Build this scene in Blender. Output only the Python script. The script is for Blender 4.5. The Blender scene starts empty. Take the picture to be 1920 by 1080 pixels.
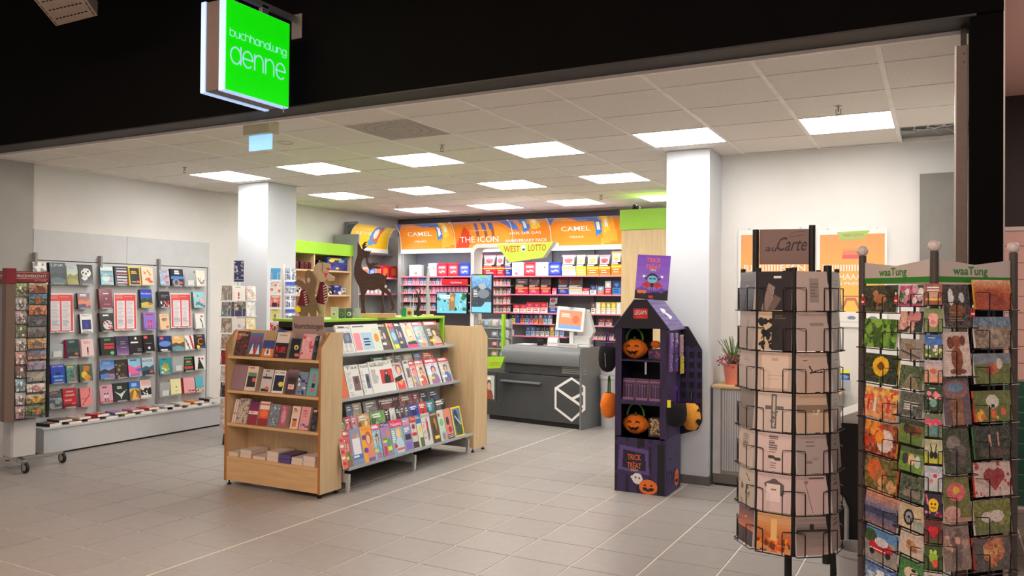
import bpy, math, random
import numpy as np
from mathutils import Matrix, Vector
SC = bpy.context.scene
COL = SC.collection
R = math.radians
# ---------------------------------------------------------------- camera, light, exposure
CF = 1516.0; CY, CP, CR = -.4853, .0116, .0086; CZ = 1.6
_fwd = np.array([math.sin(CY)*math.cos(CP), math.cos(CY)*math.cos(CP), math.sin(CP)])
_rt = np.array([math.cos(CY), -math.sin(CY), 0.]); _up = np.cross(_rt, _fwd)
_r2 = math.cos(CR)*_rt+math.sin(CR)*_up; _u2 = math.cos(CR)*_up-math.sin(CR)*_rt
CM = np.array([_r2, _u2, _fwd])
cd = bpy.data.cameras.new('camera'); cam = bpy.data.objects.new('camera', cd); COL.objects.link(cam)
m4 = Matrix.Identity(4)
for i in range(3):
    m4[i][0] = _r2[i]; m4[i][1] = _u2[i]; m4[i][2] = -_fwd[i]
m4.translation = (0, 0, CZ); cam.matrix_world = m4
cd.sensor_width = 36; cd.lens = CF/1920*36; cd.clip_start = .05; SC.camera = cam
SC.view_settings.view_transform = 'Standard'; SC.view_settings.look = 'None'
SC.view_settings.gamma = 1; SC.view_settings.use_curve_mapping = False
SC.view_settings.exposure = 0.12
PANEL_E = 18
w = bpy.data.worlds.new('world'); SC.world = w; w.use_nodes = True
w.node_tree.nodes['Background'].inputs[0].default_value = (1, .84, .76, 1)
w.node_tree.nodes['Background'].inputs[1].default_value = .36
def area(name, loc, size, power, col, rot=(0, 0, 0), sy=None):
    l = bpy.data.lights.new(name, 'AREA'); l.energy = power; l.color = col; l.size = size
    if sy: l.shape = 'RECTANGLE'; l.size_y = sy
    o = bpy.data.objects.new(name, l); o.location = loc; o.rotation_euler = rot; COL.objects.link(o)
    return o
area('mall_downlight', (-.2, -.6, 3.7), 1.8, 120, (1, .76, .66), (R(28), 0, 0))
area('mall_downlight', (-4.2, 1.3, 3.9), 1.6, 140, (1, .72, .54))
area('mall_downlight', (1.6, 5.2, 3.12), .6, 30, (1, .66, .58))
# ---------------------------------------------------------------- picture point on a known plane of the room
def _ray(px, py): return np.array([(px-960)/CF, (540-py)/CF, 1.])@CM
def PX(px, py, X): d = _ray(px, py); t = X/d[0]; return Vector((X, d[1]*t, CZ+d[2]*t))
def PY(px, py, Y): d = _ray(px, py); t = Y/d[1]; return Vector((d[0]*t, Y, CZ+d[2]*t))
def PZ(px, py, z): d = _ray(px, py); t = (z-CZ)/d[2]; return Vector((d[0]*t, d[1]*t, z))
def proj(p):
    q = CM@(np.array(p)-[0, 0, CZ]); return 960+CF*q[0]/q[2], 540-CF*q[1]/q[2], q[2]
def lin(c):
    return [((x/255)/12.92 if x/255 <= .04045 else ((x/255+.055)/1.055)**2.4) for x in c[:3]]
# ---------------------------------------------------------------- materials (all procedural)
MATS = {}
def mat(name, rgb, rough=.5, metal=0, var=.06, scale=8, bump=0, stretch=None, emit=0, alpha=None, coat=0, trans=0, perobj=0):
    m = bpy.data.materials.new(name); m.use_nodes = True; nt = m.node_tree; N = nt.nodes; L = nt.links
    b = N['Principled BSDF']; c = lin(rgb)
    b.inputs['Roughness'].default_value = rough; b.inputs['Metallic'].default_value = metal
    tc = N.new('ShaderNodeTexCoord'); mp = N.new('ShaderNodeMapping'); nz = N.new('ShaderNodeTexNoise')
    L.new(tc.outputs['Object'], mp.inputs[0]); L.new(mp.outputs[0], nz.inputs['Vector'])
    if stretch: mp.inputs['Scale'].default_value = stretch
    nz.inputs['Scale'].default_value = scale; nz.inputs['Detail'].default_value = 5
    if perobj:
        oi = N.new('ShaderNodeObjectInfo'); ml = N.new('ShaderNodeVectorMath'); ml.operation = 'SCALE'
        cb = N.new('ShaderNodeCombineXYZ'); L.new(oi.outputs['Random'], cb.inputs[0]); L.new(cb.outputs[0], ml.inputs[0]); ml.inputs['Scale'].default_value = 50
        L.new(ml.outputs[0], mp.inputs['Location'])
    rp = N.new('ShaderNodeValToRGB'); L.new(nz.outputs['Fac'], rp.inputs[0])
    rp.color_ramp.elements[0].position = .3; rp.color_ramp.elements[1].position = .7
    rp.color_ramp.elements[0].color = [x*(1-var) for x in c]+[1]; rp.color_ramp.elements[1].color = [min(1, x*(1+var)) for x in c]+[1]
    out = rp.outputs[0]
    if perobj:
        hs = N.new('ShaderNodeHueSaturation'); mr = N.new('ShaderNodeMapRange')
        mr.inputs[3].default_value = 1-perobj; mr.inputs[4].default_value = 1+perobj
        L.new(oi.outputs['Random'], mr.inputs[0]); L.new(mr.outputs[0], hs.inputs['Value']); L.new(out, hs.inputs['Color']); out = hs.outputs[0]
    L.new(out, b.inputs['Base Color'])
    if bump:
        bp = N.new('ShaderNodeBump'); bp.inputs['Strength'].default_value = bump; bp.inputs['Distance'].default_value = .01
        L.new(nz.outputs['Fac'], bp.inputs['Height']); L.new(bp.outputs[0], b.inputs['Normal'])
    if emit:
        L.new(out, b.inputs['Emission Color']); b.inputs['Emission Strength'].default_value = emit
    if coat: b.inputs['Coat Weight'].default_value = coat; b.inputs['Coat Roughness'].default_value = .08
    if trans: b.inputs['Transmission Weight'].default_value = trans; b.inputs['IOR'].default_value = 1.3
    if alpha is not None: b.inputs['Alpha'].default_value = alpha
    MATS[name] = m; return m
def printmat(name, rough, coat=0, emit=0):
    m = bpy.data.materials.new(name); m.use_nodes = True; N = m.node_tree.nodes; L = m.node_tree.links; b = N['Principled BSDF']
    a = N.new('ShaderNodeVertexColor'); a.layer_name = 'Col'; L.new(a.outputs[0], b.inputs['Base Color'])
    b.inputs['Roughness'].default_value = rough; b.inputs['Coat Weight'].default_value = coat
    b.inputs['Coat Roughness'].default_value = .12
    if emit: L.new(a.outputs[0], b.inputs['Emission Color']); b.inputs['Emission Strength'].default_value = emit
    MATS[name] = m
printmat('print', .42); printmat('glossy_print', .3, .35); printmat('screen', .4, 0, .45); printmat('backlit_film', .4, 0, .03)
mat('ceiling_tile', (228, 222, 214), .9, scale=60, var=.05, bump=.15, perobj=.02)
mat('ceiling_bar', (222, 216, 206), .6)
mat('white_wall', (222, 220, 216), .85, scale=3, var=.03)
mat('white_column', (204, 208, 214), .8, scale=3, var=.02)
mat('grey_wall', (126, 126, 130), .8, scale=3, var=.05)
mat('jamb_grey', (168, 168, 164), .7, scale=3, var=.05)
mat('black_panel', (7, 6, 6), .9, scale=3, var=.2); MATS['black_panel'].node_tree.nodes['Principled BSDF'].inputs['Specular IOR Level'].default_value = .12
mat('brown_trim', (42, 36, 34), .6)
mat('alu', (150, 145, 140), .4, .6)
mat('chrome', (200, 200, 200), .18, .9)
mat('floor_tile', (153, 148, 144), .36, scale=14, var=.05, bump=.03, perobj=.035)
mat('grout', (240, 232, 222), .8)
mat('strip', (220, 212, 200), .45)
mat('skirting', (98, 94, 90), .5, scale=10, var=.08)
mat('maple', (212, 184, 142), .42, scale=5, var=.09, stretch=(6, 6, .6))
mat('maple_flat', (216, 178, 128), .42, scale=5, var=.09, stretch=(.8, 6, 6))
mat('beech_edge', (176, 116, 58), .4, scale=8, var=.1, stretch=(3, 3, 1))
mat('lime', (150, 205, 48), .4, var=.03)
mat('metal_grey', (168, 168, 166), .45, .1, var=.03)
mat('panel_grey', (196, 198, 200), .5, var=.03)
mat('slot_grey', (150, 152, 155), .5)
mat('counter_dark', (62, 64, 66), .42, var=.06)
mat('counter_mid', (112, 115, 118), .38, var=.04)
mat('black', (14, 13, 13), .45)
mat('black_wire', (16, 15, 15), .4, .2)
mat('rubber', (22, 22, 22), .7)
mat('white_plastic', (226, 226, 224), .4, var=.02)
mat('grey_plastic', (176, 176, 178), .45, var=.03)
mat('dark_grey_wall', (92, 92, 96), .7, var=.06)
mat('tobacco_back', (122, 120, 130), .55, var=.05)
mat('pink_edge', (244, 140, 162), .4)
mat('light_grey_plastic', (206, 206, 206), .4, var=.02)
mat('acrylic', (235, 240, 242), .08, alpha=.07)
mat('acrylic_edge', (200, 208, 210), .2, alpha=.55)
mat('taupe_post', (112, 94, 82), .5, scale=30, var=.08)
mat('red_enamel', (128, 16, 34), .5)
mat('dark_post', (70, 62, 58), .5, scale=30, var=.08)
mat('deer_brown', (74, 50, 44), .7, scale=12, var=.2, bump=.2, stretch=(1, 1, 4))
mat('plank', (222, 186, 130), .5, scale=6, var=.12, stretch=(1, 6, 6))
mat('mouse_brown', (122, 98, 72), .7, scale=14, var=.12)
mat('mouse_tan', (196, 178, 148), .7, scale=14, var=.08)
mat('felt_maroon', (104, 32, 44), .9)
mat('felt_black', (16, 17, 22), .95, scale=60, var=.3, bump=.4)
mat('felt_purple', (94, 44, 150), .9, scale=60, bump=.3)
mat('felt_orange', (244, 128, 34), .9, scale=60, var=.1, bump=.4)
mat('felt_green', (74, 130, 48), .9, scale=60, var=.1, bump=.4)
mat('felt_bright_green', (96, 200, 40), .9, scale=60, var=.1, bump=.4)
mat('felt_yellow_orange', (240, 164, 60), .9, scale=60, var=.1, bump=.4)
mat('terracotta', (214, 128, 108), .6)
mat('leaf', (84, 120, 58), .6, var=.25)
mat('heather', (160, 72, 96), .7, var=.3)
mat('twig', (72, 60, 48), .8)
mat('panel_lamp', (255, 252, 246), .5, var=0, emit=PANEL_E)
mat('lamp_rim', (235, 235, 232), .5)
mat('sign_green', (14, 205, 6), .4, var=.02, emit=.95)
mat('sign_white', (170, 200, 245), .4, var=.01, emit=.72)
mat('fixture_beige', (190, 168, 150), .6)
mat('bar_white', (236, 232, 226), .5)
mat('sign_body', (96, 80, 74), .5)
mat('exit_plate', (150, 205, 250), .3, var=.02, emit=.85)
mat('exit_box', (190, 184, 150), .5, emit=.05)
mat('balls', (206, 196, 188), .35)
mat('banner', (196, 184, 178), .4)
mat('mall_pink', (236, 200, 190), .7, var=.03)
mat('glaze_green', (40, 92, 76), .25, var=.1)
mat('door_grey', (128, 124, 118), .55)
mat('tin', (196, 196, 198), .3, .5)
# ---------------------------------------------------------------- geometry builder
class G:
    def __init__(s, mat='print', col=(200, 200, 200)):
        s.v = []; s.f = []; s.c = []; s.m = []; s.mat = mat; s.col = col; s.uv = 0
    def face(s, idx): s.f.append(tuple(idx)); s.c.append(s.col); s.m.append(s.mat)
    def pts(s, P): n = len(s.v); s.v += [tuple(p) for p in P]; return n
    def poly(s, P): n = s.pts(P); s.face(range(n, n+len(P))); return s
    def box(s, x0, y0, z0, x1, y1, z1):
        n = s.pts([(x0, y0, z0), (x1, y0, z0), (x1, y1, z0), (x0, y1, z0), (x0, y0, z1), (x1, y0, z1), (x1, y1, z1), (x0, y1, z1)])
        for q in ((3, 2, 1, 0), (4, 5, 6, 7), (0, 1, 5, 4), (1, 2, 6, 5), (2, 3, 7, 6), (3, 0, 4, 7)): s.face([n+i for i in q])
        return s
    def beam(s, a, b, w, h):
        a = Vector(a); b = Vector(b); d = (b-a).normalized(); u = Vector((0, 0, 1)) if abs(d.z) < .9 else Vector((0, 1, 0))
        x = d.cross(u).normalized()*w/2; y = x.cross(d).normalized()*h/2
        n = s.pts([a-x-y, a+x-y, a+x+y, a-x+y, b-x-y, b+x-y, b+x+y, b-x+y])
        for q in ((3, 2, 1, 0), (4, 5, 6, 7), (0, 1, 5, 4), (1, 2, 6, 5), (2, 3, 7, 6), (3, 0, 4, 7)): s.face([n+i for i in q])
        return s
    def tube(s, P, r, n=6, closed=False):
        P = [Vector(p) for p in P]; k = len(P); base = len(s.v); prev = None
        for i, p in enumerate(P):
            if closed: d = P[(i+1) % k]-P[i-1]
            else: d = P[min(i+1, k-1)]-P[max(i-1, 0)]
            d.normalize()
            if prev is None: u = d.orthogonal().normalized()
            else: u = (prev-d*prev.dot(d)).normalized() if (prev-d*prev.dot(d)).length > 1e-5 else d.orthogonal().normalized()
            prev = u; w = d.cross(u); rr = r[i] if isinstance(r, (list, tuple)) else r
            for j in range(n):
                a = 2*math.pi*j/n; s.v.append(tuple(p+(u*math.cos(a)+w*math.sin(a))*rr))
        for i in range(k if closed else k-1):
            for j in range(n):
                a = base+i*n+j; b = base+i*n+(j+1) % n; c = base+((i+1) % k)*n+(j+1) % n; d = base+((i+1) % k)*n+j
                s.face((a, b, c, d))
        if not closed:
            s.face([base+j for j in reversed(range(n))]); s.face([base+(k-1)*n+j for j in range(n)])
        return s
    def cyl(s, p0, p1, r0, r1=None, n=16): return s.tube([p0, p1], [r0, r0 if r1 is None else r1], n)
    def lathe(s, prof, n=24, c=(0, 0, 0)):
        b = len(s.v); k = len(prof)
        for r, z in prof:
            for j in range(n):
                a = 2*math.pi*j/n; s.v.append((c[0]+r*math.cos(a), c[1]+r*math.sin(a), c[2]+z))
        for i in range(k-1):
            for j in range(n): s.face((b+i*n+j, b+i*n+(j+1) % n, b+(i+1)*n+(j+1) % n, b+(i+1)*n+j))
        return s
    def ball(s, c, r, sx=1, sy=1, sz=1, n=14, k=8):
        b = len(s.v)
        for i in range(k+1):
            t = math.pi*i/k
            for j in range(n):
                a = 2*math.pi*j/n; s.v.append((c[0]+r*sx*math.sin(t)*math.cos(a), c[1]+r*sy*math.sin(t)*math.sin(a), c[2]-r*sz*math.cos(t)))
        for i in range(k):
            for j in range(n): s.face((b+i*n+j, b+i*n+(j+1) % n, b+(i+1)*n+(j+1) % n, b+(i+1)*n+j))
        return s
    def prism(s, P, d, ax='y', o=0):
        """outline P (2D) extruded from o to o+d; ax y: P is (x,z); ax x: P is (y,z); ax z: P is (x,y)"""
        def mk(p, t): return (p[0], t, p[1]) if ax == 'y' else ((t, p[0], p[1]) if ax == 'x' else (p[0], p[1], t))
        k = len(P); n = s.pts([mk(p, o) for p in P]+[mk(p, o+d) for p in P])
        s.face(range(n, n+k)); s.face([n+k+i for i in reversed(range(k))])
        for i in range(k): s.face((n+i, n+(i+1) % k, n+k+(i+1) % k, n+k+i))
        return s
    def flat(s, P, y=0):
        n = s.pts([(p[0], y, p[1]) for p in P]); s.face(range(n, n+len(P))); return s
    def ribbon(s, P, w, y=0, closed=False):
        k = len(P); L = []; Rr = []
        for i in range(k):
            a = P[i-1] if (closed or i) else P[i]; b = P[(i+1) % k] if (closed or i < k-1) else P[i]
            dx, dz = b[0]-a[0], b[1]-a[1]; l = math.hypot(dx, dz) or 1; nx, nz = -dz/l*w/2, dx/l*w/2
            L.append((P[i][0]+nx, y, P[i][1]+nz)); Rr.append((P[i][0]-nx, y, P[i][1]-nz))
        n = s.pts(L+Rr)
        for i in range(k if closed else k-1): j = (i+1) % k; s.face((n+k+i, n+k+j, n+j, n+i))
        return s
    def canvas(s, cv, x0, z0, x1, z1, y=0, mat=None):
        h, w = cv.a.shape[:2]; q = np.clip(np.round(cv.a), 0, 255).astype(int); act = {}; om, oc = s.mat, s.col
        if mat: s.mat = mat
        dx = (x1-x0)/w; dz = (z1-z0)/h
        def out(k, r0, r1):
            a, b, c = k; s.col = c
            s.flat([(x0+a*dx, z1-r1*dz), (x0+b*dx, z1-r1*dz), (x0+b*dx, z1-r0*dz), (x0+a*dx, z1-r0*dz)], y)
        for r in range(h):
            row = q[r]; ch = np.flatnonzero(np.any(row[1:] != row[:-1], axis=1))+1; e = [0]+list(ch)+[w]; new = {}
            for i in range(len(e)-1):
                k = (int(e[i]), int(e[i+1]), tuple(int(x) for x in row[e[i]])); new[k] = act.pop(k, r)
            for k, r0 in act.items(): out(k, r0, r)
            act = new
        for k, r0 in act.items(): out(k, r0, h)
        s.mat, s.col = om, oc; return s
    def text(s, t, x, z, h, y=-.001, w=None, align='C', col=None, mat=None, shear=0, fat=0):
        V, F, W = tmesh(t, fat); om, oc = s.mat, s.col
        if col: s.col = col
        if mat: s.mat = mat
        k = h/.72; kx = k if w is None else w/max(W, 1e-6); W *= kx
        x0 = x-W/2 if align == 'C' else (x if align == 'L' else x-W)
        n = s.pts([(x0+p[0]*kx+shear*p[1]*k, y, z+p[1]*k) for p in V])
        for f in F: s.face([n+i for i in f])
        s.mat, s.col = om, oc; return s
    def xf(s, M, start=0):
        M = M if isinstance(M, Matrix) else Matrix(M)
        for i in range(start, len(s.v)): s.v[i] = tuple(M@Vector(s.v[i]))
        return s
    def build(s, name, parent=None, loc=None, rot=None, smooth=None, bevel=0, kind=None, label=None):
        me = bpy.data.meshes.new(name); me.from_pydata(s.v, [], s.f); names = []
        mi = []
        for m in s.m:
            if m not in names: names.append(m)
            mi.append(names.index(m))
        for m in names: me.materials.append(MATS[m])
        me.polygons.foreach_set('material_index', mi)
        if any(m in ('print', 'glossy_print', 'screen', 'backlit_film') for m in names):
            at = me.color_attributes.new('Col', 'FLOAT_COLOR', 'CORNER'); buf = []; ch = {}
            for f, c in zip(s.f, s.c):
                k = tuple(c)
                if k not in ch: ch[k] = lin(k)+[1.0]
                buf += ch[k]*len(f)
            at.data.foreach_set('color', buf)
        if smooth:
            me.polygons.foreach_set('use_smooth', [True]*len(s.f)); me.set_sharp_from_angle(angle=R(smooth))
        me.update(); o = bpy.data.objects.new(name, me); COL.objects.link(o)
        if bevel:
            b = o.modifiers.new('bevel', 'BEVEL'); b.width = bevel; b.segments = 2; b.limit_method = 'ANGLE'
        if parent: o.parent = parent
        if loc is not None: o.location = loc
        if rot is not None: o.rotation_euler = rot
        if kind: o['kind'] = kind
        if label: o['label'] = label
        return o
TM = {}
def tmesh(t, fat=0):
    if (t, fat) in TM: return TM[(t, fat)]
    c = bpy.data.curves.new('t', 'FONT'); c.body = t; c.resolution_u = 2; c.size = 1; c.offset = fat; c.fill_mode = 'FRONT'
    o = bpy.data.objects.new('t', c); me = bpy.data.meshes.new_from_object(o)
    V = [tuple(v.co[:2]) for v in me.vertices]; F = [tuple(p.vertices) for p in me.polygons]
    bpy.data.objects.remove(o); bpy.data.curves.remove(c); bpy.data.meshes.remove(me)
    x0 = min([v[0] for v in V] or [0]); x1 = max([v[0] for v in V] or [1])
    TM[(t, fat)] = ([(v[0]-x0, v[1]) for v in V], F, x1-x0); return TM[(t, fat)]
def thing(name, label, cat, loc=(0, 0, 0), rz=0, group=None):
    o = bpy.data.objects.new(name, None); COL.objects.link(o); o.location = loc; o.rotation_euler = (0, 0, rz); o.empty_display_size = .1
    return tag(o, label, cat, group)
def tag(o, label, cat, group=None):
    o['label'] = label; o['category'] = cat
    if group: o['group'] = group
    return o
def dup(r, loc, rot=None, label=None, group=None):
    c = r.copy(); COL.objects.link(c); c.location = loc
    if rot is not None: c.rotation_euler = rot
    if label: c['label'] = label
    if group: c['group'] = group
    for ch in list(r.children):
        d = ch.copy(); COL.objects.link(d); d.parent = c
        for g in list(ch.children):
            e = g.copy(); COL.objects.link(e); e.parent = d
    return c
def struct(o): o['kind'] = 'structure'; return o
def sb(name, x0, y0, z0, x1, y1, z1, m, parent=None, bevel=0):
    o = G(m).box(x0, y0, z0, x1, y1, z1).build(name, parent, bevel=bevel)
    return struct(o) if parent is None else o
# ---------------------------------------------------------------- flat print: a small colour grid painted in code
F57 = {}
def _f57():
    src = """A0E11111F1111 B1E11111E111E D F"""
    g = {'A': '0E 11 11 1F 11 11 11', 'B': '1E 11 11 1E 11 11 1E', 'C': '0F 10 10 10 10 10 0F', 'D': '1E 11 11 11 11 11 1E', 'E': '1F 10 10 1E 10 10 1F', 'F': '1F 10 10 1E 10 10 10', 'G': '0F 10 10 13 11 11 0F', 'H': '11 11 11 1F 11 11 11', 'I': '0E 04 04 04 04 04 0E', 'J': '01 01 01 01 11 11 0E', 'K': '11 12 14 18 14 12 11', 'L': '10 10 10 10 10 10 1F', 'M': '11 1B 15 15 11 11 11', 'N': '11 19 15 13 11 11 11', 'O': '0E 11 11 11 11 11 0E', 'P': '1E 11 11 1E 10 10 10', 'Q': '0E 11 11 11 15 12 0D', 'R': '1E 11 11 1E 14 12 11', 'S': '0F 10 10 0E 01 01 1E', 'T': '1F 04 04 04 04 04 04', 'U': '11 11 11 11 11 11 0E', 'V': '11 11 11 11 11 0A 04', 'W': '11 11 11 15 15 1B 11', 'X': '11 11 0A 04 0A 11 11', 'Y': '11 11 0A 04 04 04 04', 'Z': '1F 01 02 04 08 10 1F'}
    for k, v in g.items(): F57[k] = [int(x, 16) for x in v.split()]
_f57()
class Cv:
    def __init__(s, w, h, c=(255, 255, 255)):
        s.w, s.h = w, h; s.a = np.empty((h, w, 3)); s.a[:] = c
        s.Y, s.X = np.mgrid[0:h, 0:w]; s.X = (s.X+.5)/w; s.Y = (s.Y+.5)/h
    def _p(s, m, c): s.a[m] = c; return s
    def rect(s, x0, y0, x1, y1, c): return s._p((s.X > x0) & (s.X < x1) & (s.Y > y0) & (s.Y < y1), c)
    def frame(s, t, c): tx = t; ty = t*s.w/s.h; return s._p((s.X < tx) | (s.X > 1-tx) | (s.Y < ty) | (s.Y > 1-ty), c)
    def ell(s, cx, cy, rx, ry, c): return s._p(((s.X-cx)/rx)**2+((s.Y-cy)/ry)**2 < 1, c)
    def line(s, x0, y0, x1, y1, t, c):
        dx, dy = (x1-x0), (y1-y0); q = np.clip(((s.X-x0)*dx+(s.Y-y0)*dy)/(dx*dx+dy*dy+1e-9), 0, 1)
        return s._p(np.hypot(s.X-x0-q*dx, (s.Y-y0-q*dy)*s.h/s.w) < t, c)
    def poly(s, P, c):
        m = np.zeros(s.X.shape, bool); k = len(P)
        for i in range(k):
            (xa, ya), (xb, yb) = P[i], P[(i+1) % k]
            m ^= ((ya > s.Y) != (yb > s.Y)) & (s.X < (xb-xa)*(s.Y-ya)/((yb-ya) or 1e-9)+xa)
        return s._p(m, c)
    def grad(s, c0, c1, y0=0, y1=1, steps=10):
        t = np.clip((s.Y-y0)/(y1-y0), 0, 1); t = np.round(t*steps)/steps; m = (s.Y >= y0) & (s.Y <= y1)
        s.a[m] = (np.array(c0)*(1-t[..., None])+np.array(c1)*t[..., None])[m]; return s
    def speck(s, n, cols, seed=0, x0=0, y0=0, x1=1, y1=1, r=.05):
        rn = random.Random(seed)
        for i in range(n):
            q = r*(.5+rn.random()); s.ell(x0+(x1-x0)*rn.random(), y0+(y1-y0)*rn.random(), q, q*s.w/s.h, rn.choice(cols))
        return s
    def noise(s, amp, seed=0, k=3):
        rn = np.random.RandomState(seed); n = rn.randint(-1, 2, ((s.h+k-1)//k, (s.w+k-1)//k))
        n = np.kron(n, np.ones((k, k)))[:s.h, :s.w]; s.a += n[..., None]*amp; return s
    def lines(s, x0, y0, x1, y1, n, c, seed=0, f=.5):
        rn = random.Random(seed); st = (y1-y0)/n
        for i in range(n): s.rect(x0, y0+i*st, x0+(x1-x0)*(.6+.4*rn.random()), y0+(i+f)*st, c)
        return s
    def word(s, t, cx, y, c, sc=1, sy=None):
        """blocky 5x7 lettering, sc grid cells per dot, centred on cx, top at y"""
        sy = sy or sc; n = len(t); wd = n*6*sc-sc; px = int(round(cx*s.w-wd/2)); py = int(round(y*s.h))
        for ch in t:
            for r, b in enumerate(F57.get(ch.upper(), [0]*7)):
                for k in range(5):
                    if b >> (4-k) & 1:
                        a0, b0 = max(0, px+k*sc), max(0, py+r*sy)
                        s.a[b0:py+(r+1)*sy, a0:max(0, px+(k+1)*sc)] = c
            px += 6*sc
        return s
# ---------------------------------------------------------------- shell
TH = -.0104
def fl(i, j): a = -4.001+.4027*i; b = 4.0237+.4002*j; return a*math.cos(TH)-b*math.sin(TH), a*math.sin(TH)+b*math.cos(TH)
floor = sb('floor', -12, -3, -.12, 6, 12, -.003, 'grout')
tm = G('floor_tile'); tm.box(-.1966, -.1960, -.0029, .1966, .1960, 0); t0 = tm.build('floor_tile', floor)
cand = []
rest = []
for i in range(-18, 22):
    for j in range(-14, 20):
        x, y = fl(i+.5, j+.5)
        if x < -8.3 and y > 4.2: continue
        if y > 11.1 or x > 5.5 or x < -11.5 or (x > -1.6 and y > 7.5 and x < .2): continue
        P = [proj((x+dx, y+dy, 0)) for dx, dy in ((-.2, -.2), (.2, -.2), (.2, .2), (-.2, .2))]
        vis = min(p[2] for p in P) > .5 and max(p[0] for p in P) > 0 and min(p[0] for p in P) < 1920 and min(p[1] for p in P) < 1080
        ar = 0
        if vis:
            for k in range(4): ar += P[k][0]*P[(k+1) % 4][1]-P[(k+1) % 4][0]*P[k][1]
        if vis and not (x > .1 and y > 4.3): cand.append((abs(ar), x, y))
        else: rest.append((x, y))
cand.sort(reverse=True)
rest += [(x, y) for _, x, y in cand[300:]]
for k, (_, x, y) in enumerate(cand[:300]):
    o = t0 if k == 0 else t0.copy()
    if k: COL.objects.link(o); o.parent = floor
    o.location = (x, y, 0); o.rotation_euler = (0, 0, TH)
g = G('floor_tile')
for x, y in rest:
    g.poly([(x-.1966, y-.1960, 0), (x+.1966, y-.1960, 0), (x+.1966, y+.1960, 0), (x-.1966, y+.1960, 0)])
g.build('far_floor_tile', floor, kind='stuff')
a = fl(0, -5); b = fl(0, 14)
struct(G('strip').beam((a[0], a[1], .0005), (b[0], b[1], .0005), .011, .003).build('trim_1'))
# ceiling
ceil = struct(G('black_panel').box(-8.3, 4.4, 3.2, .3, 11.5, 3.3).build('ceiling'))
CX = lambda i: -7.189+.6283*i
CYj = lambda j: 4.222+.6213*j
lampcells = {(i, j) for i in (0, 2, 4, 6, 8, 10) for j in (3, 6, 9)}
g = G('bar_white')
for j in range(1, 11): g.box(-8.1, CYj(j)-.004, 2.8985, .2 if CYj(j) < 7.2 else -1.95, CYj(j)+.004, 2.9025)
for i in range(-1, 12):
    yb = 11.05 if i < 8 else (7.36 if CX(i) > -1.8 else 11.05)
    g.box(CX(i)-.014, 4.44, 2.897, CX(i)+.014, yb, 2.91)
g.box(-8.1, 4.43, 2.899, .2, 4.47, 2.93)
g.box(-8.1, 11.03, 2.899, -1.8, 11.06, 2.93); g.box(-8.1, 4.44, 2.899, -8.085, 11.05, 2.93); g.box(-1.75, 7.345, 2.897, .2, 7.38, 2.93)
g.build('grid_bar', ceil, kind='stuff')
base = None
for i in range(-2, 12):
    for j in range(0, 11):
        x0 = max(CX(i), -8.085)+.0125; x1 = min(CX(i+1), .2)-.0125
        y0 = max(CYj(j), 4.47)+.0025; y1 = min(CYj(j+1), 11.04)-.0025
        if x0 > -1.8 and y0 > 7.3: continue
        if x0 > -1.8: y1 = min(y1, 7.345)
        if (i, j) in lampcells or (i, j) in ((5, 1), (11, 4)) or x1-x0 < .05 or y1-y0 < .02: continue
        full = abs(x1-x0-.6033) < .002 and abs(y1-y0-.6163) < .002
        if full and base:
            o = base.copy(); COL.objects.link(o); o.parent = ceil
        else:
            hx, hy = (x1-x0)/2, (y1-y0)/2
            o = G('ceiling_tile').box(-hx, -hy, 0, hx, hy, .015).build('ceiling_tile', ceil)
            if full: base = o
        o.location = ((x0+x1)/2, (y0+y1)/2, 2.903)
# vent tile
v = thing('air_vent', 'square perforated air vent set in the ceiling near the green sign', 'vent', (CX(5)+.314, CYj(1)+.31, 2.9))
cv = Cv(60, 60, (176, 166, 158)); cv.a[1::2, 1::2] = (96, 88, 84)
for rr in (.16, .3, .42): cv.a[(np.abs(np.hypot(cv.X-.5, cv.Y-.5)-rr) < .012)] = (130, 122, 116)
g = G(); g.canvas(cv, -.3, -.305, .3, .305); g.xf(Matrix.Rotation(R(90), 4, 'X')); g.build('perforated_plate', v, loc=(0, 0, .001))
G('lamp_rim').box(-.302, -.307, .003, .302, .307, .02).build('back_plate', v)
# lamps
def lamp(i, j, lab):
    t = thing('ceiling_light', lab, 'light', (CX(i)+.314, CYj(j)+.31, 2.9), 0, 'square LED panels in the shop ceiling')
    G('panel_lamp').box(-.296, -.296, -.002, .296, .296, .004).build('lamp_panel', t)
    g = G('lamp_rim'); k = .311
    for a, b, c, d in ((-k, -k, k, -.296), (-k, .296, k, k), (-k, -.296, -.296, .296), (.296, -.296, k, .296)): g.box(a, b, -.001, c, d, .03)
    g.build('rim', t)
    return t
cols = {0: 'leftmost', 2: 'second from left', 4: 'third from left', 6: 'fourth from left', 8: 'second from right', 10: 'rightmost'}
for i in (0, 2, 4, 6, 8, 10): lamp(i, 3, f'bright square ceiling panel light, {cols[i]} in the front row')
for i in (0, 2, 4, 6): lamp(i, 6, f'bright square ceiling panel light, {cols[i] if i < 6 else "rightmost"} in the middle row')
for i in (0, 2, 4, 6): lamp(i, 9, f'bright square ceiling panel light, {cols[i] if i < 6 else "rightmost"} in the rear row over the tobacco shelves')
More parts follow.
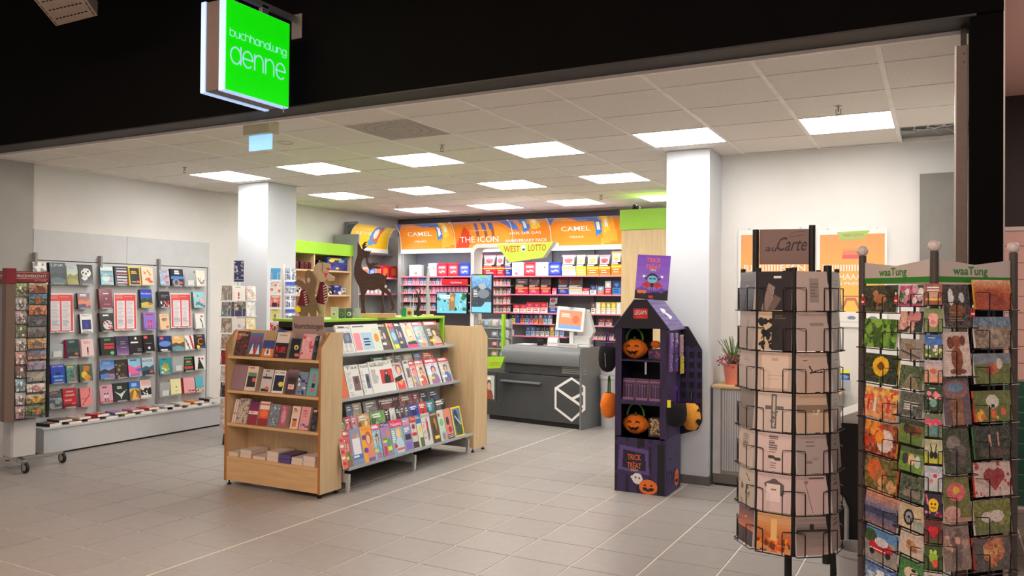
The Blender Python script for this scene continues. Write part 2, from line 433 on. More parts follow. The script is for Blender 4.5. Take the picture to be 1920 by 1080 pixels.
# missing tile
t = thing('loose_cable', 'loose pale cables lying in the open ceiling gap at far right', 'cable', (.0, 7.0, 2.93))
g = G('white_plastic'); rn = random.Random(4)
for k in range(4):
    g.tube([(-.22+.1*k+.06*math.sin(q*1.4+k), -.22+.06*q+.03*math.cos(q*2.+k), .02+.03*math.sin(q+k)) for q in range(9)], .004, 5)
g.build('cable', t, smooth=60)
G('alu').box(-.28, .12, .02, .22, .14, .05).build('support_rail', t)
def sprinkler(px, py, lab):
    p = PZ(px, py, 2.9); t = thing('sprinkler', lab, 'sprinkler', p, 0, 'ceiling sprinklers')
    G('chrome').lathe([(0, 0), (.024, 0), (.02, -.004), (.008, -.006)], 14).build('escutcheon', t, smooth=40)
    G('alu').cyl((0, 0, -.008), (0, 0, -.035), .005, .005, 8).tube([(-.015, 0, -.015), (-.015, 0, -.045), (0, 0, -.055), (.015, 0, -.045), (.015, 0, -.015)], .003, 5).build('spray_head', t)
    G('alu').lathe([(.001, -.055), (.018, -.055), (.018, -.058), (.001, -.058)], 12).build('deflector', t)
sprinkler(346, 314, 'small metal sprinkler head on the ceiling at far left')
sprinkler(829, 272, 'small metal sprinkler head in front of the third front light')
sprinkler(1572, 200, 'metal sprinkler head beside the rightmost ceiling light')
sprinkler(745, 386, 'tiny sprinkler head above the left end of the tobacco shelves')
sprinkler(1127, 366, 'tiny sprinkler head near the rear row lights on the right')
# walls
sb('wall_left', -8.3, 4.93, -.05, -8.1, 11.5, 3.3, 'white_wall')
sb('wall_left_jamb', -8.4, 4.18, -.05, -8.04, 4.93, 3.3, 'jamb_grey')
sb('wall_back', -8.3, 11.2, -.05, -1.8, 11.4, 3.3, 'dark_grey_wall')
sb('wall_right', -1.76, 7.38, -.05, .35, 7.5, 3.3, 'white_wall')
sb('wall_inner', -1.95, 7.3, -.05, -1.76, 11.4, 3.3, 'white_wall')
sb('wall_side', .2, 4.42, -.05, .255, 7.38, 3.3, 'white_wall')
sb('wall_back_upper', -8.1, 11.05, 2.895, -1.95, 11.2, 3.3, 'ceiling_bar')
# header and jamb
sb('wall_front', -12, 4.2, 2.905, .256, 4.42, 4.6, 'black_panel')
sb('trim_2', -12, 4.2, 2.895, .15, 4.40, 2.905, 'brown_trim')
sb('trim_3', -12, 4.402, 2.876, .2, 4.43, 2.91, 'bar_white')
g = G('black_panel').box(.125, 4.22, -.05, .255, 4.42, 2.905); struct(g.build('wall_front_jamb'))
t = thing('shutter_rail', 'tall grey brown metal guide rail standing at the right edge of the shop opening', 'rail', (.095, 4.36, 0))
G('taupe_post').box(-.022, -.04, 0, .026, .04, 2.80).build('rail', t, bevel=.002)
G('alu').box(-.03, -.042, 0, -.022, .04, 2.80).build('edge_strip', t)
G('brown_trim').box(-.004, -.03, 2.80, .02, .03, 2.9).build('top_bracket', t)
for z in (2.76, 2.72): G('black').cyl((.008, -.044, z), (.008, -.039, z), .005, n=8).build('screw', t)
sb('trim_4', .256, 4.215, 0, .262, 4.3, 4.0, 'alu')
sb('ceiling_mall', -12, -3, 4.6, 6, 4.2, 4.7, 'black_panel')
# neighbouring shop at far right
sb('wall_neighbour_upper', .26, 7.35, 2.16, 4, 7.45, 3.2, 'brown_trim')
sb('ceiling_neighbour', .26, 4.3, 3.2, 4, 7.5, 3.25, 'mall_pink')
wn = sb('wall_neighbour', .26, 7.37, 0, 4, 7.47, 2.16, 'grout')
pb = None
for k in range(9):
    z = 1.0+k*.129
    if pb is None: pb = G('mall_pink').box(-.66, 0, 0, .66, .02, .124).build('plank', wn); o = pb
    else: o = pb.copy(); COL.objects.link(o); o.parent = wn
    o.location = (.93, 7.35, z)
tb = None
for k in range(8):
    for q in range(8):
        if tb is None: tb = G('glaze_green').box(0, 0, 0, .114, .012, .114).build('wall_tile', wn, bevel=.003); o = tb
        else: o = tb.copy(); COL.objects.link(o); o.parent = wn
        o.location = (.27+q*.12, 7.358, .03+k*.12)
sb('trim_5', .27, 7.33, 2.15, 1.6, 7.36, 2.18, 'white_plastic')
nb = thing('display_case', 'dark display case with round pale lid at the extreme right edge', 'case', (1.1, 5.9, 0))
G('black').box(-.45, -.3, 0, .45, .3, .72).build('case_body', nb, bevel=.01)
G('alu').box(-.455, -.305, .52, .455, .305, .57).build('metal_band', nb)
G('light_grey_plastic').lathe([(.14, .72), (.15, .76), (.13, .84), (.06, .87), (.001, .88)], 20, (-.3, 0, 0)).build('lid', nb, smooth=40)
# column and pillar
c1 = struct(G('white_column').box(-7.26, 6.87, 0, -6.79, 7.33, 2.9).build('wall_column'))
c2 = struct(G('white_column').box(-2.125, 6.94, 0, -1.745, 7.38, 2.9).build('wall_pillar'))
sb('baseboard_pillar', -2.14, 6.925, 0, -1.73, 7.39, .075, 'skirting')
sb('baseboard_right', -1.73, 7.365, 0, .2, 7.385, .075, 'skirting')
sb('baseboard_column', -7.275, 6.855, 0, -6.775, 7.345, .075, 'skirting')
d = struct(G('door_grey').box(-.135, 7.33, 0, .19, 7.379, 2.63).build('door_1'))
G('alu').box(.12, 7.29, 1.0, .16, 7.33, 1.12).build('door_handle', d)
# ---------------------------------------------------------------- the hanging sign
SX = -3.782
t = thing('hanging_sign', 'glowing green square light box sign with white lettering, hung below the dark ceiling', 'sign', (SX, 3.735, 2.83))
G('sign_body').box(-.175, -.262, .008, -.058, .262, .555).build('sign_body', t, bevel=.004)
G('sign_white').box(-.214, -.27, 0, -.175, .27, .56).build('rear_rim', t, bevel=.004)
G('sign_white').box(-.058, -.27, 0, -.004, .27, .56).build('front_rim', t, bevel=.004)
f = G('sign_green').box(-.004, -.266, .006, 0, .266, .556).build('sign_face', t)
def arc(cx, cy, rx, ry, a0, a1, n=14): return [(cx+rx*math.cos(R(a0+(a1-a0)*k/n)), cy+ry*math.sin(R(a0+(a1-a0)*k/n))) for k in range(n+1)]
def letter(ch):
    bowl = arc(.5, .5, .45, .5, 0, 360, 20)
    return {'d': ([bowl, [(.95, 0), (.95, 1.12)]], 1.05), 'a': ([bowl, [(.95, 0), (.95, 1)]], 1.05), 'b': ([bowl, [(.05, 0), (.05, 1.3)]], 1.05),
            'e': ([[(.05, .5), (.95, .5)]+arc(.5, .5, .45, .5, 0, 318, 18)], 1.05), 'c': ([arc(.5, .5, .45, .5, 45, 315, 16)], .95),
            'n': ([[(.05, 0), (.05, 1)], [(.05, .55)]+arc(.45, .55, .4, .45, 180, 0, 12)+[(.85, 0)]], 1.0),
            'h': ([[(.05, 0), (.05, 1.3)], [(.05, .55)]+arc(.45, .55, .4, .45, 180, 0, 12)+[(.85, 0)]], .95),
            'u': ([[(.05, 1)]+arc(.45, .45, .4, .45, 180, 360, 12)+[(.85, 1), (.85, 0)]], 1.0), 'l': ([[(.05, 1.4), (.05, 0), (.5, 0)]], .55),
            'g': ([bowl, [(.95, 1)]+[(.95, 0)]+arc(.5, -.05, .45, .35, 0, -150, 10)], 1.05)}[ch]
def lettering(g, word, x, z, h, wtot, st, y):
    adv = sum(letter(c)[1] for c in word); k = wtot/adv; cx = x
    for c in word:
        S, a = letter(c)
        for P in S: g.ribbon([(cx+p[0]*k*.97, z+p[1]*h) for p in P], st, y); y -= .00012
        cx += a*k
g = G('sign_white'); lettering(g, 'buchhandlung', -.24, .335, .037, .48, .0046, -.0015); lettering(g, 'denne', -.235, .175, .1, .475, .009, -.0015)
o = g.build('lettering', t, rot=(0, 0, R(90)))
g = G('alu').box(-.13, -.16, .56, -.10, -.10, .66).box(-.13, .12, .56, -.10, .18, .66).box(-.13, -.16, .64, -.10, .465, .68).box(-.16, .452, .53, -.07, .466, .70)
g.build('bracket', t, bevel=.003)
G('alu').cyl((-.02, .24, -.03), (-.02, .24, 0), .004, n=6).build('hook', t)
t = thing('emergency_light', 'small emergency lamp with a glowing pale blue plate under the black header', 'lamp', (-4.55, 4.52, 2.9))
G('exit_box').box(-.135, -.05, -.085, .135, .05, 0).build('housing', t, bevel=.003)
G('exit_plate').box(-.115, -.006, -.2, .115, .006, -.085).build('glowing_plate', t)
t = G('ceiling_bar').tube([(.07*math.cos(R(a)), .07*math.sin(R(a)), 0) for a in range(0, 360, 20)], .004, 5, True).build('ceiling_ring', loc=PZ(535, 268, 2.899), smooth=60)
tag(t, 'flat white ring on the ceiling tile behind the emergency lamp', 'ring')
# louvre fixture under the dark mall ceiling
t = thing('slotted_fixture', 'beige slotted metal fixture hanging at the top left corner', 'fixture', (0, 0, 0))
Pa = [PZ(x, y, 3.62) for x, y in ((62, -2), (105, 49), (183, 29), (150, -20))]
g = G('fixture_beige'); n = g.pts([(p.x, p.y, 3.62) for p in Pa]+[(p.x, p.y, 3.72) for p in Pa])
for q in ((3, 2, 1, 0), (4, 5, 6, 7), (0, 1, 5, 4), (1, 2, 6, 5), (2, 3, 7, 6), (3, 0, 4, 7)): g.face([n+i for i in q])
g.build('housing', t)
g = G('black'); A, B, C_, D_ = Pa
for r in (.12, .42, .74):
    for k in range(9):
        u0 = .12+k*.085
        def q(u, v): p = A.lerp(D_, u).lerp(B.lerp(C_, u), v); return (p.x, p.y, 3.6195)
        g.poly([q(u0, r), q(u0+.055, r), q(u0+.055, r+.045), q(u0, r+.045)])
for u0 in (.03, .93):
    for k in range(5): g.poly([q(u0, .05+k*.19), q(u0+.02, .05+k*.19), q(u0+.02, .19+k*.19), q(u0, .19+k*.19)])
g.build('slots', t)
G('alu').cyl((-5.45, 3.45, 3.7), (-5.45, 3.45, 4.6), .012, n=8).build('hanger', t)
# ---------------------------------------------------------------- printed things
W_ = (236, 236, 232); K_ = (24, 24, 26); RED = (206, 40, 46); STK = (236, 92, 90)
def cover(w, h, spec, seed=0):
    """spec: list of (op, args...) painted in order on a w x h grid"""
    cv = Cv(w, h, spec[0]); rn = random.Random(seed)
    for s in spec[1:]: getattr(cv, s[0])(*s[1:])
    return cv
def auto(cv_w, cv_h, kind, c, seed):
    """stock picture kinds for covers and cards; c = list of colours"""
    rn = random.Random(seed); v = Cv(cv_w, cv_h, c[0]); c = list(c)+[c[-1]]*5
    if kind == 'plain': pass
    elif kind == 'title': v.lines(.2, .12, .85, .3, 2, c[1], seed, .6); v.lines(.25, .8, .8, .9, 2, c[1], seed+1)
    elif kind == 'land': v.grad(c[0], c[1], 0, .55); v.poly([(0, .55), (.3, .45), (.6, .55), (1, .42), (1, 1), (0, 1)], c[2]); v.poly([(0, .75), (.5, .68), (1, .8), (1, 1), (0, 1)], c[3]); v.lines(.2, .08, .8, .24, 2, c[4], seed, .6)
    elif kind == 'person': v.ell(.5, .9, .38, .35, c[1]); v.ell(.5, .42, .22, .22, c[2]); v.ell(.5, .46, .15, .17, c[3]); v.lines(.12, .05, .88, .2, 1, c[4], seed, .8)
    elif kind == 'fig': v.ell(.5, .5, .08, .06, c[1]); v.rect(.42, .55, .58, .75, c[1]); v.rect(.43, .75, .48, .92, c[1]); v.rect(.52, .75, .57, .92, c[1]); v.lines(.2, .1, .8, .28, 3, c[2], seed)
    elif kind == 'pair':
        for x in (.38, .6): v.ell(x, .5, .07, .05, c[1]); v.rect(x-.07, .55, x+.07, .74, c[2]); v.rect(x-.05, .74, x-.01, .9, c[1]); v.rect(x+.01, .74, x+.05, .9, c[1])
        v.rect(0, .9, 1, 1, c[3]); v.lines(.2, .1, .8, .2, 1, c[1], seed)
    elif kind == 'spots': v.speck(16, c[1:4], seed, .05, .1, .95, .95, .1)
    elif kind == 'leaf': v.speck(26, c[1:3], seed, .05, .05, .95, .95, .07); v.line(.2, .9, .7, .15, .015, c[1])
    elif kind == 'stripe':
        for k in range(6): v.rect(.15, .08+k*.15, .92, .15+k*.15, c[1] if k % 2 else c[2])
    elif kind == 'bird': v.poly([(.1, .45), (.45, .6), (.9, .4), (.6, .7), (.5, .9), (.42, .7)], c[1]); v.lines(.25, .18, .75, .36, 2, c[1], seed, .6)
    elif kind == 'abst': v.noise(22, seed, 2); v.speck(7, c[1:4], seed, .1, .2, .9, .9, .16); v.lines(.15, .06, .85, .2, 2, c[4], seed, .6)
    elif kind == 'mag':
        v.noise(20, seed, 2)
        v.rect(0, 0, 1, .16, c[1]); v.lines(.08, .03, .9, .13, 1, c[2], seed, .8); v.ell(.55, .42, .2, .15, c[3]); v.ell(.55, .46, .13, .12, (226, 180, 150)); v.ell(.55, .85, .34, .28, c[4])
        v.lines(.05, .25, .35, .6, 6, c[2], seed, .5); v.rect(.05, .7, .5, .78, (240, 214, 30) if seed % 2 else W_); v.lines(.3, .84, .95, .96, 3, c[1], seed, .55)
    elif kind == 'news':
        v.lines(.2, .04, .8, .12, 1, c[1], seed, .8)
        for x0, x1 in ((.05, .3), (.35, .62), (.67, .95)): v.lines(x0, .22, x1, .95, 16, (170, 168, 164), seed+int(x0*9), .45)
        v.rect(.35, .28, .95, .62, c[2]); v.ell(.65, .45, .12, .12, c[3])
    elif kind == 'pic':
        v.grad(c[0], c[1], 0, 1, 6); v.noise(26, seed, 3); v.ell(.45+.2*rn.random(), .55, .24, .26, c[2]); v.ell(.4+.2*rn.random(), .35, .12, .14, c[3]); v.speck(8, c[1:4], seed, .05, .5, .95, .95, .07)
    return v
def slab(g, cv, w, h, t, edge=(225, 220, 208), spine=None, back=None, m='glossy_print', em='print'):
    """a thin printed block standing on z=0, front at y=0 facing -y"""
    g.canvas(cv, -w/2, 0, w/2, h, 0, m); g.mat = em
    g.col = spine or edge; g.poly([(-w/2, 0, 0), (-w/2, t, 0), (-w/2, t, h), (-w/2, 0, h)][::-1])
    g.col = edge; g.poly([(w/2, 0, 0), (w/2, t, 0), (w/2, t, h), (w/2, 0, h)])
    g.poly([(-w/2, 0, h), (w/2, 0, h), (w/2, t, h), (-w/2, t, h)]); g.poly([(-w/2, 0, 0), (w/2, 0, 0), (w/2, t, 0), (-w/2, t, 0)])
    g.col = back or spine or edge; g.poly([(-w/2, t, 0), (w/2, t, 0), (w/2, t, h), (-w/2, t, h)][::-1])
    return g
def book(lab, w, h, t, cv, loc, rot, spine=(60, 60, 60), group=None, words=(), cat='book', name='book', edge=(226, 220, 206), pages=False, par=None):
    g = G(); slab(g, cv, w, h, t, edge, spine, spine)
    for (s, z, hh, c, ww) in words: g.text(s, 0, z*h, hh*h, -.0006, ww*w if ww else None, 'C', c, 'print')
    o = g.build(name, par, loc, rot)
    if pages:
        q = G('print', edge); q.box(-w/2+.002, .0015, .0015, w/2+.0012, t-.0015, h+.0012); q.build('page_block', o)
    if par is None: tag(o, lab, cat, group)
    return o
# ---------------------------------------------------------------- wall book display
XW = -8.04
wd = thing('wall_book_display', 'pale grey slatted wall unit with low bench along the left wall', 'display unit', (XW, 6.0, 0))
def wl(y, z, x=0): return (x, y-6.0, z)
def wbox(name, m, x0, y0, z0, x1, y1, z1, bevel=0, par=wd, kind=None): return G(m).box(x0, y0-6, z0, x1, y1-6, z1).build(name, par, bevel=bevel, kind=kind)
wbox('upper_panel', 'panel_grey', -.06, 4.935, 1.94, 0, 5.99, 2.245); wbox('upper_panel', 'panel_grey', -.06, 5.994, 1.94, 0, 7.15, 2.245)
YB = [4.93, 5.645, 6.385, 7.11]
for a, b in zip(YB, YB[1:]):
    wbox('bay_panel', 'panel_grey', -.05, a+.03, .28, .012, b-.004, 1.93, .002)
    wbox('upright', 'slot_grey', -.05, a-.004, .28, .05, a+.02, 2.01, .002)
wbox('side_strip', 'panel_grey', -.05, 7.115, .28, .02, 7.15, 1.94)
wbox('bench_top', 'panel_grey', -.05, 4.88, .255, .285, 7.15, .275, .003)
wbox('bench_front', 'panel_grey', .255, 4.90, .02, .272, 7.14, .255)
wbox('bench_side', 'panel_grey', -.05, 4.90, .02, .255, 4.915, .255)
wbox('plinth', 'black', -.02, 4.92, 0, .25, 7.12, .02)
ledge = None
def put_ledge(y, z, wdt):
    global ledge
    if ledge is None:
        g = G('acrylic_edge').box(0, -.055, -.004, .075, .055, 0).box(.071, -.055, 0, .075, .055, .012); g.mat = 'black'
        g.box(-.02, -.062, -.001, .03, -.052, .006).box(-.02, .052, .0, .03, .062, .006); ledge = g.build('book_ledge', wd); o = ledge
    else: o = ledge.copy(); COL.objects.link(o); o.parent = wd
    o.location = wl(y, z, .014); return o
LEAN = R(-9)
def wallbook(px0, py0, px1, py1, desc, kind, *ar, thick=.03, sticker=True, seed=0):
    ar = list(ar); cols = ar.pop(0) if isinstance(kind, str) else None; spine = ar.pop(0)
    words = ar.pop(0) if ar else (); thick = ar.pop(0) if ar else thick
    a = PX(px0+2, py1, -7.955); b = PX(px1, py0, -7.955); y = (a.y+b.y)/2; wdt = b.y-a.y; z = a.z; h = (b.z-a.z)*.985
    nw = max(14, int(px1-px0)); nh = max(20, int(py1-py0))
    cv = auto(nw, nh, kind, cols, seed) if isinstance(kind, str) else cover(nw, nh, kind, seed)
    if sticker: cv.rect(.62, .74, .9, .86, STK)
    put_ledge(y, z, wdt)
    return book(desc, wdt, h, thick, cv, (XW+.014+thick+.035, y, z+.001), (LEAN, 0, R(90)), spine, 'books on the wall display', words)
N1 = (40, 44, 50)
wallbook(63, 491, 91, 533, 'pale book with black marks at the top left of the wall display', 'spots', [W_, K_, (120, 124, 130)], (120, 124, 128), seed=1)
wallbook(93, 492, 125, 532, 'dark teal book titled LINK in the top row of the wall display', 'land', [(44, 58, 68), (50, 70, 80), (38, 54, 60), (78, 110, 116), (44, 58, 68)], (26, 30, 36), [('LINK', .82, .13, (196, 220, 226), .8)], .04, seed=2, sticker=False)
wallbook(126, 497, 149, 533, 'pale blue book with green meadow in the top row beside the LINK book', 'land', [(170, 196, 204), (212, 210, 180), (130, 140, 90), (170, 156, 60), (150, 178, 190)], (200, 200, 180), seed=3, sticker=False)
wallbook(148, 496, 177, 534, 'black book with a white splash, last in the left bay top row', [(42, 42, 46), ('ell', .52, .4, .34, .22, W_), ('ell', .4, .62, .22, .16, (222, 222, 226)), ('speck', 10, [(42, 42, 46)], 4, .2, .2, .8, .8, .05)], (30, 30, 34), sticker=False)
wallbook(146, 549, 171, 579, 'purple and orange book to the right of the upper left red list', 'land', [(96, 84, 120), (196, 110, 80), (214, 130, 90), (60, 60, 110), W_], (50, 44, 60), seed=5)
wallbook(151, 588, 176, 625, 'white and blue book headed SALLY with a dark blue square', [W_, ('rect', .12, .3, .88, .8, (24, 34, 120)), ('poly', [(.5, .4), (.65, .7), (.35, .7)], (30, 60, 190)), ('lines', .15, .86, .85, .98, 2, K_, 1)], (26, 30, 60), [('SALLY', .88, .1, (24, 34, 130), .75)], sticker=False)
wallbook(124, 635, 150, 671, 'dark teal book with a hot pink spine in the left bay', 'land', [(30, 52, 56), (24, 40, 44), (30, 66, 66), (18, 30, 34), (120, 160, 160)], (226, 24, 120), thick=.04, seed=7)
wallbook(153, 635, 178, 670, 'pale pink book with a standing dark couple in the left bay', 'fig', [(238, 206, 204), (70, 30, 40), (214, 130, 130)], (220, 200, 196), seed=8, sticker=False)
wallbook(95, 682, 123, 720, 'bright blue book headed MATT in the left bay', [(22, 60, 190), ('ell', .5, .5, .18, .1, (14, 24, 90)), ('ell', .35, .63, .22, .06, (80, 190, 230)), ('ell', .7, .63, .2, .06, (60, 160, 220)), ('lines', .2, .78, .85, .9, 2, (200, 220, 240), 2)], (20, 40, 150), [('MATT HAIG', .86, .09, W_, .8)], .04, sticker=False)
wallbook(125, 683, 146, 718, 'teal book with a small yellow band beside the blue MATT book', 'abst', [(84, 140, 138), (60, 108, 104), (150, 120, 90), (90, 140, 130), (220, 200, 90)], (70, 120, 120), seed=10)
wallbook(150, 681, 176, 717, 'dark green book with yellow flowers in the left bay', [(78, 100, 70), ('ell', .35, .6, .24, .2, (236, 196, 70)), ('ell', .55, .78, .26, .18, (214, 160, 60)), ('lines', .3, .1, .9, .42, 3, (230, 120, 60), 3, .6)], (60, 66, 54))
wallbook(92, 732, 119, 767, 'grey blue book with orange letters at the bottom left of the wall display', 'abst', [(72, 88, 104), (90, 104, 116), (60, 76, 90), (150, 160, 140), (214, 110, 60)], (80, 84, 90), [('SOMMER', .5, .1, W_, .8)], seed=12, sticker=False)
wallbook(118, 726, 146, 766, 'red book headed ARNO in the bottom row of the left bay', [(190, 36, 48), ('rect', 0, .8, 1, 1, (120, 20, 34)), ('lines', .1, .58, .7, .66, 2, (230, 190, 190), 5)], (140, 30, 40), [('ARNO', .78, .09, W_, .55), ('GEIGER', .6, .09, W_, .7)], .035)
wallbook(151, 725, 175, 763, 'salmon pink book with a curved dark line in the bottom row', [(232, 138, 138), ('line', .85, .05, .8, .4, .03, (100, 40, 60)), ('line', .8, .4, .15, .9, .03, (100, 40, 60)), ('lines', .1, .55, .6, .65, 2, (200, 90, 96), 2)], (120, 90, 96), sticker=False)
# middle bay
wallbook(189, 500, 215, 534, 'light blue book with blue capitals at the top left of the middle bay', [(140, 190, 210), ('rect', 0, 0, 1, .2, (222, 236, 240)), ('ell', .4, .6, .3, .2, (200, 224, 230))], (70, 110, 120), [('TSCHO', .68, .1, K_, .8), ('KALKUL', .45, .12, K_, .9)], seed=14)
wallbook(215, 499, 242, 535, 'black and white striped book titled STALKER with red letters', 'stripe', [K_, (212, 214, 222), (180, 184, 200)], (26, 22, 30), [('STALKER', .55, .12, RED, .85)], .035)
wallbook(242, 500, 266, 535, 'black book with a yellow border in the middle bay top row', [(40, 32, 26), ('frame', .08, (226, 200, 60)), ('lines', .2, .22, .8, .4, 2, (220, 180, 60), 3, .6), ('lines', .2, .8, .8, .88, 1, W_, 1)], (226, 196, 50), seed=16)
wallbook(266, 501, 290, 535, 'peach book with orange blossoms in the middle bay top row', [(244, 216, 184), ('speck', 7, [(224, 110, 70), (236, 150, 110)], 17, .2, .15, .85, .4, .1), ('speck', 9, [(214, 96, 60), (236, 150, 110)], 18, .2, .6, .85, .85, .1)], (230, 200, 170))
wallbook(186, 541, 213, 579, 'maroon hardback with small white marks in the middle bay', [(118, 26, 56), ('rect', .3, .22, .75, .27, (226, 190, 200)), ('ell', .55, .5, .06, .04, W_), ('rect', .3, .76, .8, .8, (210, 160, 170))], (90, 18, 44), thick=.035, sticker=False)
wallbook(264, 542, 288, 577, 'blue book with trees above a golden field, right of the middle red list', 'land', [(44, 70, 190), (60, 90, 200), (40, 80, 50), (200, 190, 80), (50, 76, 190)], (24, 34, 60), [('PROVENCE', .72, .09, W_, .85)], seed=20)
wallbook(187, 586, 215, 622, 'black book with a white mottled patch and white title in the middle bay', [(28, 24, 26), ('lines', .2, .08, .9, .18, 1, W_, 1, .9), ('ell', .55, .65, .34, .25, (220, 210, 214)), ('speck', 12, [(60, 30, 50), (150, 40, 50)], 21, .3, .45, .85, .85, .05)], (22, 20, 22), thick=.04)
wallbook(270, 585, 295, 619, 'purple to pink book with tiny red figures, right of the middle list', 'pair', [(150, 120, 210), (190, 40, 70), (230, 90, 110), (110, 70, 180)], (150, 130, 190), seed=22, sticker=False)
wallbook(188, 631, 217, 667, 'dark green book with green and red letters and a mint disc', [(24, 38, 34), ('lines', .25, .08, .9, .22, 1, (60, 150, 90), 1, .9), ('lines', .2, .32, .9, .68, 2, (200, 50, 60), 2, .7), ('ell', .75, .88, .13, .09, (110, 200, 150))], (20, 26, 24), thick=.045, sticker=False)
wallbook(217, 629, 243, 666, 'dark violet book fading to lilac in the middle bay', [(56, 46, 78), ('grad', (56, 46, 78), (150, 100, 170), .4, 1, 6), ('lines', .35, .3, .8, .7, 4, (190, 180, 210), 5, .25)], (40, 34, 56), thick=.04, sticker=False)
wallbook(243, 628, 270, 665, 'black book with white title and a small frame in the middle bay', [(28, 28, 30), ('ell', .5, .15, .08, .07, W_), ('lines', .1, .32, .9, .44, 1, W_, 3, .8), ('rect', .6, .7, .85, .85, (160, 160, 164)), ('rect', .64, .73, .81, .82, (40, 40, 44))], (20, 20, 22), sticker=False)
wallbook(269, 627, 292, 661, 'black book with a red sticker at its upper left in the middle bay', [(26, 22, 26), ('rect', .08, .06, .4, .2, STK), ('lines', .2, .28, .9, .55, 3, (170, 170, 176), 4, .3), ('ell', .5, .75, .1, .08, W_)], (18, 16, 18), sticker=False)
wallbook(188, 674, 218, 712, 'blue lake book with a dark shore in the middle bay', 'land', [(50, 110, 200), (150, 170, 210), (50, 52, 74), (90, 130, 190), (120, 180, 230)], (40, 70, 150), seed=27)
wallbook(217, 673, 241, 710, 'dark brown book with bronze heads in the middle bay', 'spots', [(46, 38, 36), (92, 74, 60), (150, 130, 100), (60, 50, 46)], (36, 30, 30), seed=28, sticker=False)
wallbook(241, 671, 267, 707, 'pink and sky blue book with a flying shape in the middle bay', [(140, 200, 226), ('lines', .15, .06, .9, .16, 1, (60, 110, 150), 1, .8), ('poly', [(0, .3), (.5, .5), (1, .4), (.9, 1), (.2, 1), (0, .7)], (236, 110, 160)), ('poly', [(.5, .6), (1, .55), (.9, .8)], (70, 110, 200)), ('rect', .1, .85, .9, .98, (150, 100, 190))], (120, 60, 100), sticker=False)
wallbook(267, 669, 291, 705, 'pale blue book with black word BURGER and misty water', 'land', [(206, 222, 228), (160, 206, 220), (70, 100, 116), (40, 60, 74), (190, 214, 224)], (150, 170, 180), [('BURGER', .76, .12, K_, .85)], seed=30)
wallbook(188, 720, 214, 757, 'mauve book with two figures in the bottom row of the middle bay', 'pair', [(214, 160, 180), (50, 46, 52), (220, 220, 214), (200, 90, 90)], (190, 130, 140), seed=31, sticker=False)
wallbook(213, 716, 243, 754, 'dark green book with a white winged figure in the middle bay', 'bird', [(22, 44, 42), (214, 220, 216)], (16, 28, 28), seed=32, sticker=False)
wallbook(243, 714, 264, 751, 'blue book with golden field rows in the bottom row of the middle bay', [(50, 110, 210), ('poly', [(0, .4), (.5, .35), (1, .45), (1, 1), (0, 1)], (230, 196, 80)), ('poly', [(.5, .38), (.2, 1), (0, 1), (0, .6)], (150, 110, 50)), ('poly', [(.55, .38), (.9, 1), (1, .9), (1, .55)], (120, 100, 60)), ('rect', .25, .08, .75, .26, (150, 200, 240))], (40, 80, 150), seed=33)
wallbook(264, 711, 286, 748, 'white book with black forest silhouettes in the middle bay bottom row', [(232, 228, 226), ('rect', .1, .05, .9, .3, (240, 190, 180)), ('rect', 0, .42, 1, .8, (32, 32, 34)), ('speck', 12, [W_], 34, 0, .4, 1, .95, .06)], (214, 214, 212), sticker=False)
# right bay
wallbook(300, 506, 320, 535, 'pale blue and pink book at the top left of the right bay', 'abst', [(160, 186, 214), (230, 150, 150), (214, 110, 110), (190, 200, 220), (230, 120, 130)], (150, 150, 160), seed=35)
wallbook(320, 504, 346, 536, 'dark blue book with a glowing dome in the right bay top row', [(28, 34, 52), ('lines', .3, .08, .8, .36, 2, W_, 3, .7), ('rect', 0, .45, 1, .6, (60, 130, 210)), ('ell', .4, .8, .28, .22, (150, 150, 160)), ('ell', .4, .8, .15, .14, (80, 80, 90))], (20, 22, 34), thick=.035)
wallbook(368, 507, 387, 537, 'cream book with a dark curved twig, last in the right bay top row', [(232, 220, 206), ('line', .2, .5, .5, .85, .05, K_), ('line', .5, .85, .9, .6, .05, K_), ('line', .5, .5, .5, .85, .03, K_)], (220, 206, 190), sticker=True)
wallbook(297, 546, 321, 577, 'charcoal book with white and red birds in the right bay', [(44, 46, 52), ('lines', .25, .15, .9, .4, 3, (150, 150, 156), 2, .3), ('speck', 14, [W_, (210, 60, 70), (226, 160, 150)], 38, .1, .6, .95, .95, .06)], (30, 32, 36))
wallbook(363, 547, 386, 577, 'turquoise book with pink blossoms, right of the rightmost red list', 'spots', [(120, 200, 208), (230, 140, 150), (40, 110, 130), (240, 170, 170)], (60, 120, 130), seed=39, sticker=False)
wallbook(300, 588, 320, 619, 'beige book with a small lilac fish shape in the right bay', [(240, 206, 160), ('ell', .5, .35, .3, .1, (120, 110, 150)), ('ell', .6, .38, .18, .05, (220, 140, 90)), ('lines', .2, .1, .8, .16, 1, (214, 150, 90), 2)], (226, 200, 160))
wallbook(367, 587, 386, 617, 'white book with a slim dark dancer, right of the rightmost list', [(230, 230, 228), ('rect', .6, .12, .85, .22, RED), ('line', .55, .35, .7, .6, .06, K_), ('line', .7, .6, .75, .9, .05, K_)], (210, 210, 208), sticker=False)
wallbook(298, 629, 323, 660, 'blue night book with a red sticker at its upper left', [(36, 60, 130), ('rect', .1, .08, .4, .22, STK), ('ell', .5, .5, .5, .18, (110, 150, 220)), ('rect', 0, .72, 1, 1, (30, 40, 60)), ('lines', .1, .85, .95, .95, 1, W_, 4, .7)], (24, 34, 70), sticker=False)
wallbook(323, 628, 348, 658, 'sandy yellow book with dark hills and water in the right bay', 'land', [(226, 176, 100), (240, 200, 130), (110, 80, 60), (90, 160, 180), W_], (150, 150, 160), seed=43, sticker=False)
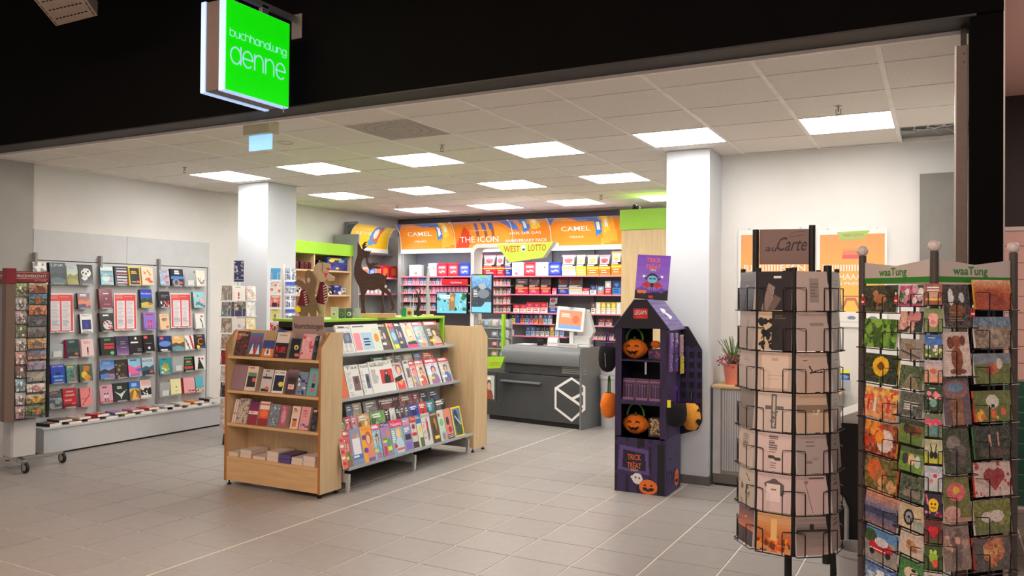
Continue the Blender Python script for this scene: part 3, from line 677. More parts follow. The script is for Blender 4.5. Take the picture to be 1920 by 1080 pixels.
wallbook(347, 628, 366, 657, 'white book with slanting red and green bands in the right bay', [W_, ('poly', [(.5, 0), (.7, 0), (1, .9), (.8, 1)], (190, 40, 50)), ('poly', [(0, .2), (.15, .2), (.6, 1), (.45, 1)], (60, 130, 90)), ('ell', .3, .6, .12, .1, (210, 60, 60))], (220, 220, 220), sticker=False)
wallbook(365, 626, 387, 655, 'black book with a big orange letter C in the right bay', [(22, 22, 26), ('ell', .3, .85, .14, .12, (246, 220, 40)), ('rect', .5, .8, 1, .95, (40, 50, 110))], (20, 20, 24), [('C', .3, .45, (244, 130, 30), None), ('MARC', .85, .1, (220, 220, 220), .5)], sticker=False)
wallbook(299, 670, 324, 702, 'teal book with a yellow green shrub in the right bay', [(50, 160, 170), ('ell', .5, .62, .26, .3, (150, 190, 70)), ('speck', 10, [(240, 220, 120), (230, 110, 80), W_], 46, .1, .3, .95, .95, .07), ('lines', .2, .06, .85, .16, 1, (30, 110, 120), 1, .8)], (60, 130, 150), sticker=False)
wallbook(345, 668, 364, 697, 'dark green book with red bands in the right bay', [(20, 60, 44), ('lines', .1, .12, .9, .2, 1, (110, 180, 120), 2, .8), ('ell', .5, .35, .3, .07, (226, 120, 100)), ('rect', 0, .66, 1, .84, (206, 70, 60)), ('lines', .1, .48, .9, .58, 1, (60, 160, 90), 2, .8)], (16, 30, 24), sticker=False)
wallbook(364, 666, 386, 694, 'white book with the black silhouette of a woman in a long dress', [(226, 224, 224), ('ell', .45, .2, .08, .08, K_), ('poly', [(.4, .25), (.5, .25), (.85, .95), (.2, .95)], K_), ('ell', .75, .22, .11, .08, RED)], (36, 36, 46), thick=.04, sticker=False)
wallbook(320, 709, 342, 741, 'pale yellow book with a tiny dark dot in the bottom row of the right bay', [(240, 234, 180), ('ell', .55, .52, .06, .05, K_), ('lines', .4, .76, .75, .84, 2, (120, 110, 70), 2, .4)], (206, 200, 140), sticker=False)
wallbook(344, 706, 367, 738, 'pink book with a red spine in the bottom row of the right bay', [(236, 170, 176), ('ell', .42, .85, .05, .06, K_), ('ell', .58, .85, .05, .06, K_), ('rect', .68, .8, .95, .92, RED)], (190, 40, 60), thick=.035, sticker=False)
wallbook(367, 705, 384, 736, 'turquoise book with small people on a warm ground at bottom right', [(90, 186, 204), ('rect', 0, .75, 1, 1, (236, 190, 150)), ('speck', 9, [(40, 50, 80), (150, 60, 60)], 51, .05, .6, .95, .9, .06)], (80, 150, 160), sticker=False)
def holder(px0, py0, px1, py1, lab):
    a = PX(px0, py1, -7.96); b = PX(px1, py0, -7.96); put_ledge((a.y+b.y)/2, a.z, .2); h = b.z-a.z; ww = (b.y-a.y)
    t = thing('empty_holder', lab, 'holder', (XW+.085, (a.y+b.y)/2, a.z+.001), R(90))
    G('acrylic_edge').box(-ww/2, -.002, 0, ww/2, 0, h).build('clear_plate', t)
    G('white_plastic').box(-.04, -.008, .012, .05, -.005, .075).build('price_card', t)
    return t
holder(93, 645, 118, 673, 'empty clear book holder with white card in the left bay')
holder(346, 512, 366, 537, 'empty clear book holder in the top row of the right bay')
holder(323, 668, 344, 698, 'clear holder with a red tag between the teal and green books')
holder(299, 716, 318, 745, 'empty clear holder with white card at bottom of the right bay')
# red list posters
for k, (px0, py0, px1, py1, lab) in enumerate(((91, 550, 141, 624, 'red bestseller list poster in the left bay'), (216, 550, 259, 620, 'red bestseller list poster in the middle bay'), (322, 550, 361, 615, 'red bestseller list poster in the right bay'))):
    a = PX(px0, py1, -7.99); b = PX(px1, py0, -7.99); ww = b.y-a.y; h = b.z-a.z
    cv = Cv(60, 84, W_); cv.rect(.035, .03, .965, .975, (232, 82, 84)); cv.rect(.12, .2, .47, .95, (236, 228, 232)); cv.rect(.54, .2, .89, .95, (236, 228, 232))
    cv.lines(.15, .23, .45, .93, 20, (170, 168, 180), k, .4); cv.lines(.57, .23, .87, .93, 20, (170, 168, 180), k+5, .4)
    g = G(); g.mat = 'print'; slab(g, cv, ww, h, .004, m='print'); g.mat = 'print'; g.col = W_
    x0, x1, z0, z1 = -ww*.42, -ww*.1, h*.87, h*.955
    g.ribbon([(x0, z0), (x1, z0), (x1, z1), (x0, z1)], .002, -.0008, True); g.text('SPIEGEL', (x0+x1)/2, h*.915, h*.016, -.001, ww*.26); g.text('Bestseller', (x0+x1)/2, h*.885, h*.016, -.001, ww*.26)
    g.text('Paperback', ww*.14, h*.9, h*.02, -.001, ww*.35)
    o = g.build('list_poster', None, (XW+.04, (a.y+b.y)/2, a.z), (R(-3), 0, R(90))); tag(o, lab, 'poster', 'red bestseller lists on the wall display')
    put_ledge((a.y+b.y)/2, a.z, ww)
# books lying on the bench
bench = [(62, 772, 110, .03, (36, 38, 36), 'black book with white page edges, first on the bench from the left'), (80, 790, 120, .02, (100, 70, 66), 'brown red book at the front left corner of the bench'), (112, 757, 145, .02, (214, 170, 150), 'peach book on the bench behind the brown one'), (128, 778, 165, .02, (226, 206, 190), 'cream book lying at the front edge of the bench'),
 (140, 745, 185, .018, (206, 60, 80), 'red and white book lying at the back of the bench'), (156, 771, 180, .025, (206, 30, 40), 'bright red book lying on the bench below the pink wall book'), (176, 757, 210, .02, (200, 206, 226), 'white and lilac book lying on the bench'), (196, 760, 232, .02, (150, 120, 180), 'purple book lying on the bench under the middle bay'),
 (186, 745, 220, .02, (190, 210, 60), 'lime green book lying on the bench under the middle bay'), (212, 740, 250, .02, (206, 110, 170), 'magenta book lying on the bench'), (232, 756, 262, .022, (240, 222, 206), 'cream white book lying on the bench front under the middle bay'), (244, 735, 280, .02, (226, 60, 60), 'red book lying at the back under the black and white book'),
 (255, 748, 292, .022, (240, 240, 240), 'white book lying on the bench with a pink corner'), (283, 745, 310, .02, (222, 232, 240), 'pale blue book lying on the bench'), (296, 733, 325, .022, (50, 52, 56), 'black book lying on the bench under the right bay'), (312, 742, 345, .02, (236, 236, 232), 'white book lying at the bench front under the right bay'),
 (325, 738, 356, .02, (244, 226, 150), 'pale yellow book lying on the bench'), (340, 728, 370, .022, (240, 150, 60), 'orange book lying on the bench'), (358, 736, 384, .02, (210, 232, 236), 'light turquoise book lying on the bench'), (376, 727, 408, .03, (44, 44, 48), 'dark book on a low stand at the far right end of the bench')]
for k, (px0, py, px1, t, c, lab) in enumerate(bench):
    rn = random.Random(k); front = py > 752 - (px0-60)*.05
    a = PZ(px0, py, .28); b = PZ(px1, py, .28); y = 4.98+(k+.5)*2.1/20; x = (-7.86 if k % 2 else -7.93)+rn.uniform(-.01, .01)
    cv = auto(14, 20, rn.choice(['title', 'abst', 'spots']), [c, tuple(max(0, v-60) for v in c), W_, (200, 90, 90)], k)
    g = G(); slab(g, cv, .135, .2, t, (238, 232, 222), tuple(max(0, v-30) for v in c))
    g.xf(Matrix.Rotation(R(-90), 4, 'X')); o = g.build('book', None, (-7.785-rn.uniform(0, .02), y, .2757+t+(.031 if k % 2 else 0)), (0, 0, R(90+rn.uniform(-7, 7))))
    tag(o, lab, 'book', 'books lying on the bench')
# ---------------------------------------------------------------- wooden end shelves and magazine gondola
def end_unit(name, lab, x0, x1, yf, yb, full):
    t = thing(name, lab, 'shelf', ((x0+x1)/2, (yf+yb)/2, 0)); cx, cy = (x0+x1)/2, (yf+yb)/2; s = 1 if yb > yf else -1
    for xa, xb, edge in ((x0, x0+.022, x0), (x1-.022, x1, x1)):
        P = [(yf-cy, .035), (yb-cy, .035), (yb-cy, 1.305), (yf-cy+s*.11, 1.305), (yf-cy, 1.185)]
        G('maple').prism(P, xb-xa, 'x', xa-cx).build('side_board', t)
        q = G('beech_edge'); Q = [(yf-cy, .035), (yf-cy, 1.185), (yf-cy+s*.11, 1.305)]
        for a, b in zip(Q, Q[1:]):
            q.poly([(xa-cx-.0006, a[0]-s*.001, a[1]+.001), (xb-cx+.0006, a[0]-s*.001, a[1]+.001), (xb-cx+.0006, b[0]-s*.001, b[1]+.001), (xa-cx-.0006, b[0]-s*.001, b[1]+.001)])
        q.build('edge_banding', t)
    G('maple').box(x0-cx+.022, (yb-s*.018)-cy, .05, x1-cx-.022, yb-cy, 1.30).build('back_board', t)
    if full:
        for z in (1.088, .798, .520): G('maple_flat').box(x0-cx+.022, yf-cy+.004, z-.022, x1-cx-.022, yb-cy-.018, z).build('shelf_board', t, bevel=.0015)
        G('maple_flat').box(x0-cx+.022, yf-cy+.004, .215, x1-cx-.022, yb-cy-.018, .24).build('shelf_board', t, bevel=.0015)
        G('maple_flat').box(x0-cx+.022, yf-cy+.006, .04, x1-cx-.022, yf-cy+.024, .214).build('front_panel', t)
    for x in (x0+.03, x1-.03):
        for y in (yf+s*.03, yb-s*.03): G('black').cyl((x-cx, y-cy, 0), (x-cx, y-cy, .012), .018, n=12).cyl((x-cx, y-cy, .012), (x-cx, y-cy, .035), .007, n=8).build('foot', t, smooth=40)
    return t
end_unit('book_shelf', 'maple book shelf with four rows of new books and orange edges, in the foreground', -5.335, -4.29, 4.93, 5.19, True)
end_unit('end_shelf', 'maple end board unit at the far end of the magazine rack', -5.335, -4.215, 7.45, 7.18, False)
def eb(px0, px1, yt, yb, z, lab, kind, *ar, thick=.025, lean=-14, seed=0, Y=4.965, edge=(206, 188, 172)):
    ar = list(ar); cols = ar.pop(0) if isinstance(kind, str) else None; spine = ar.pop(0); words = ar.pop(0) if ar else (); thick = ar.pop(0) if ar else thick
    a = PY(px0, yb, Y); b = PY(px1, yb, Y); w = b.x-a.x; t = PY((px0+px1)/2, yt, Y+.05); h = (t.z-z)/math.cos(R(lean))
    cv = auto(max(16, int(px1-px0)+4), max(24, int(yb-yt)), kind, cols, seed) if isinstance(kind, str) else cover(max(16, int(px1-px0)+4), max(24, int(yb-yt)), kind, seed)
    return book(lab, w, h, thick, cv, ((a.x+b.x)/2, Y-.004, z+.001), (R(lean), 0, 0), spine, 'new books on the maple shelf', words, edge=edge)
RO = 'of the maple shelf'
eb(438, 463, 621, 664, 1.09, f'brown red book headed WOLF, leftmost in the top row {RO}', 'abst', [(84, 48, 40), (150, 50, 46), (60, 40, 36), (190, 90, 80), (210, 170, 140)], (50, 32, 28), [('WOLF', .8, .09, (226, 200, 180), .7)], seed=1)
eb(464, 488, 624, 667, 1.09, f'blue and magenta book with white spikes in the top row {RO}', [(70, 90, 140), ('grad', (80, 130, 170), (150, 60, 120), 0, .4), ('poly', [(.1, .9), (.3, .45), (.4, .9)], W_), ('poly', [(.4, .95), (.55, .4), (.65, .95)], (220, 60, 50)), ('poly', [(.6, .95), (.75, .45), (.9, .95)], W_), ('rect', 0, .9, 1, 1, (110, 80, 60))], (150, 120, 100))
eb(490, 511, 638, 668, 1.09, f'small blue and orange book in the top row {RO}', [(60, 70, 140), ('rect', 0, .5, 1, 1, (226, 130, 50)), ('poly', [(.2, .9), (.4, .4), (.5, .9)], W_), ('poly', [(.5, .9), (.65, .4), (.8, .9)], W_), ('rect', .4, .6, .6, .8, (60, 90, 150))], (190, 120, 60))
eb(513, 537, 623, 669, 1.09, f'thick cream book with red word RISE in the top row {RO}', [(222, 208, 196), ('rect', 0, .42, 1, 1, (34, 28, 30)), ('speck', 7, [(200, 30, 40)], 3, .1, .6, .9, .95, .08)], (60, 40, 40), [('ANDREAS', .86, .05, K_, .6), ('RISE', .2, .22, (220, 40, 46), .8)], .06)
eb(541, 560, 634, 670, 1.09, f'black book with a yellow flower in the top row {RO}', [(26, 28, 32), ('ell', .6, .45, .22, .12, (230, 206, 110)), ('ell', .6, .46, .1, .06, (40, 40, 40)), ('rect', .55, .75, .95, .88, (226, 110, 110)), ('frame', .05, (60, 90, 110))], (20, 22, 26), seed=5)
eb(562, 584, 626, 672, 1.09, f'pink book with darker pink flowers in the top row {RO}', 'spots', [(230, 166, 172), (206, 90, 110), (190, 70, 90), (236, 190, 190)], (180, 110, 120), seed=6)
eb(586, 593, 630, 674, 1.09, f'black book half hidden at the right end of the top row {RO}', 'abst', [(30, 30, 36), (60, 70, 84), (40, 44, 54), (80, 90, 100), (150, 150, 160)], (22, 22, 26), seed=7)
eb(513, 528, 619, 640, 1.10, f'blue book peeking out behind the cream RISE book', 'plain', [(50, 90, 150)], (30, 60, 110), Y=5.10)
eb(433, 456, 683, 729, .8, f'plain mauve book, leftmost in the second row {RO}', 'plain', [(150, 120, 132)], (120, 96, 106), thick=.03)
eb(458, 478, 686, 732, .8, f'cream book with a dark green picture in the second row {RO}', [(226, 210, 192), ('rect', .12, .3, .9, .85, (34, 40, 42)), ('rect', .12, .25, .9, .42, (110, 140, 116)), ('rect', .6, .48, .9, .62, (224, 110, 90)), ('lines', .15, .05, .85, .16, 1, (196, 120, 110), 1)], (214, 196, 176), thick=.07)
eb(487, 507, 692, 733, .8, f'pale book with a black skyline in the second row {RO}', [(206, 200, 198), ('lines', .3, .06, .8, .14, 1, (90, 90, 96), 1), ('rect', .1, .32, .9, .42, (60, 50, 54)), ('rect', .35, .2, .42, .35, (60, 50, 54)), ('rect', .1, .85, .8, .98, (40, 36, 40)), ('ell', .62, .82, .16, .08, (226, 100, 80))], (180, 176, 172))
eb(509, 530, 694, 736, .8, f'book headed KOBR with a blue night picture and yellow disc', [W_, ('rect', .08, .22, .92, .9, (20, 30, 70)), ('ell', .7, .6, .22, .11, (236, 220, 60)), ('rect', .08, .72, .92, .9, (30, 32, 30))], (210, 200, 190), [('KOBR', .85, .1, K_, .85)])
eb(534, 553, 693, 738, .8, f'dark brown book with a cream label in the second row {RO}', [(70, 52, 56), ('grad', (140, 110, 130), (60, 40, 44), 0, .4), ('ell', .5, .42, .4, .1, (46, 30, 32)), ('rect', .2, .6, .8, .8, (236, 220, 206)), ('lines', .28, .64, .72, .77, 3, RED, 2)], (46, 34, 36))
eb(555, 572, 697, 739, .8, f'book collaged from blue and white squares in the second row {RO}', 'spots', [(120, 140, 170), W_, (30, 60, 120), (40, 40, 50), (180, 50, 60)], (60, 66, 80), seed=13)
eb(574, 593, 690, 741, .8, f'teal book with a red and black ladder of letters, last in the second row', [(110, 170, 178), ('rect', .42, .22, .62, .34, (224, 70, 70)), ('rect', .4, .38, .66, .5, (224, 90, 90)), ('rect', .4, .54, .7, .7, (34, 30, 40)), ('rect', .38, .74, .7, .86, (224, 90, 90))], (84, 140, 150))
for k in range(2): book(('second slim' if k else 'first slim')+' pale paperback spine, left in the third row', .018, .2, .11, cover(8, 30, [(232, 214, 206), ('rect', .3, .55, .8, .63, K_)]), (-5.285+.024*k, 4.965, .521), (R(-14), 0, 0), (226, 208, 200), 'new books on the maple shelf')
eb(443, 461, 746, 792, .522, f'taupe book with a dark branch pattern in the third row {RO}', 'leaf', [(196, 182, 168), (90, 76, 70), (110, 100, 90)], (216, 200, 190), seed=16)
eb(463, 480, 752, 795, .522, f'purple and red book with a cream band in the third row {RO}', [(120, 30, 80), ('grad', (90, 30, 110), (150, 30, 60), 0, .45), ('rect', 0, .42, 1, .56, (236, 222, 214)), ('lines', .2, .46, .8, .52, 1, K_, 1), ('rect', 0, .56, 1, 1, (150, 30, 60))], (226, 210, 200))
eb(482, 500, 752, 797, .522, f'orange book with a white band and sun in the third row {RO}', [(226, 84, 50), ('rect', 0, .16, 1, .34, (236, 222, 214)), ('rect', 0, .0, 1, .1, (236, 222, 214)), ('ell', .5, .5, .4, .14, (244, 120, 60)), ('rect', 0, .7, 1, 1, (150, 40, 50))], (226, 210, 200))
eb(502, 520, 757, 799, .522, f'blue grey book with a dark sprig in the third row {RO}', 'leaf', [(120, 138, 150), (80, 96, 106), (200, 206, 210)], (100, 116, 126), seed=19)
eb(522, 535, 759, 801, .522, f'slim mauve pink book with an oval in the third row {RO}', [(176, 96, 116), ('ell', .5, .5, .3, .3, (220, 150, 170)), ('lines', .25, .1, .8, .2, 1, (226, 190, 190), 1)], (150, 90, 96), thick=.04)
eb(543, 558, 761, 803, .522, f'cream pink book with an orange jar in the third row {RO}', [(234, 204, 190), ('lines', .15, .1, .7, .3, 3, (110, 60, 50), 1), ('rect', .2, .6, .75, .9, (214, 130, 80)), ('rect', .2, .55, .75, .62, (90, 50, 44))], (200, 160, 146))
eb(560, 577, 762, 805, .522, f'rose pink book with small dark shapes in the third row {RO}', [(226, 160, 166), ('lines', .25, .15, .8, .45, 5, (190, 90, 100), 1), ('speck', 6, [(90, 40, 60), (120, 90, 160)], 21, .2, .75, .9, .95, .07)], (206, 140, 146))
eb(581, 593, 765, 807, .522, f'black book at the right end of the third row {RO}', 'abst', [(34, 30, 34), (60, 50, 50), (44, 40, 40), (90, 80, 70), (220, 200, 160)], (24, 22, 24), seed=22)
def stack(px0, px1, n, t, lab, c=(226, 208, 192), cover_c=(206, 200, 196)):
    a = PY(px0, 860, 4.95); b = PY(px1, 860, 4.95)
    for k in range(n):
        g = G('print', c).box(-(b.x-a.x)/2+.001, -.004, .0015, (b.x-a.x)/2-.001, .19, t-.0015); g.col = cover_c; g.box(-(b.x-a.x)/2, -.003, 0, (b.x-a.x)/2, .195, .0015).box(-(b.x-a.x)/2, -.003, t-.0015, (b.x-a.x)/2, .195, t)
        o = g.build('book', None, ((a.x+b.x)/2, 4.955+.004*k, .2405+k*t)); tag(o, lab if n == 1 else (('upper ' if k else 'lower ')+lab), 'book', 'book stacks on the lowest shelf')
stack(428, 446, 1, .035, 'single thick cream book block at the left of the lowest shelf')
stack(450, 470, 2, .033, 'cream page block in the second pile of the lowest shelf', cover_c=(206, 204, 204))
stack(474, 497, 1, .027, 'thin pale paperback lying low in the third pile of the lowest shelf')
stack(500, 521, 2, .04, 'thick cream page block left of the purple books')
stack(522, 544, 2, .034, 'violet book lying on the lowest shelf', (90, 78, 140), (84, 60, 100))
stack(546, 567, 2, .028, 'cream book right of the purple books on the lowest shelf')
stack(568, 590, 2, .04, 'large cream page block at the right end of the lowest shelf')
t = thing('sign_plate', 'taupe sign plate reading Neuerscheinungen above the maple shelf', 'sign', (-4.62, 5.14, 1.19))
g = G('print', (168, 146, 138)).box(-.17, 0, 0, .17, .004, .24); g.build('plate', t)
G('print', K_).text('Neuerscheinungen', 0, .135, .05, -.0012, .31, 'C', K_, 'print', .25, .004).build('lettering', t)
G('print', K_).box(-.01, .004, -.0, .01, .03, .12).build('clip', t)
# core of the magazine rack
t = thing('magazine_rack', 'long grey magazine rack with a lime green top between the maple end boards', 'rack', (-4.6, 6.18, 0))
def gb(name, m, x0, y0, z0, x1, y1, z1, bevel=0): return G(m).box(x0+4.6, y0-6.18, z0, x1+4.6, y1-6.18, z1).build(name, t, bevel=bevel)
gb('counter_top', 'lime', -5.06, 5.195, 1.377, -4.575, 7.17, 1.40, .002)
gb('end_strip', 'lime', -4.62, 7.14, 1.10, -4.575, 7.165, 1.377)
gb('back_panel', 'metal_grey', -4.66, 5.195, .06, -4.62, 6.17, 1.33); gb('back_panel', 'metal_grey', -4.66, 6.176, .06, -4.62, 7.165, 1.33)
gb('rear_panel', 'metal_grey', -5.04, 5.2, .06, -5.0, 7.16, 1.33)
gb('dark_gap', 'black', -5.0, 5.2, 1.33, -4.63, 7.16, 1.376)
tiers = [(1.09, -4.45), (.725, -4.37), (.19, -4.22)]
for z, xl in tiers:
    d = 4.6+xl
    g = G('metal_grey').prism([(-.02, z-.012+.05), (d, z-.012), (d, z), (-.02, z+.055)], 1.96, 'y', -.98)
    g = G('metal_grey'); n = g.pts([(-.02, -.98, z+.04), (d, -.98, z-.008), (d, -.98, z), (-.02, -.98, z+.048), (-.02, .98, z+.04), (d, .98, z-.008), (d, .98, z), (-.02, .98, z+.048)])
    for q in ((3, 2, 1, 0), (4, 5, 6, 7), (0, 1, 5, 4), (1, 2, 6, 5), (2, 3, 7, 6), (3, 0, 4, 7)): g.face([n+i for i in q])
    g.build('shelf_plate', t)
    G('acrylic_edge').box(d, -.98, z-.006, d+.004, .98, z+.022).build('clear_lip', t)
    for y in (-.97, .0, .955): G('tin').box(.0, y-.004, z-.055, d-.06, y+.004, z-.01).build('bracket', t)
for y in (-.96, -.02, .93):
    G('tin').box(.02, y-.012, .08, .37, y+.012, .15).build('base_arm', t, bevel=.002)
    G('tin').box(.34, y-.014, .02, .365, y+.014, .14).cyl((.35, y, 0), (.35, y, .02), .016, n=10).build('base_foot', t)
gb('plinth', 'black', -4.98, 5.3, 0, -4.68, 7.1, .06)
def mag(tier, row, px0, px1, h, lab, kind, cols, title=None, tc=W_, lean=None, thick=.008, grp=None, wd_=None, name='magazine', cat='magazine', seed=0, tsh=.09, tz=.88):
    z, xl = tiers[tier]; x = xl-.012-(.05 if tier else .04)*row*(1.35 if tier == 2 else 1); a = PX(px0, 700+70*(tier-1), x); b = PX(px1, 700+70*(tier-1), x); w = min(b.y, 7.165)-max(a.y, 5.2)
    y = (min(b.y, 7.165)+max(a.y, 5.2))/2; zz = z+.012+(.0085*row)+(.075*row if row else 0); h *= 1.04
    ln = lean if lean is not None else (-25, -20, -13)[tier]
    cw = 30; chh = int(cw*h/w) if w > 0 else 40; chh = min(chh, 60)
    cv = auto(cw, chh, kind, cols, seed) if isinstance(kind, str) else cover(cw, chh, kind, seed)
    o = book(lab, w, h, thick, cv, (x, y, zz), (R(ln), 0, R(90)), (214, 210, 204), grp, [(title, tz, tsh, tc, .85)] if title else (), cat, name)
    return o
T = lambda k: ('top', 'middle', 'bottom')[k]+' tier'
ng = 'magazines in the rack'
NEWS = [(226, 226, 222), (90, 92, 100), (90, 110, 150), (140, 140, 150)]
def pile(*a, n=2, **k): return mag(*a, **k)
mag(0, 0, 641, 668, .25, 'newspaper with a blue picture, leftmost on the top tier', 'news', NEWS, 'Zeitung', K_, -18, .02, 'newspapers in the rack', name='newspaper', cat='newspaper', seed=1)
mag(0, 0, 669, 720, .25, 'wide newspaper with pink, blue and green boxes on the top tier', [(226, 226, 222), ('lines', .05, .05, .7, .2, 2, (110, 110, 116), 1), ('rect', .03, .28, .28, .9, (234, 150, 160)), ('rect', .3, .3, .7, .9, (170, 206, 230)), ('lines', .35, .5, .66, .8, 3, (30, 50, 90), 3), ('rect', .73, .15, .97, .9, (206, 226, 200)), ('ell', .85, .5, .1, .16, (240, 150, 70))], None, None, K_, -18, .025, 'newspapers in the rack', name='newspaper', cat='newspaper')
mag(0, 0, 722, 738, .26, 'dark magazine headed Game on the top tier', 'mag', [(50, 40, 42), (60, 30, 34), W_, (80, 60, 60), (90, 70, 80)], 'Game', grp=ng, seed=2)
mag(0, 0, 740, 753, .26, 'yellow and blue motor magazine on the top tier', [(90, 120, 160), ('rect', 0, 0, .18, 1, (250, 224, 30)), ('rect', .18, 0, 1, .22, RED), ('ell', .6, .5, .3, .16, (150, 190, 220)), ('rect', .3, .8, .9, .95, (240, 220, 40))], None, 'PC', W_, grp=ng)
mag(0, 0, 755, 766, .26, 'dark blue magazine between the yellow and the portrait magazines', 'mag', [(30, 34, 80), (24, 26, 50), W_, (60, 60, 140), (50, 50, 120)], 'Tele', grp=ng, seed=3)
mag(0, 0, 767, 787, .26, 'magazine with a blonde woman portrait on the top tier', [(190, 190, 196), ('ell', .55, .42, .34, .3, (206, 170, 110)), ('ell', .55, .45, .2, .2, (240, 204, 180)), ('poly', [(.1, .75), (.9, .7), (1, .85), (.1, .85)], (30, 30, 34)), ('rect', 0, .84, 1, 1, (226, 60, 130)), ('rect', .46, .53, .62, .57, (190, 50, 60))], None, 'Y', RED, grp=ng, tsh=.13)
mag(0, 0, 788, 806, .26, 'red topped magazine with a standing woman on the top tier', 'mag', [(120, 160, 190), (214, 36, 44), W_, (190, 150, 100), (196, 180, 160)], 'Frau', grp=ng, seed=4)
mag(0, 0, 810, 834, .26, 'red edged magazine pile at the right end of the top tier', 'mag', [(90, 60, 50), (220, 40, 40), W_, (60, 40, 40), (190, 170, 160)], 'Stern', grp=ng, seed=5, thick=.035)
mag(1, 0, 640, 655, .24, 'orange newspaper half hidden behind the maple shelf', 'plain', [(232, 110, 70)], None, K_, -15, .015, 'newspapers in the rack', name='newspaper', cat='newspaper')
mag(1, 0, 657, 683, .27, 'newspaper headed Taz on the middle tier', [(226, 226, 224), ('lines', .05, .22, .4, .95, 16, (180, 178, 176), 2, .45), ('rect', .48, .35, .95, .8, (120, 90, 96)), ('ell', .7, .5, .12, .1, (80, 50, 56))], None, 'Taz', K_, -16, .03, 'newspapers in the rack', name='newspaper', cat='newspaper')
mag(1, 0, 685, 701, .27, 'newspaper headed Südd on the middle tier', [(228, 228, 226), ('lines', .05, .22, .4, .95, 16, (180, 178, 176), 3, .45), ('rect', .5, .34, .95, .78, (84, 100, 124)), ('ell', .7, .5, .14, .1, (40, 50, 70))], None, 'Südd', K_, -16, .03, 'newspapers in the rack', name='newspaper', cat='newspaper')
mag(1, 0, 702, 745, .28, 'newspaper headed DIE WELT with a woman on a red picture', [(226, 226, 222), ('lines', .05, .2, .35, .95, 18, (184, 182, 180), 4, .45), ('lines', .05, .13, .95, .17, 1, (150, 150, 150), 1), ('rect', .42, .26, .96, .72, (200, 52, 56)), ('poly', [(.55, .72), (.6, .45), (.7, .4), (.82, .5), (.85, .72)], (36, 26, 30)), ('ell', .7, .38, .07, .07, (40, 26, 28)), ('ell', .7, .39, .04, .045, (214, 160, 140)), ('lines', .45, .78, .95, .92, 3, (150, 150, 150), 5)], None, 'DIE WELT', K_, -16, .035, 'newspapers in the rack', name='newspaper', cat='newspaper', tsh=.07)
mag(1, 0, 747, 765, .25, 'magazine with a face and a red envelope right of DIE WELT', [(206, 206, 210), ('ell', .6, .25, .3, .18, (150, 90, 70)), ('ell', .6, .28, .2, .14, (232, 190, 160)), ('poly', [(0, .55), (.8, .45), (.8, .62), (0, .72)], K_), ('rect', .1, .66, .9, 1, (224, 70, 70)), ('poly', [(.2, .7), (.8, .68), (.5, .85)], (244, 160, 90))], None, 'Bild', (150, 30, 60), grp=ng)
mag(1, 0, 767, 777, .26, 'slim grey newspaper on the middle tier', 'news', [(220, 218, 216), (120, 110, 106), (110, 110, 110), (90, 90, 90)], 'Zeit', K_, -18, .02, 'newspapers in the rack', name='newspaper', cat='newspaper', seed=6)
mag(1, 0, 779, 789, .25, 'red and white weekly on the middle tier', 'mag', [(230, 150, 160), (220, 40, 50), W_, (190, 60, 80), (100, 180, 190)], 'Rtv', grp=ng, seed=7)
mag(1, 0, 790, 805, .25, 'weekly with a red title and crowd pictures on the middle tier', 'mag', [(214, 190, 180), (226, 120, 110), W_, (50, 46, 60), (200, 90, 80)], 'Post', grp=ng, seed=8)
mag(1, 0, 808, 830, .25, 'white weekly with a violet group picture on the middle tier', 'mag', [(214, 210, 224), (220, 60, 110), W_, (80, 76, 130), (130, 130, 170)], 'Freizeit', grp=ng, seed=9)
mag(1, 0, 833, 851, .25, 'weekly with a red scribbled title at the right end of the middle tier', 'mag', [(206, 206, 206), (220, 40, 70), W_, (90, 90, 96), (60, 130, 190)], 'Welt', grp=ng, seed=10)
for k, (a, b, c, l) in enumerate(((709, 733, (30, 110, 84), 'green folder standing behind the newspapers of the middle tier'), (735, 750, (150, 140, 132), 'grey paper behind the face magazine of the middle tier'), (752, 765, (130, 130, 126), 'grey brown journal in the rear row of the middle tier'), (767, 784, (176, 168, 150), 'beige journal in the rear row of the middle tier'), (787, 800, (110, 130, 170), 'blue grey journal in the rear row of the middle tier'), (802, 822, (190, 80, 60), 'journal with a red top in the rear row of the middle tier'))):
    mag(1, 1, a, b, .235, l, 'abst', [c, tuple(int(v*.7) for v in c), tuple(int(v*.8) for v in c), (150, 150, 146), (226, 222, 210)], seed=20+k, grp='rear row of the middle tier')
# bottom tier
mag(2, 0, 641, 646, .3, 'red striped magazine mostly hidden by the maple shelf', 'stripe', [(226, 120, 110), RED, W_], grp=ng)
mag(2, 0, 647, 665, .29, 'red magazine headed Gala, nearest in the bottom tier', 'mag', [(200, 90, 90), (214, 40, 60), W_, (150, 100, 80), (60, 130, 90)], 'Gala', grp=ng, seed=31)
mag(2, 0, 666, 685, .29, 'magazine with a group of women in white on the bottom tier', [(130, 150, 190), ('ell', .3, .2, .1, .07, (190, 140, 110)), ('ell', .55, .16, .1, .07, (190, 140, 110)), ('ell', .75, .22, .1, .07, (220, 170, 120)), ('rect', .15, .26, .9, .7, (236, 232, 240)), ('rect', 0, .72, 1, .84, (60, 120, 190)), ('lines', .1, .74, .9, .82, 1, W_, 1)], None, grp=ng)
mag(2, 0, 686, 706, .29, 'orange and purple magazine headed Yella', [(240, 170, 50), ('ell', .65, .35, .28, .2, (190, 90, 50)), ('ell', .62, .38, .16, .13, (236, 190, 160)), ('ell', .68, .8, .3, .3, (226, 140, 110)), ('ell', .25, .3, .2, .07, (110, 50, 150)), ('ell', .3, .66, .2, .08, (120, 50, 160)), ('rect', .4, .88, 1, 1, (130, 90, 180))], None, 'Yella', (250, 90, 40), grp=ng)
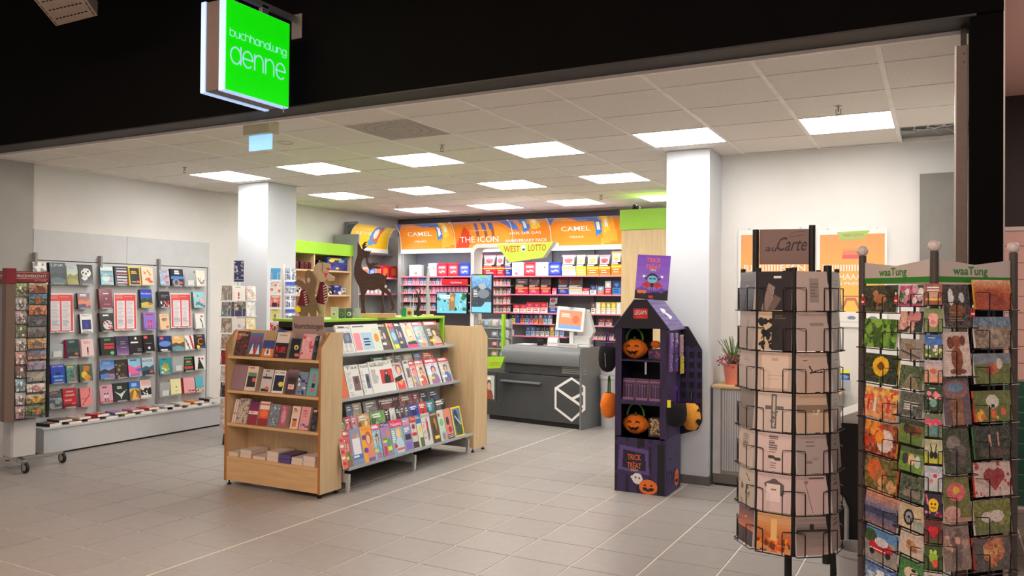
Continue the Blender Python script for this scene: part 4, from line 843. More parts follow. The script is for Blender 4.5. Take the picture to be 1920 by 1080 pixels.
mag(2, 0, 707, 721, .29, 'pink titled magazine headed Liza on the bottom tier', 'mag', [(150, 190, 210), (224, 60, 140), W_, (90, 60, 50), (110, 170, 200)], 'Liza', grp=ng, seed=33, thick=.012)
mag(2, 0, 723, 740, .29, 'violet titled rainbow coloured magazine left of the pink News one', [(170, 130, 190), ('rect', 0, 0, 1, .14, (90, 40, 110)), ('ell', .7, .35, .2, .12, (200, 140, 100)), ('rect', .1, .45, .6, .52, (60, 160, 100)), ('rect', .1, .52, .6, .58, (240, 220, 70)), ('ell', .7, .7, .25, .22, (90, 160, 110)), ('rect', .5, .72, .95, .84, (240, 230, 50)), ('rect', .1, .68, .4, .95, (190, 60, 80))], None, 'Wiwa', W_, grp=ng)
mag(2, 0, 741, 763, .29, 'large pink magazine headed News with a blonde woman on blue', [(120, 180, 200), ('rect', 0, 0, 1, .22, (226, 40, 110)), ('ell', .6, .4, .24, .17, (220, 190, 110)), ('ell', .58, .42, .14, .12, (240, 200, 176)), ('ell', .6, .8, .34, .28, (190, 214, 226)), ('lines', .06, .3, .34, .66, 6, W_, 3, .6), ('ell', .25, .76, .12, .07, (200, 40, 60)), ('rect', .3, .84, .95, .9, (226, 80, 90))], None, 'News', W_, grp=ng, tsh=.12, tz=.82)
mag(2, 0, 764, 777, .29, 'lilac and blue magazine with a laptop picture on the bottom tier', [(150, 140, 200), ('rect', .1, .12, .9, .22, (230, 140, 120)), ('rect', .1, .5, .9, .66, (40, 44, 60)), ('lines', .1, .3, .8, .46, 3, W_, 2), ('rect', .1, .74, .9, .95, (130, 110, 200))], None, 'c', W_, grp=ng)
mag(2, 0, 778, 788, .29, 'magazine with a red title and red car bars on the bottom tier', [(206, 200, 200), ('rect', 0, 0, 1, .2, (206, 40, 46)), ('ell', .5, .32, .3, .08, (150, 50, 60)), ('rect', .1, .5, .9, .6, RED), ('rect', 0, .78, 1, .96, (60, 50, 54))], None, 'Test', W_, grp=ng)
mag(2, 0, 789, 798, .29, 'blue titled magazine with yellow and green fields on the bottom tier', [(214, 222, 190), ('rect', 0, 0, 1, .26, (40, 110, 200)), ('ell', .6, .45, .2, .1, (240, 200, 60)), ('rect', .3, .7, 1, 1, (90, 110, 70))], None, 'Bike', (250, 230, 60), grp=ng)
mag(2, 0, 799, 814, .29, 'white magazine headed RUNNER with a runner in red', [(214, 214, 212), ('ell', .6, .2, .08, .05, (130, 90, 70)), ('rect', .5, .25, .72, .5, (196, 40, 60)), ('rect', .5, .5, .6, .85, K_), ('rect', .64, .5, .72, .8, K_), ('lines', .06, .25, .4, .8, 9, (190, 90, 90), 2, .4)], None, 'RUNNER', (90, 90, 96), grp=ng)
mag(2, 0, 815, 828, .29, 'brown magazine headed nobilis with yellow words at the bottom', [(90, 70, 44), ('ell', .6, .4, .2, .2, (190, 130, 60)), ('ell', .4, .55, .2, .2, (60, 44, 30)), ('rect', .3, .76, .95, .86, (240, 220, 50))], None, 'nobilis', W_, grp=ng)
mag(2, 0, 829, 840, .29, 'white and green magazine with a light blue helmet on the bottom tier', [(200, 214, 200), ('rect', .05, .1, .4, .2, RED), ('ell', .5, .4, .3, .12, (120, 190, 120)), ('ell', .6, .85, .35, .16, (130, 180, 220)), ('ell', .6, .85, .22, .1, (200, 120, 90))], None, grp=ng)
mag(2, 0, 841, 853, .29, 'orange and pink magazine left of the yellow framed one', [(230, 140, 120), ('ell', .4, .4, .25, .14, (60, 50, 60)), ('ell', .6, .68, .26, .1, (190, 40, 80)), ('rect', .1, .84, .95, .98, (60, 60, 90)), ('lines', .15, .86, .9, .96, 2, W_, 2)], None, grp=ng)
mag(2, 0, 855, 872, .29, 'magazine with a bright yellow frame around a blue landscape', [(90, 130, 170), ('ell', .4, .4, .25, .3, (40, 60, 80)), ('ell', .6, .75, .4, .2, (60, 90, 60)), ('line', .3, .3, .8, .6, .05, (200, 210, 220)), ('frame', .1, (252, 216, 20))], None, grp=ng)
r2 = [(641, 657, (90, 96, 60), 'olive framed book'), (658, 668, (190, 60, 80), 'train magazine with a red band'), (669, 680, (200, 120, 150), 'rose magazine'), (681, 703, (190, 150, 90), 'brown flower magazine headed Vital'), (705, 731, (110, 160, 90), 'green garden magazine'), (732, 740, (24, 24, 26), 'black magazine headed V'), (741, 751, (206, 206, 206), 'black and white magazine'), (752, 760, (40, 50, 60), 'slate blue magazine'), (761, 768, (90, 60, 80), 'plum magazine'), (769, 776, (60, 70, 90), 'navy journal'), (777, 794, (30, 60, 170), 'bright blue magazine headed ct'), (795, 808, (206, 40, 50), 'red magazine headed Ok'), (809, 822, (60, 130, 150), 'teal magazine'), (824, 843, (30, 30, 34), 'black magazine with a white emblem')]
ttl = {1: 'train', 3: 'VITAL', 5: 'V', 6: 'B', 10: 'ct', 11: 'Ok', 13: 'C'}
for k, (a, b, c, l) in enumerate(r2): mag(2, 1, a, b, .30, f'{l} in the second row of the bottom tier', 'abst', [c, tuple(int(v*.6) for v in c), (190, 170, 150), tuple(min(255, v+60) for v in c), W_], ttl.get(k), seed=40+k, grp='second row of the bottom tier')
r3 = [(660, 671, (90, 110, 150), 'blue magazine'), (672, 688, (176, 160, 140), 'sand coloured magazine'), (692, 716, (130, 130, 128), 'grey magazine with letters'), (718, 757, (84, 30, 40), 'wide dark red magazine headed PIRSCH'), (759, 782, (150, 100, 96), 'brown red magazine'), (784, 794, (150, 60, 90), 'small pink magazine'), (796, 812, (44, 50, 70), 'navy magazine'), (814, 830, (60, 80, 110), 'steel blue magazine')]
for k, (a, b, c, l) in enumerate(r3): mag(2, 2, a, b, .305, f'{l} in the rear row of the bottom tier', 'abst', [c, tuple(int(v*.6) for v in c), (150, 140, 130), tuple(min(255, v+50) for v in c), W_], 'PIRSCH' if k == 3 else None, seed=60+k, grp='rear row of the bottom tier')
# ---------------------------------------------------------------- on the lime counter top
def PP(px, py, P0, rz):
    """picture point on the upright plane through P0 whose x axis is turned by rz -> local (x, z)"""
    d = _ray(px, py); n = np.array([math.sin(rz), -math.cos(rz), 0]); o = np.array([0, 0, CZ]); P0 = np.array(P0)
    t = n.dot(P0-o)/n.dot(d); q = o+d*t-P0; return (q[0]*math.cos(rz)+q[1]*math.sin(rz), q[2])
def cut(P0, rz, pts, ox, oy, s): return [PP(ox+x/s, oy+y/s, P0, rz) for x, y in pts]
FR = R(30)
P0 = (-4.80, 5.95, 1.40)
t = thing('deer_cutout', 'dark brown wooden deer silhouette with antlers standing on the lime counter top', 'deer figure', P0, FR)
dz = 0
body = [(150, 262), (165, 285), (185, 325), (222, 345), (245, 360), (262, 380), (245, 395), (262, 398), (235, 412), (205, 410), (188, 440), (182, 480), (190, 510), (215, 530), (255, 560), (300, 550), (350, 548), (385, 565), (405, 580), (420, 545), (424, 575), (408, 610), (400, 650), (405, 680), (425, 700), (460, 740), (475, 800), (490, 850), (488, 895), (450, 900), (465, 870), (450, 800), (420, 745), (395, 730), (385, 800), (392, 850), (400, 915), (362, 920), (375, 880), (370, 800), (370, 720), (345, 695), (290, 710), (240, 705), (218, 745), (215, 830), (222, 920), (178, 925), (185, 880), (180, 800), (178, 730), (165, 680), (135, 620), (115, 570), (118, 500), (130, 440), (148, 380), (148, 320)]
DP = (P0[0], P0[1], P0[2])
G('deer_brown').prism(cut(DP, FR, body[::-1], 640, 400, 4.908), .02).build('body', t)
a1 = [(195, 338), (190, 295), (212, 265), (245, 260), (215, 280), (232, 285), (212, 300), (238, 305), (210, 328)]
a2 = [(222, 410), (240, 400), (245, 440), (255, 460), (285, 460), (305, 435), (300, 460), (340, 455), (320, 475), (290, 485), (350, 490), (372, 505), (340, 512), (290, 505), (262, 525), (245, 500), (230, 460)]
a3 = [(222, 350), (228, 335), (238, 352), (250, 335), (250, 355), (272, 340), (262, 372), (245, 372)]
for k, a in enumerate((a1, a2, a3)): G('deer_brown').prism(cut(DP, FR, a[::-1], 640, 400, 4.908), .02, o=.0).build('antler', t)
q = cut(DP, FR, [(395, 670), (412, 655), (425, 672), (405, 690)], 640, 400, 4.908)
G('white_plastic').flat(q, -.001).build('price_tag', t)
zb = PP(700, 588, DP, FR)[1]
t['label'] = 'dark brown wooden deer silhouette with antlers standing on a pale plank'
b0 = PP(648, 590, DP, FR)[0]; b1 = PP(742, 590, DP, FR)[0]
G('plank').box(b0, -.045, .0, b1, .06, max(.02, zb)+.003).build('base_plank', t, bevel=.002)
P1 = (-4.82, 5.42, 1.40)
def ms(pts): return cut(P1, FR, pts[::-1], 500, 440, 6)
def drop(P): zm = min(p[1] for p in P); return [(p[0], p[1]) for p in P]
t = thing('mouse_cutout', 'tan wooden animal cutout with big snout and maroon striped coat on the lime counter', 'animal figure', P1, FR)
tan = [(540, 350), (580, 312), (650, 312), (715, 330), (722, 380), (700, 400), (690, 430), (765, 480), (755, 520), (700, 520), (680, 500), (640, 525), (665, 560), (690, 600), (685, 740), (655, 800), (650, 870), (640, 945), (560, 945), (590, 880), (555, 800), (540, 760), (570, 640), (590, 560), (600, 520), (550, 480), (525, 430), (530, 380)]
G('mouse_tan').prism(ms(tan), .015).build('body', t)
G('felt_maroon').prism(ms([(600, 535), (640, 530), (670, 580), (685, 700), (650, 785), (560, 765), (548, 735), (575, 660)]), .004, o=-.0045).build('coat', t)
g = G('print', (214, 196, 190))
for k in range(7): y = 565+k*30; x = 640+k*2; g.flat(ms([(x-6, y+10), (x+30, y-8), (x+32, y+4), (x-4, y+24)]), -.0055)
g.build('stripes', t)
G('print', (214, 60, 100)).flat(ms([(660, 375), (700, 370), (722, 385), (715, 405), (690, 400)]), -.001).flat(ms([(640, 430), (690, 432), (665, 490)]), -.001).build('mouth', t)
g = G('mouse_brown'); g.tube([(p[0], -.003, p[1]) for p in ms([(625, 320), (632, 360), (622, 400), (640, 430)])], .003, 5); g.build('ear_line', t)
P1 = (-4.90, 5.30, 1.40)
t = thing('squirrel_cutout', 'brown wooden animal cutout with a long tail and maroon coat beside the tan one', 'animal figure', P1, FR)
br = [(440, 410), (475, 395), (510, 415), (520, 450), (555, 500), (560, 560), (545, 620), (540, 680), (560, 760), (600, 880), (590, 900), (555, 830), (560, 945), (500, 945), (470, 860), (455, 945), (385, 945), (360, 880), (370, 800), (345, 790), (370, 700), (400, 620), (380, 590), (320, 560), (315, 530), (350, 500), (400, 520), (440, 560), (430, 500), (428, 450)]
G('mouse_brown').prism(ms(br), .015).build('body', t)
G('felt_maroon').prism(ms([(385, 625), (430, 620), (465, 690), (480, 760), (440, 808), (345, 790), (370, 700)]), .004, o=-.0045).build('coat', t)
g = G('print', (214, 196, 190))
for k in range(6): y = 640+k*28; x = 420+k*4; g.flat(ms([(x-6, y+8), (x+24, y-6), (x+26, y+4), (x-4, y+20)]), -.0055)
g.build('stripes', t)
G('mouse_tan').prism(ms([(455, 490), (480, 480), (495, 510), (480, 545), (455, 530)]), .003, o=-.0045).build('muzzle', t)
G('print', (250, 220, 20)).prism(ms([(318, 815), (345, 800), (385, 830), (385, 870), (345, 870), (318, 850)]), .002, o=-.01).build('price_star', t)
def small(name, lab, cat, px, x, w, d, h, parts):
    p = PX(px, 600, x); t = thing(name, lab, cat, (x, p.y, 1.4005), FR); parts(t, w, d, h); return t
def p_clock(cface, cbody):
    def f(t, w, d, h):
        G('print', cbody).box(-w/2, -d/2, 0, w/2, d/2, h).build('case', t, bevel=.002)
        g = G('print', cface); g.ball((0, -d/2-.002, h*.42), w*.34, 1, .12, 1, 14, 6); g.build('dial', t, smooth=60); G('black').ball((0, -d/2-.006, h*.42), w*.12, 1, .2, 1, 10, 6).build('dial_hub', t)
    return f
small('green_box', 'small white and pale green box with a round dial on the lime counter', 'box', 627, -4.70, .062, .04, .1, p_clock((220, 220, 200), (196, 214, 176)))
small('green_box', 'dark green box with a glass front beside the pale green dial box', 'box', 641, -4.70, .055, .04, .09, p_clock((120, 140, 110), (84, 110, 90)))
small('green_box', 'grey green box with an oval white dial left of the deer', 'box', 655, -4.70, .06, .04, .09, p_clock((226, 226, 220), (90, 110, 100)))
small('glass_tent', 'grey green wedge shaped holder close to the deer plank', 'holder', 670, -4.68, .07, .05, .09, lambda t, w, d, h: G('acrylic_edge').prism([(-w/2, 0), (w/2, 0), (w*.3, h), (-w*.35, h)], .03).build('wedge', t))
small('green_box', 'deep green box right of the deer plank', 'box', 757, -4.68, .045, .04, .085, lambda t, w, d, h: G('print', (30, 130, 80)).box(-w/2, -d/2, 0, w/2, d/2, h).build('case', t))
small('dot_box', 'pale box with a red round dot right of the deer', 'box', 768, -4.68, .065, .04, .085, p_clock((206, 60, 40), (190, 190, 160)))
def fig_tall(t, w, d, h):
    G('plank').box(-.06, -.03, 0, .06, .03, .015).build('base', t)
    G('tin').tube([(0, 0, .015), (.004, 0, .15), (-.006, 0, .3), (0, 0, .42), (.005, 0, .52)], [.02, .022, .013, .018, .006], 8).ball((.002, 0, .5), .012).build('figure', t, smooth=60)
small('figurine', 'very tall thin grey figurine on the right of the lime counter', 'figurine', 802, -4.72, .05, .04, .5, fig_tall)
def fig_dark(t, w, d, h):
    G('black').tube([(0, 0, 0), (-.012, 0, .06), (.008, 0, .13), (.0, 0, .2), (-.03, 0, .26)], [.02, .016, .017, .012, .004], 8).build('body', t, smooth=60)
    G('black').tube([(0, 0, .2), (.015, 0, .25), (.005, 0, .29)], [.008, .006, .003], 6).build('ear', t, smooth=60)
small('cat_sculpture', 'slim black curved sculpture beside the tall grey figurine', 'sculpture', 785, -4.70, .05, .04, .3, fig_dark)
def fig_glass(t, w, d, h):
    for x, hh in ((-.018, .2), (.01, .24)): G('acrylic_edge').cyl((x, 0, 0), (x, 0, hh), .007, .003, 8).build('glass_rod', t, smooth=60)
small('glass_ornament', 'two thin clear glass rods left of the black sculpture', 'ornament', 773, -4.74, .05, .04, .2, fig_glass)
# ---------------------------------------------------------------- gift shelf on the left wall
t = thing('gift_shelf', 'maple wall shelf with a lime green fascia behind the white column', 'shelf', (-7.9, 8.76, 0))
def gg(name, m, x0, y0, z0, x1, y1, z1): return G(m).box(x0+7.9, y0-8.76, z0, x1+7.9, y1-8.76, z1).build(name, t)
gg('fascia', 'lime', -8.09, 7.98, 2.185, -7.68, 9.51, 2.352)
gg('back_board', 'maple', -8.09, 7.99, .06, -8.07, 9.49, 2.185)
gg('side_board', 'maple', -8.07, 9.47, 0, -7.7, 9.495, 2.185); gg('side_board', 'maple', -8.07, 7.985, 0, -7.7, 8.01, 2.185)
ymid = PX(589, 490, -7.71).y
gg('divider', 'maple', -8.07, ymid-.012, PX(600, 507, -7.7).z, -7.705, ymid+.012, 2.185)
zs1 = PX(600, 506, -7.7).z; zs2 = PX(640, 553, -7.7).z
for z in (zs1, zs2, 1.25, .85, .45): gg('shelf_board', 'maple_flat', -8.07, 8.01, z-.022, -7.705, 9.47, z)
gg('plinth', 'maple', -8.05, 8.0, 0, -7.74, 9.48, .06)
def gift(px0, px1, py, zs, x, dpt, cols, lab, cat='box', name='gift_box', seed=0, kind='abst'):
    a = PX(px0, py, x); b = PX(px1, py, x); h = a.z-zs; w = b.y-a.y
    o = book(lab, w, h, dpt, auto(14, 16, kind, cols, seed), (x, (a.y+b.y)/2, zs+.0005), (0, 0, R(90)), cols[0], 'goods on the gift shelf', cat=cat, name=name, edge=cols[0]); return o
for k in range(4): gift(553+8*k+(2 if k else 0), 560+8*k+(2 if k else 0), 489+k, zs1, -7.75, .08, [(60, 14, 22) if k else (30, 20, 26), (150, 20, 40), W_, (30, 20, 24), (120, 16, 30)], f'red and black box, {("leftmost", "second", "third", "last")[k]} of four on the upper gift shelf', seed=k, kind='title')
gift(614, 651, 482, zs1, -7.74, .06, [(30, 60, 130), (240, 210, 60), (90, 180, 170), (60, 40, 120), (230, 200, 60)], 'large blue and yellow game box on the upper gift shelf', seed=9)
gift(595, 612, 487, zs1, -7.9, .06, [(20, 26, 40), (30, 40, 60), (24, 30, 50), (40, 60, 90), W_], 'dark box left of the blue game box on the gift shelf', seed=8)
gift(613, 624, 536, zs2, -7.76, .07, [(22, 24, 28), (60, 60, 64), W_, (40, 40, 44), (150, 150, 150)], 'black box on the middle gift shelf', seed=3)
gift(626, 640, 535, zs2, -7.78, .09, [(40, 60, 140), (200, 206, 220), W_, (30, 40, 90), (180, 190, 210)], 'blue and white box on the middle gift shelf', seed=4)
gift(641, 648, 540, zs2, -7.76, .05, [(190, 190, 196), (90, 90, 100), W_, (60, 60, 64), (120, 120, 126)], 'small silver tin on the middle gift shelf', seed=5)
gift(553, 565, 535, zs2, -7.78, .06, [(170, 166, 170), (40, 40, 44), W_, (60, 50, 54), (120, 110, 116)], 'grey and black box on the middle gift shelf behind the cutouts', seed=6)
# ---------------------------------------------------------------- tobacco units
def canopy(name, lab, L, H_, depth, cv, texts, loc, rz, segs):
    """curved backlit fascia: local x 0..L, arc from (y=depth, z=H_) at the back to (y=0, z=0) in front"""
    t = thing(name, lab, 'light fascia', loc, rz)
    def arc_(v): a = v*math.pi/2; return -depth*(1-math.cos(a)), H_*math.sin(a)
    def bend(g):
        for i, p in enumerate(g.v): y, z = arc_(max(0, min(1, p[2]))); off = p[1]; g.v[i] = (p[0], y+off, z)
        return g
    g = G(); nb = 12; hh = cv.a.shape[0]//nb
    for k in range(nb):
        sub = Cv(cv.w, hh); sub.a = cv.a[k*hh:(k+1)*hh]; g.canvas(sub, 0, 1-(k+1)/nb, L, 1-k/nb, 0, 'backlit_film')
    bend(g).build('printed_film', t)
    for s, x, v, h, wd_, c in texts:
        q = G('backlit_film', c); q.text(s, x, v, h, -.004, wd_, 'C', c, 'backlit_film', 0, .006)
        bend(q).build('lettering', t)
    G('white_plastic').box(0, -.012, -.065, L, .03, 0).build('lower_rim', t, bevel=.003)
    for x in segs:
        q = G('white_plastic'); q.tube([(x, arc_(v/10)[0]-.003, arc_(v/10)[1]) for v in range(11)], .005, 5); q.build('joint_strip', t)
    for x in (0, L-.012):
        P = [(arc_(v/10)[0]+.004, arc_(v/10)[1]) for v in range(11)]+[(.03, H_*.98), (.03, 0)]
        G('dark_grey_wall').prism(P, .012, 'x', x).build('end_cap', t)
    return t
OR_ = (238, 136, 30); BL = (74, 120, 206)
cv = Cv(168, 24, OR_); cv.grad((150, 140, 200), (240, 150, 50), 0, .35, 6)
def pk(x, y, s=1):
    cv.poly([(x-.012*s, y-.3), (x+.010*s, y-.38), (x+.016*s, y+.25), (x-.006*s, y+.33)], (60, 130, 210)); cv.poly([(x+.018*s, y-.38), (x+.042*s, y-.45), (x+.048*s, y+.2), (x+.022*s, y+.26)], (240, 200, 70))
    cv.ell(x+.003*s, y+.05, .006, .16, W_); cv.ell(x+.033*s, y-.05, .007, .16, W_)
for x0 in (.0, .65):
    cv.poly([(x0, .0), (x0+.03, .1), (x0, .5)], BL); cv.poly([(x0+.03, .4), (x0+.085, .05), (x0+.16, .4), (x0+.2, 1), (x0, 1), (x0, .7)], (242, 146, 36)); cv.poly([(x0+.06, 0), (x0+.2, 0), (x0+.17, .35), (x0+.12, .35)], BL)
    cv.poly([(x0+.2, .3), (x0+.24, .2), (x0+.25, .9), (x0+.19, 1)], (250, 170, 60)); pk(x0+.18, .45)
cv.poly([(.25, 1), (.30, .35), (.34, 1)], (226, 70, 40)); cv.poly([(.33, .3), (.43, .2), (.49, .7), (.47, 1), (.31, 1)], (246, 150, 50))
for k in range(3): cv.rect(.345+.03*k, .2, .36+.03*k, .5, (80, 110, 190)); cv.rect(.348+.03*k, .5, .36+.03*k, .75, (160, 80, 60))
cv.poly([(.44, 0), (.5, 0), (.53, .6), (.49, .5)], (90, 120, 200)); pk(.55, .3, 1.3)
cv.poly([(.92, 0), (1, 0), (1, .5), (.95, .3)], (120, 120, 200))
YC = 10.42; XL = -7.50; LL = 4.0
canopy('advert_canopy', 'long curved orange advertising fascia above the tobacco shelves', LL, .375, .19, cv,
    [('CAMEL', .37, .36, .14, .44, W_), ('CELEBRATION', .37, .70, .04, .42, (250, 220, 190)), ('YEARS', .37, .18, .05, .22, W_), ('CELEBRATING', 1.43, .45, .035, .3, W_), ('THE ICON', 1.42, .14, .16, .66, W_),
     ('HOL DIR DAS', 2.20, .32, .07, .5, W_), ('ANNIVERSARY PACK', 2.20, .12, .075, .68, W_), ('CAMEL', 2.99, .36, .14, .44, W_), ('CELEBRATION', 2.99, .70, .04, .40, (250, 220, 190)), ('YEARS', 2.99, .18, .05, .22, W_)], (XL+.03, YC, 2.335), 0, (0.0, 1.0, 1.99, 2.6, 3.72))
cv = Cv(60, 24, (250, 206, 40)); cv.grad((250, 226, 120), (246, 190, 20), 0, 1, 6)
cv.poly([(.55, .1), (.75, .05), (.7, .85), (.45, .95)], (90, 150, 210)); cv.poly([(.62, .3), (.78, .25), (.7, .8), (.55, .8)], (220, 110, 70)); cv.ell(.62, .5, .06, .2, W_)
canopy('yellow_canopy', 'short curved yellow advertising fascia in the left corner', .96, .33, .18, cv, [("LET'S", .3, .4, .11, .36, W_)], (-7.80, 9.55, 2.345), R(90), (0.0, .95))
# cabinets
area('shelf_strip_light', (-5.5, 10.36, 2.26), 3.9, 13, (.93, .95, 1), (R(28), 0, 0), .05)
area('shelf_strip_light', (-7.72, 10.1, 2.24), 1.0, 3.5, (.93, .95, 1), (0, R(-28), 0), .05)
t = thing('tobacco_shelf', 'dark grey tobacco wall shelf with pink edged boards under the orange fascia', 'shelf', (-5.5, 10.6, 0))
def tb_(name, m, x0, y0, z0, x1, y1, z1): return G(m).box(x0+5.5, y0-10.6, z0, x1+5.5, y1-10.6, z1).build(name, t)
tb_('back_panel', 'tobacco_back', -7.5, 10.84, .1, -3.5, 10.86, 2.76)
tb_('top_panel', 'metal_grey', -7.5, 10.44, 2.30, -3.5, 10.84, 2.33)
for x in (-7.5, -6.42, -5.78, -5.05, -4.38, -3.52): tb_('upright', 'metal_grey' if x < -7.4 else 'tobacco_back', x, 10.5 if x < -7.4 or x > -3.6 else 10.78, .0, x+.02, 10.84, 2.3)
tb_('plinth', 'black', -7.48, 10.5, 0, -3.52, 10.84, .1)
YL = 10.47
def zl(px, py): return PY(px, py, YL).z
LIPS = []
def tshelf(pxa, pxb, pxm, py):
    z = zl(pxm, py); xa = PY(pxa, py, YL).x; xb = PY(pxb, py, YL).x
    tb_('shelf_board', 'metal_grey', xa, YL+.006, z-.012, xb, 10.84, z+.0); tb_('price_rail', 'pink_edge', xa, YL-.004, z-.016, xb, YL+.006, z+.003)
    return z
zA = tshelf(752, 1166, 960, 517.5); zB = tshelf(955, 1166, 1060, 552); zC = tshelf(955, 1166, 1000, 586.5); zD = tshelf(955, 1040, 1000, 607); zE = tshelf(955, 1062, 1000, 630)
zD2 = tshelf(1105, 1166, 1130, 611); zE2 = tshelf(1105, 1166, 1130, 636)
zl_ = [tshelf(752, 880, 815, y) for y in (534, 549.5, 565.5, 581)]
zm_ = [tshelf(921, 957, 940, y) for y in (535, 552, 569, 585)]
tshelf(752, 1166, 900, 660); tshelf(752, 1166, 900, 690)
def tub(px0, px1, py, z, c, lab, rim=None):
    a = PY(px0, py, YL+.03); b = PY(px1, py, YL+.03); w = b.x-a.x; h = a.z-z
    t = thing('tobacco_tub', lab, 'tub', ((a.x+b.x)/2, YL+.10, z+.0005))
    d = .05; r = w*.16
    P = [(-w/2, r*.6), (-w/2+r*.6, 0), (w/2-r*.6, 0), (w/2, r*.6), (w/2, h-r), (w/2-r, h), (-w/2+r, h), (-w/2, h-r)]
    G('print', c).prism(P, 2*d, o=-d).build('tub_body', t, bevel=.004)
    g = G('print', tuple(min(255, int(v*.75+60)) for v in c)); g.flat([(x*.84, h*.16+(zz_)*.72) for x, zz_ in P], -d-.001)
    g.col = W_; g.ribbon([(-w*.25, h*.38), (-w*.1, h*.3), (w*.05, h*.42), (w*.28, h*.33)], h*.1, -d-.002); g.flat([(-w*.3, h*.62), (w*.3, h*.62), (w*.3, h*.74), (-w*.3, h*.74)], -d-.002)
    g.build('label_print', t)
    G('print', tuple(int(v*.7) for v in c)).box(-w*.42, -d-.003, h*.86, w*.42, d, h*.9).build('lid_line', t)
    return t
def pouch(px0, px1, py, z, c, lab, top=(120, 60, 60), win=(206, 160, 150)):
    a = PY(px0, py, YL+.03); b = PY(px1, py, YL+.03); w = b.x-a.x; h = a.z-z
    cv = Cv(20, 30, c); cv.rect(0, 0, 1, .55, (40, 34, 38)); cv.rect(.1, .1, .9, .42, win); cv.ell(.5, .25, .3, .12, top); cv.rect(0, 0, 1, .07, top)
    cv.lines(.06, .44, .94, .56, 2, W_, int(px0), .5); cv.rect(0, .6, 1, .66, (246, 200, 60)); cv.lines(.2, .72, .8, .92, 2, W_, int(px0)+1, .6)
    g = G(); g.canvas(cv, -w/2, 0, w/2, h, 0, 'glossy_print'); n0 = 0
    g.v = [(p[0], -.028*math.sin(math.pi*min(1, max(0, (p[2]/h))))*(1-(2*p[0]/w)**2*.5), p[2]) for p in g.v]
    o = g.build('tobacco_pouch', None, ((a.x+b.x)/2, YL+.07, z+.0008)); tag(o, lab, 'pouch', 'pouches on the tobacco shelf')
    G('print', tuple(int(v*.6) for v in c)).box(-w/2, .001, 0, w/2, .018, h).build('rear_side', o)
def pack(px0, px1, py, z, c1, c2, lab, name='cigarette_pack', grp='packs on the tobacco shelf', yo=.03, split=.5):
    a = PY(px0, py, YL+yo); b = PY(px1, py, YL+yo); w = b.x-a.x; h = a.z-z
    cv = Cv(8, 12, c1); cv.rect(0, split, 1, 1, c2); cv.lines(.15, split+.1, .85, .9, 2, c1, int(px0), .5); cv.ell(.5, split*.55, .25, .14, tuple(min(255, v+70) for v in c1))
    g = G(); slab(g, cv, w*.94, h, .025, c2, c1, c1, 'print'); o = g.build(name, None, ((a.x+b.x)/2, YL+yo+.004, z+.0008)); return tag(o, lab, 'cigarette pack', grp)
def case_(px0, px1, py, z, c, lab, mark=None):
    a = PY(px0, py, YL+.02); b = PY(px1, py, YL+.02); w = b.x-a.x; h = a.z-z; o = G('print', c).box(-w/2, 0, 0, w/2, .1, h).build('display_box', None, ((a.x+b.x)/2, YL+.025, z+.0006), bevel=.002)
    tag(o, lab, 'box', 'display boxes on the top tobacco shelf')
    if mark: g = G('print', RED); [g.flat([(w*mark[0]+k*.022, h*mark[1]), (w*mark[0]+k*.022+.014, h*mark[1]), (w*mark[0]+k*.022+.014, h*mark[1]+.03), (w*mark[0]+k*.022, h*mark[1]+.03)], -.001) for k in range(mark[2])]; g.build('red_mark', o)
RT = (216, 30, 50); BT = (30, 56, 180)
case_(767, 788, 497, zA, (214, 208, 206), 'pale rounded display box at the left end of the top tobacco shelf', (.0, .2, 2))
case_(803, 817, 494, zA, (232, 232, 236), 'white display box left of the two red tubs', (.1, .55, 1))
tub(818, 837, 494, zA, RT, 'red tobacco tub, left of a pair behind the deer tail side')
tub(839, 858, 494, zA, RT, 'red tobacco tub touching the blue tub on the top shelf')
tub(860, 879, 494, zA, BT, 'blue tobacco tub left of the white arch frame')
for (a, b, c, l, tp, wn) in ((895, 903, (216, 30, 50), 'narrow red pouch beside the white arch', (200, 30, 50), (150, 110, 110)), (905, 928, (220, 40, 70), 'red pouch below the lotto sign, with a pale picture', (206, 40, 60), (196, 150, 146)), (929, 944, (216, 30, 50), 'red pouch left of the blue bottomed one', (206, 30, 50), (214, 160, 160)), (945, 958, (40, 60, 170), 'blue bottomed pouch under the lotto sign', (40, 40, 60), (160, 150, 156)),
        (1052, 1078, (226, 228, 232), 'white bottomed pouch right of the blue tub', (180, 50, 60), (230, 180, 170)), (1079, 1097, (246, 226, 90), 'yellow pouch on the top shelf', (240, 220, 80), (230, 180, 160)), (1099, 1121, (242, 150, 40), 'orange pouch on the top shelf', (240, 150, 50), (180, 190, 210)), (1122, 1143, (238, 130, 50), 'orange pouch with a red picture on the top shelf', (190, 40, 60), (214, 150, 150))):
    pouch(a, b, 478, zA, c, l, tp, wn)
pouch(1145, 1164, 471, zA, (240, 130, 30), 'tall orange pouch at the right end of the top shelf', (240, 140, 40), (190, 180, 170))
case_(960, 981, 492, zA, (214, 216, 226), 'grey white display box left of the red tub under the lotto sign', (-.2, .1, 2))
tub(981, 1004, 492, zA, RT, 'red tobacco tub between two grey white display boxes')
case_(1004, 1027, 492, zA, (214, 216, 226), 'grey white display box left of the right blue tub', (.2, .55, 1))
tub(1027, 1051, 492, zA, BT, 'blue tobacco tub below the right end of the lotto sign')
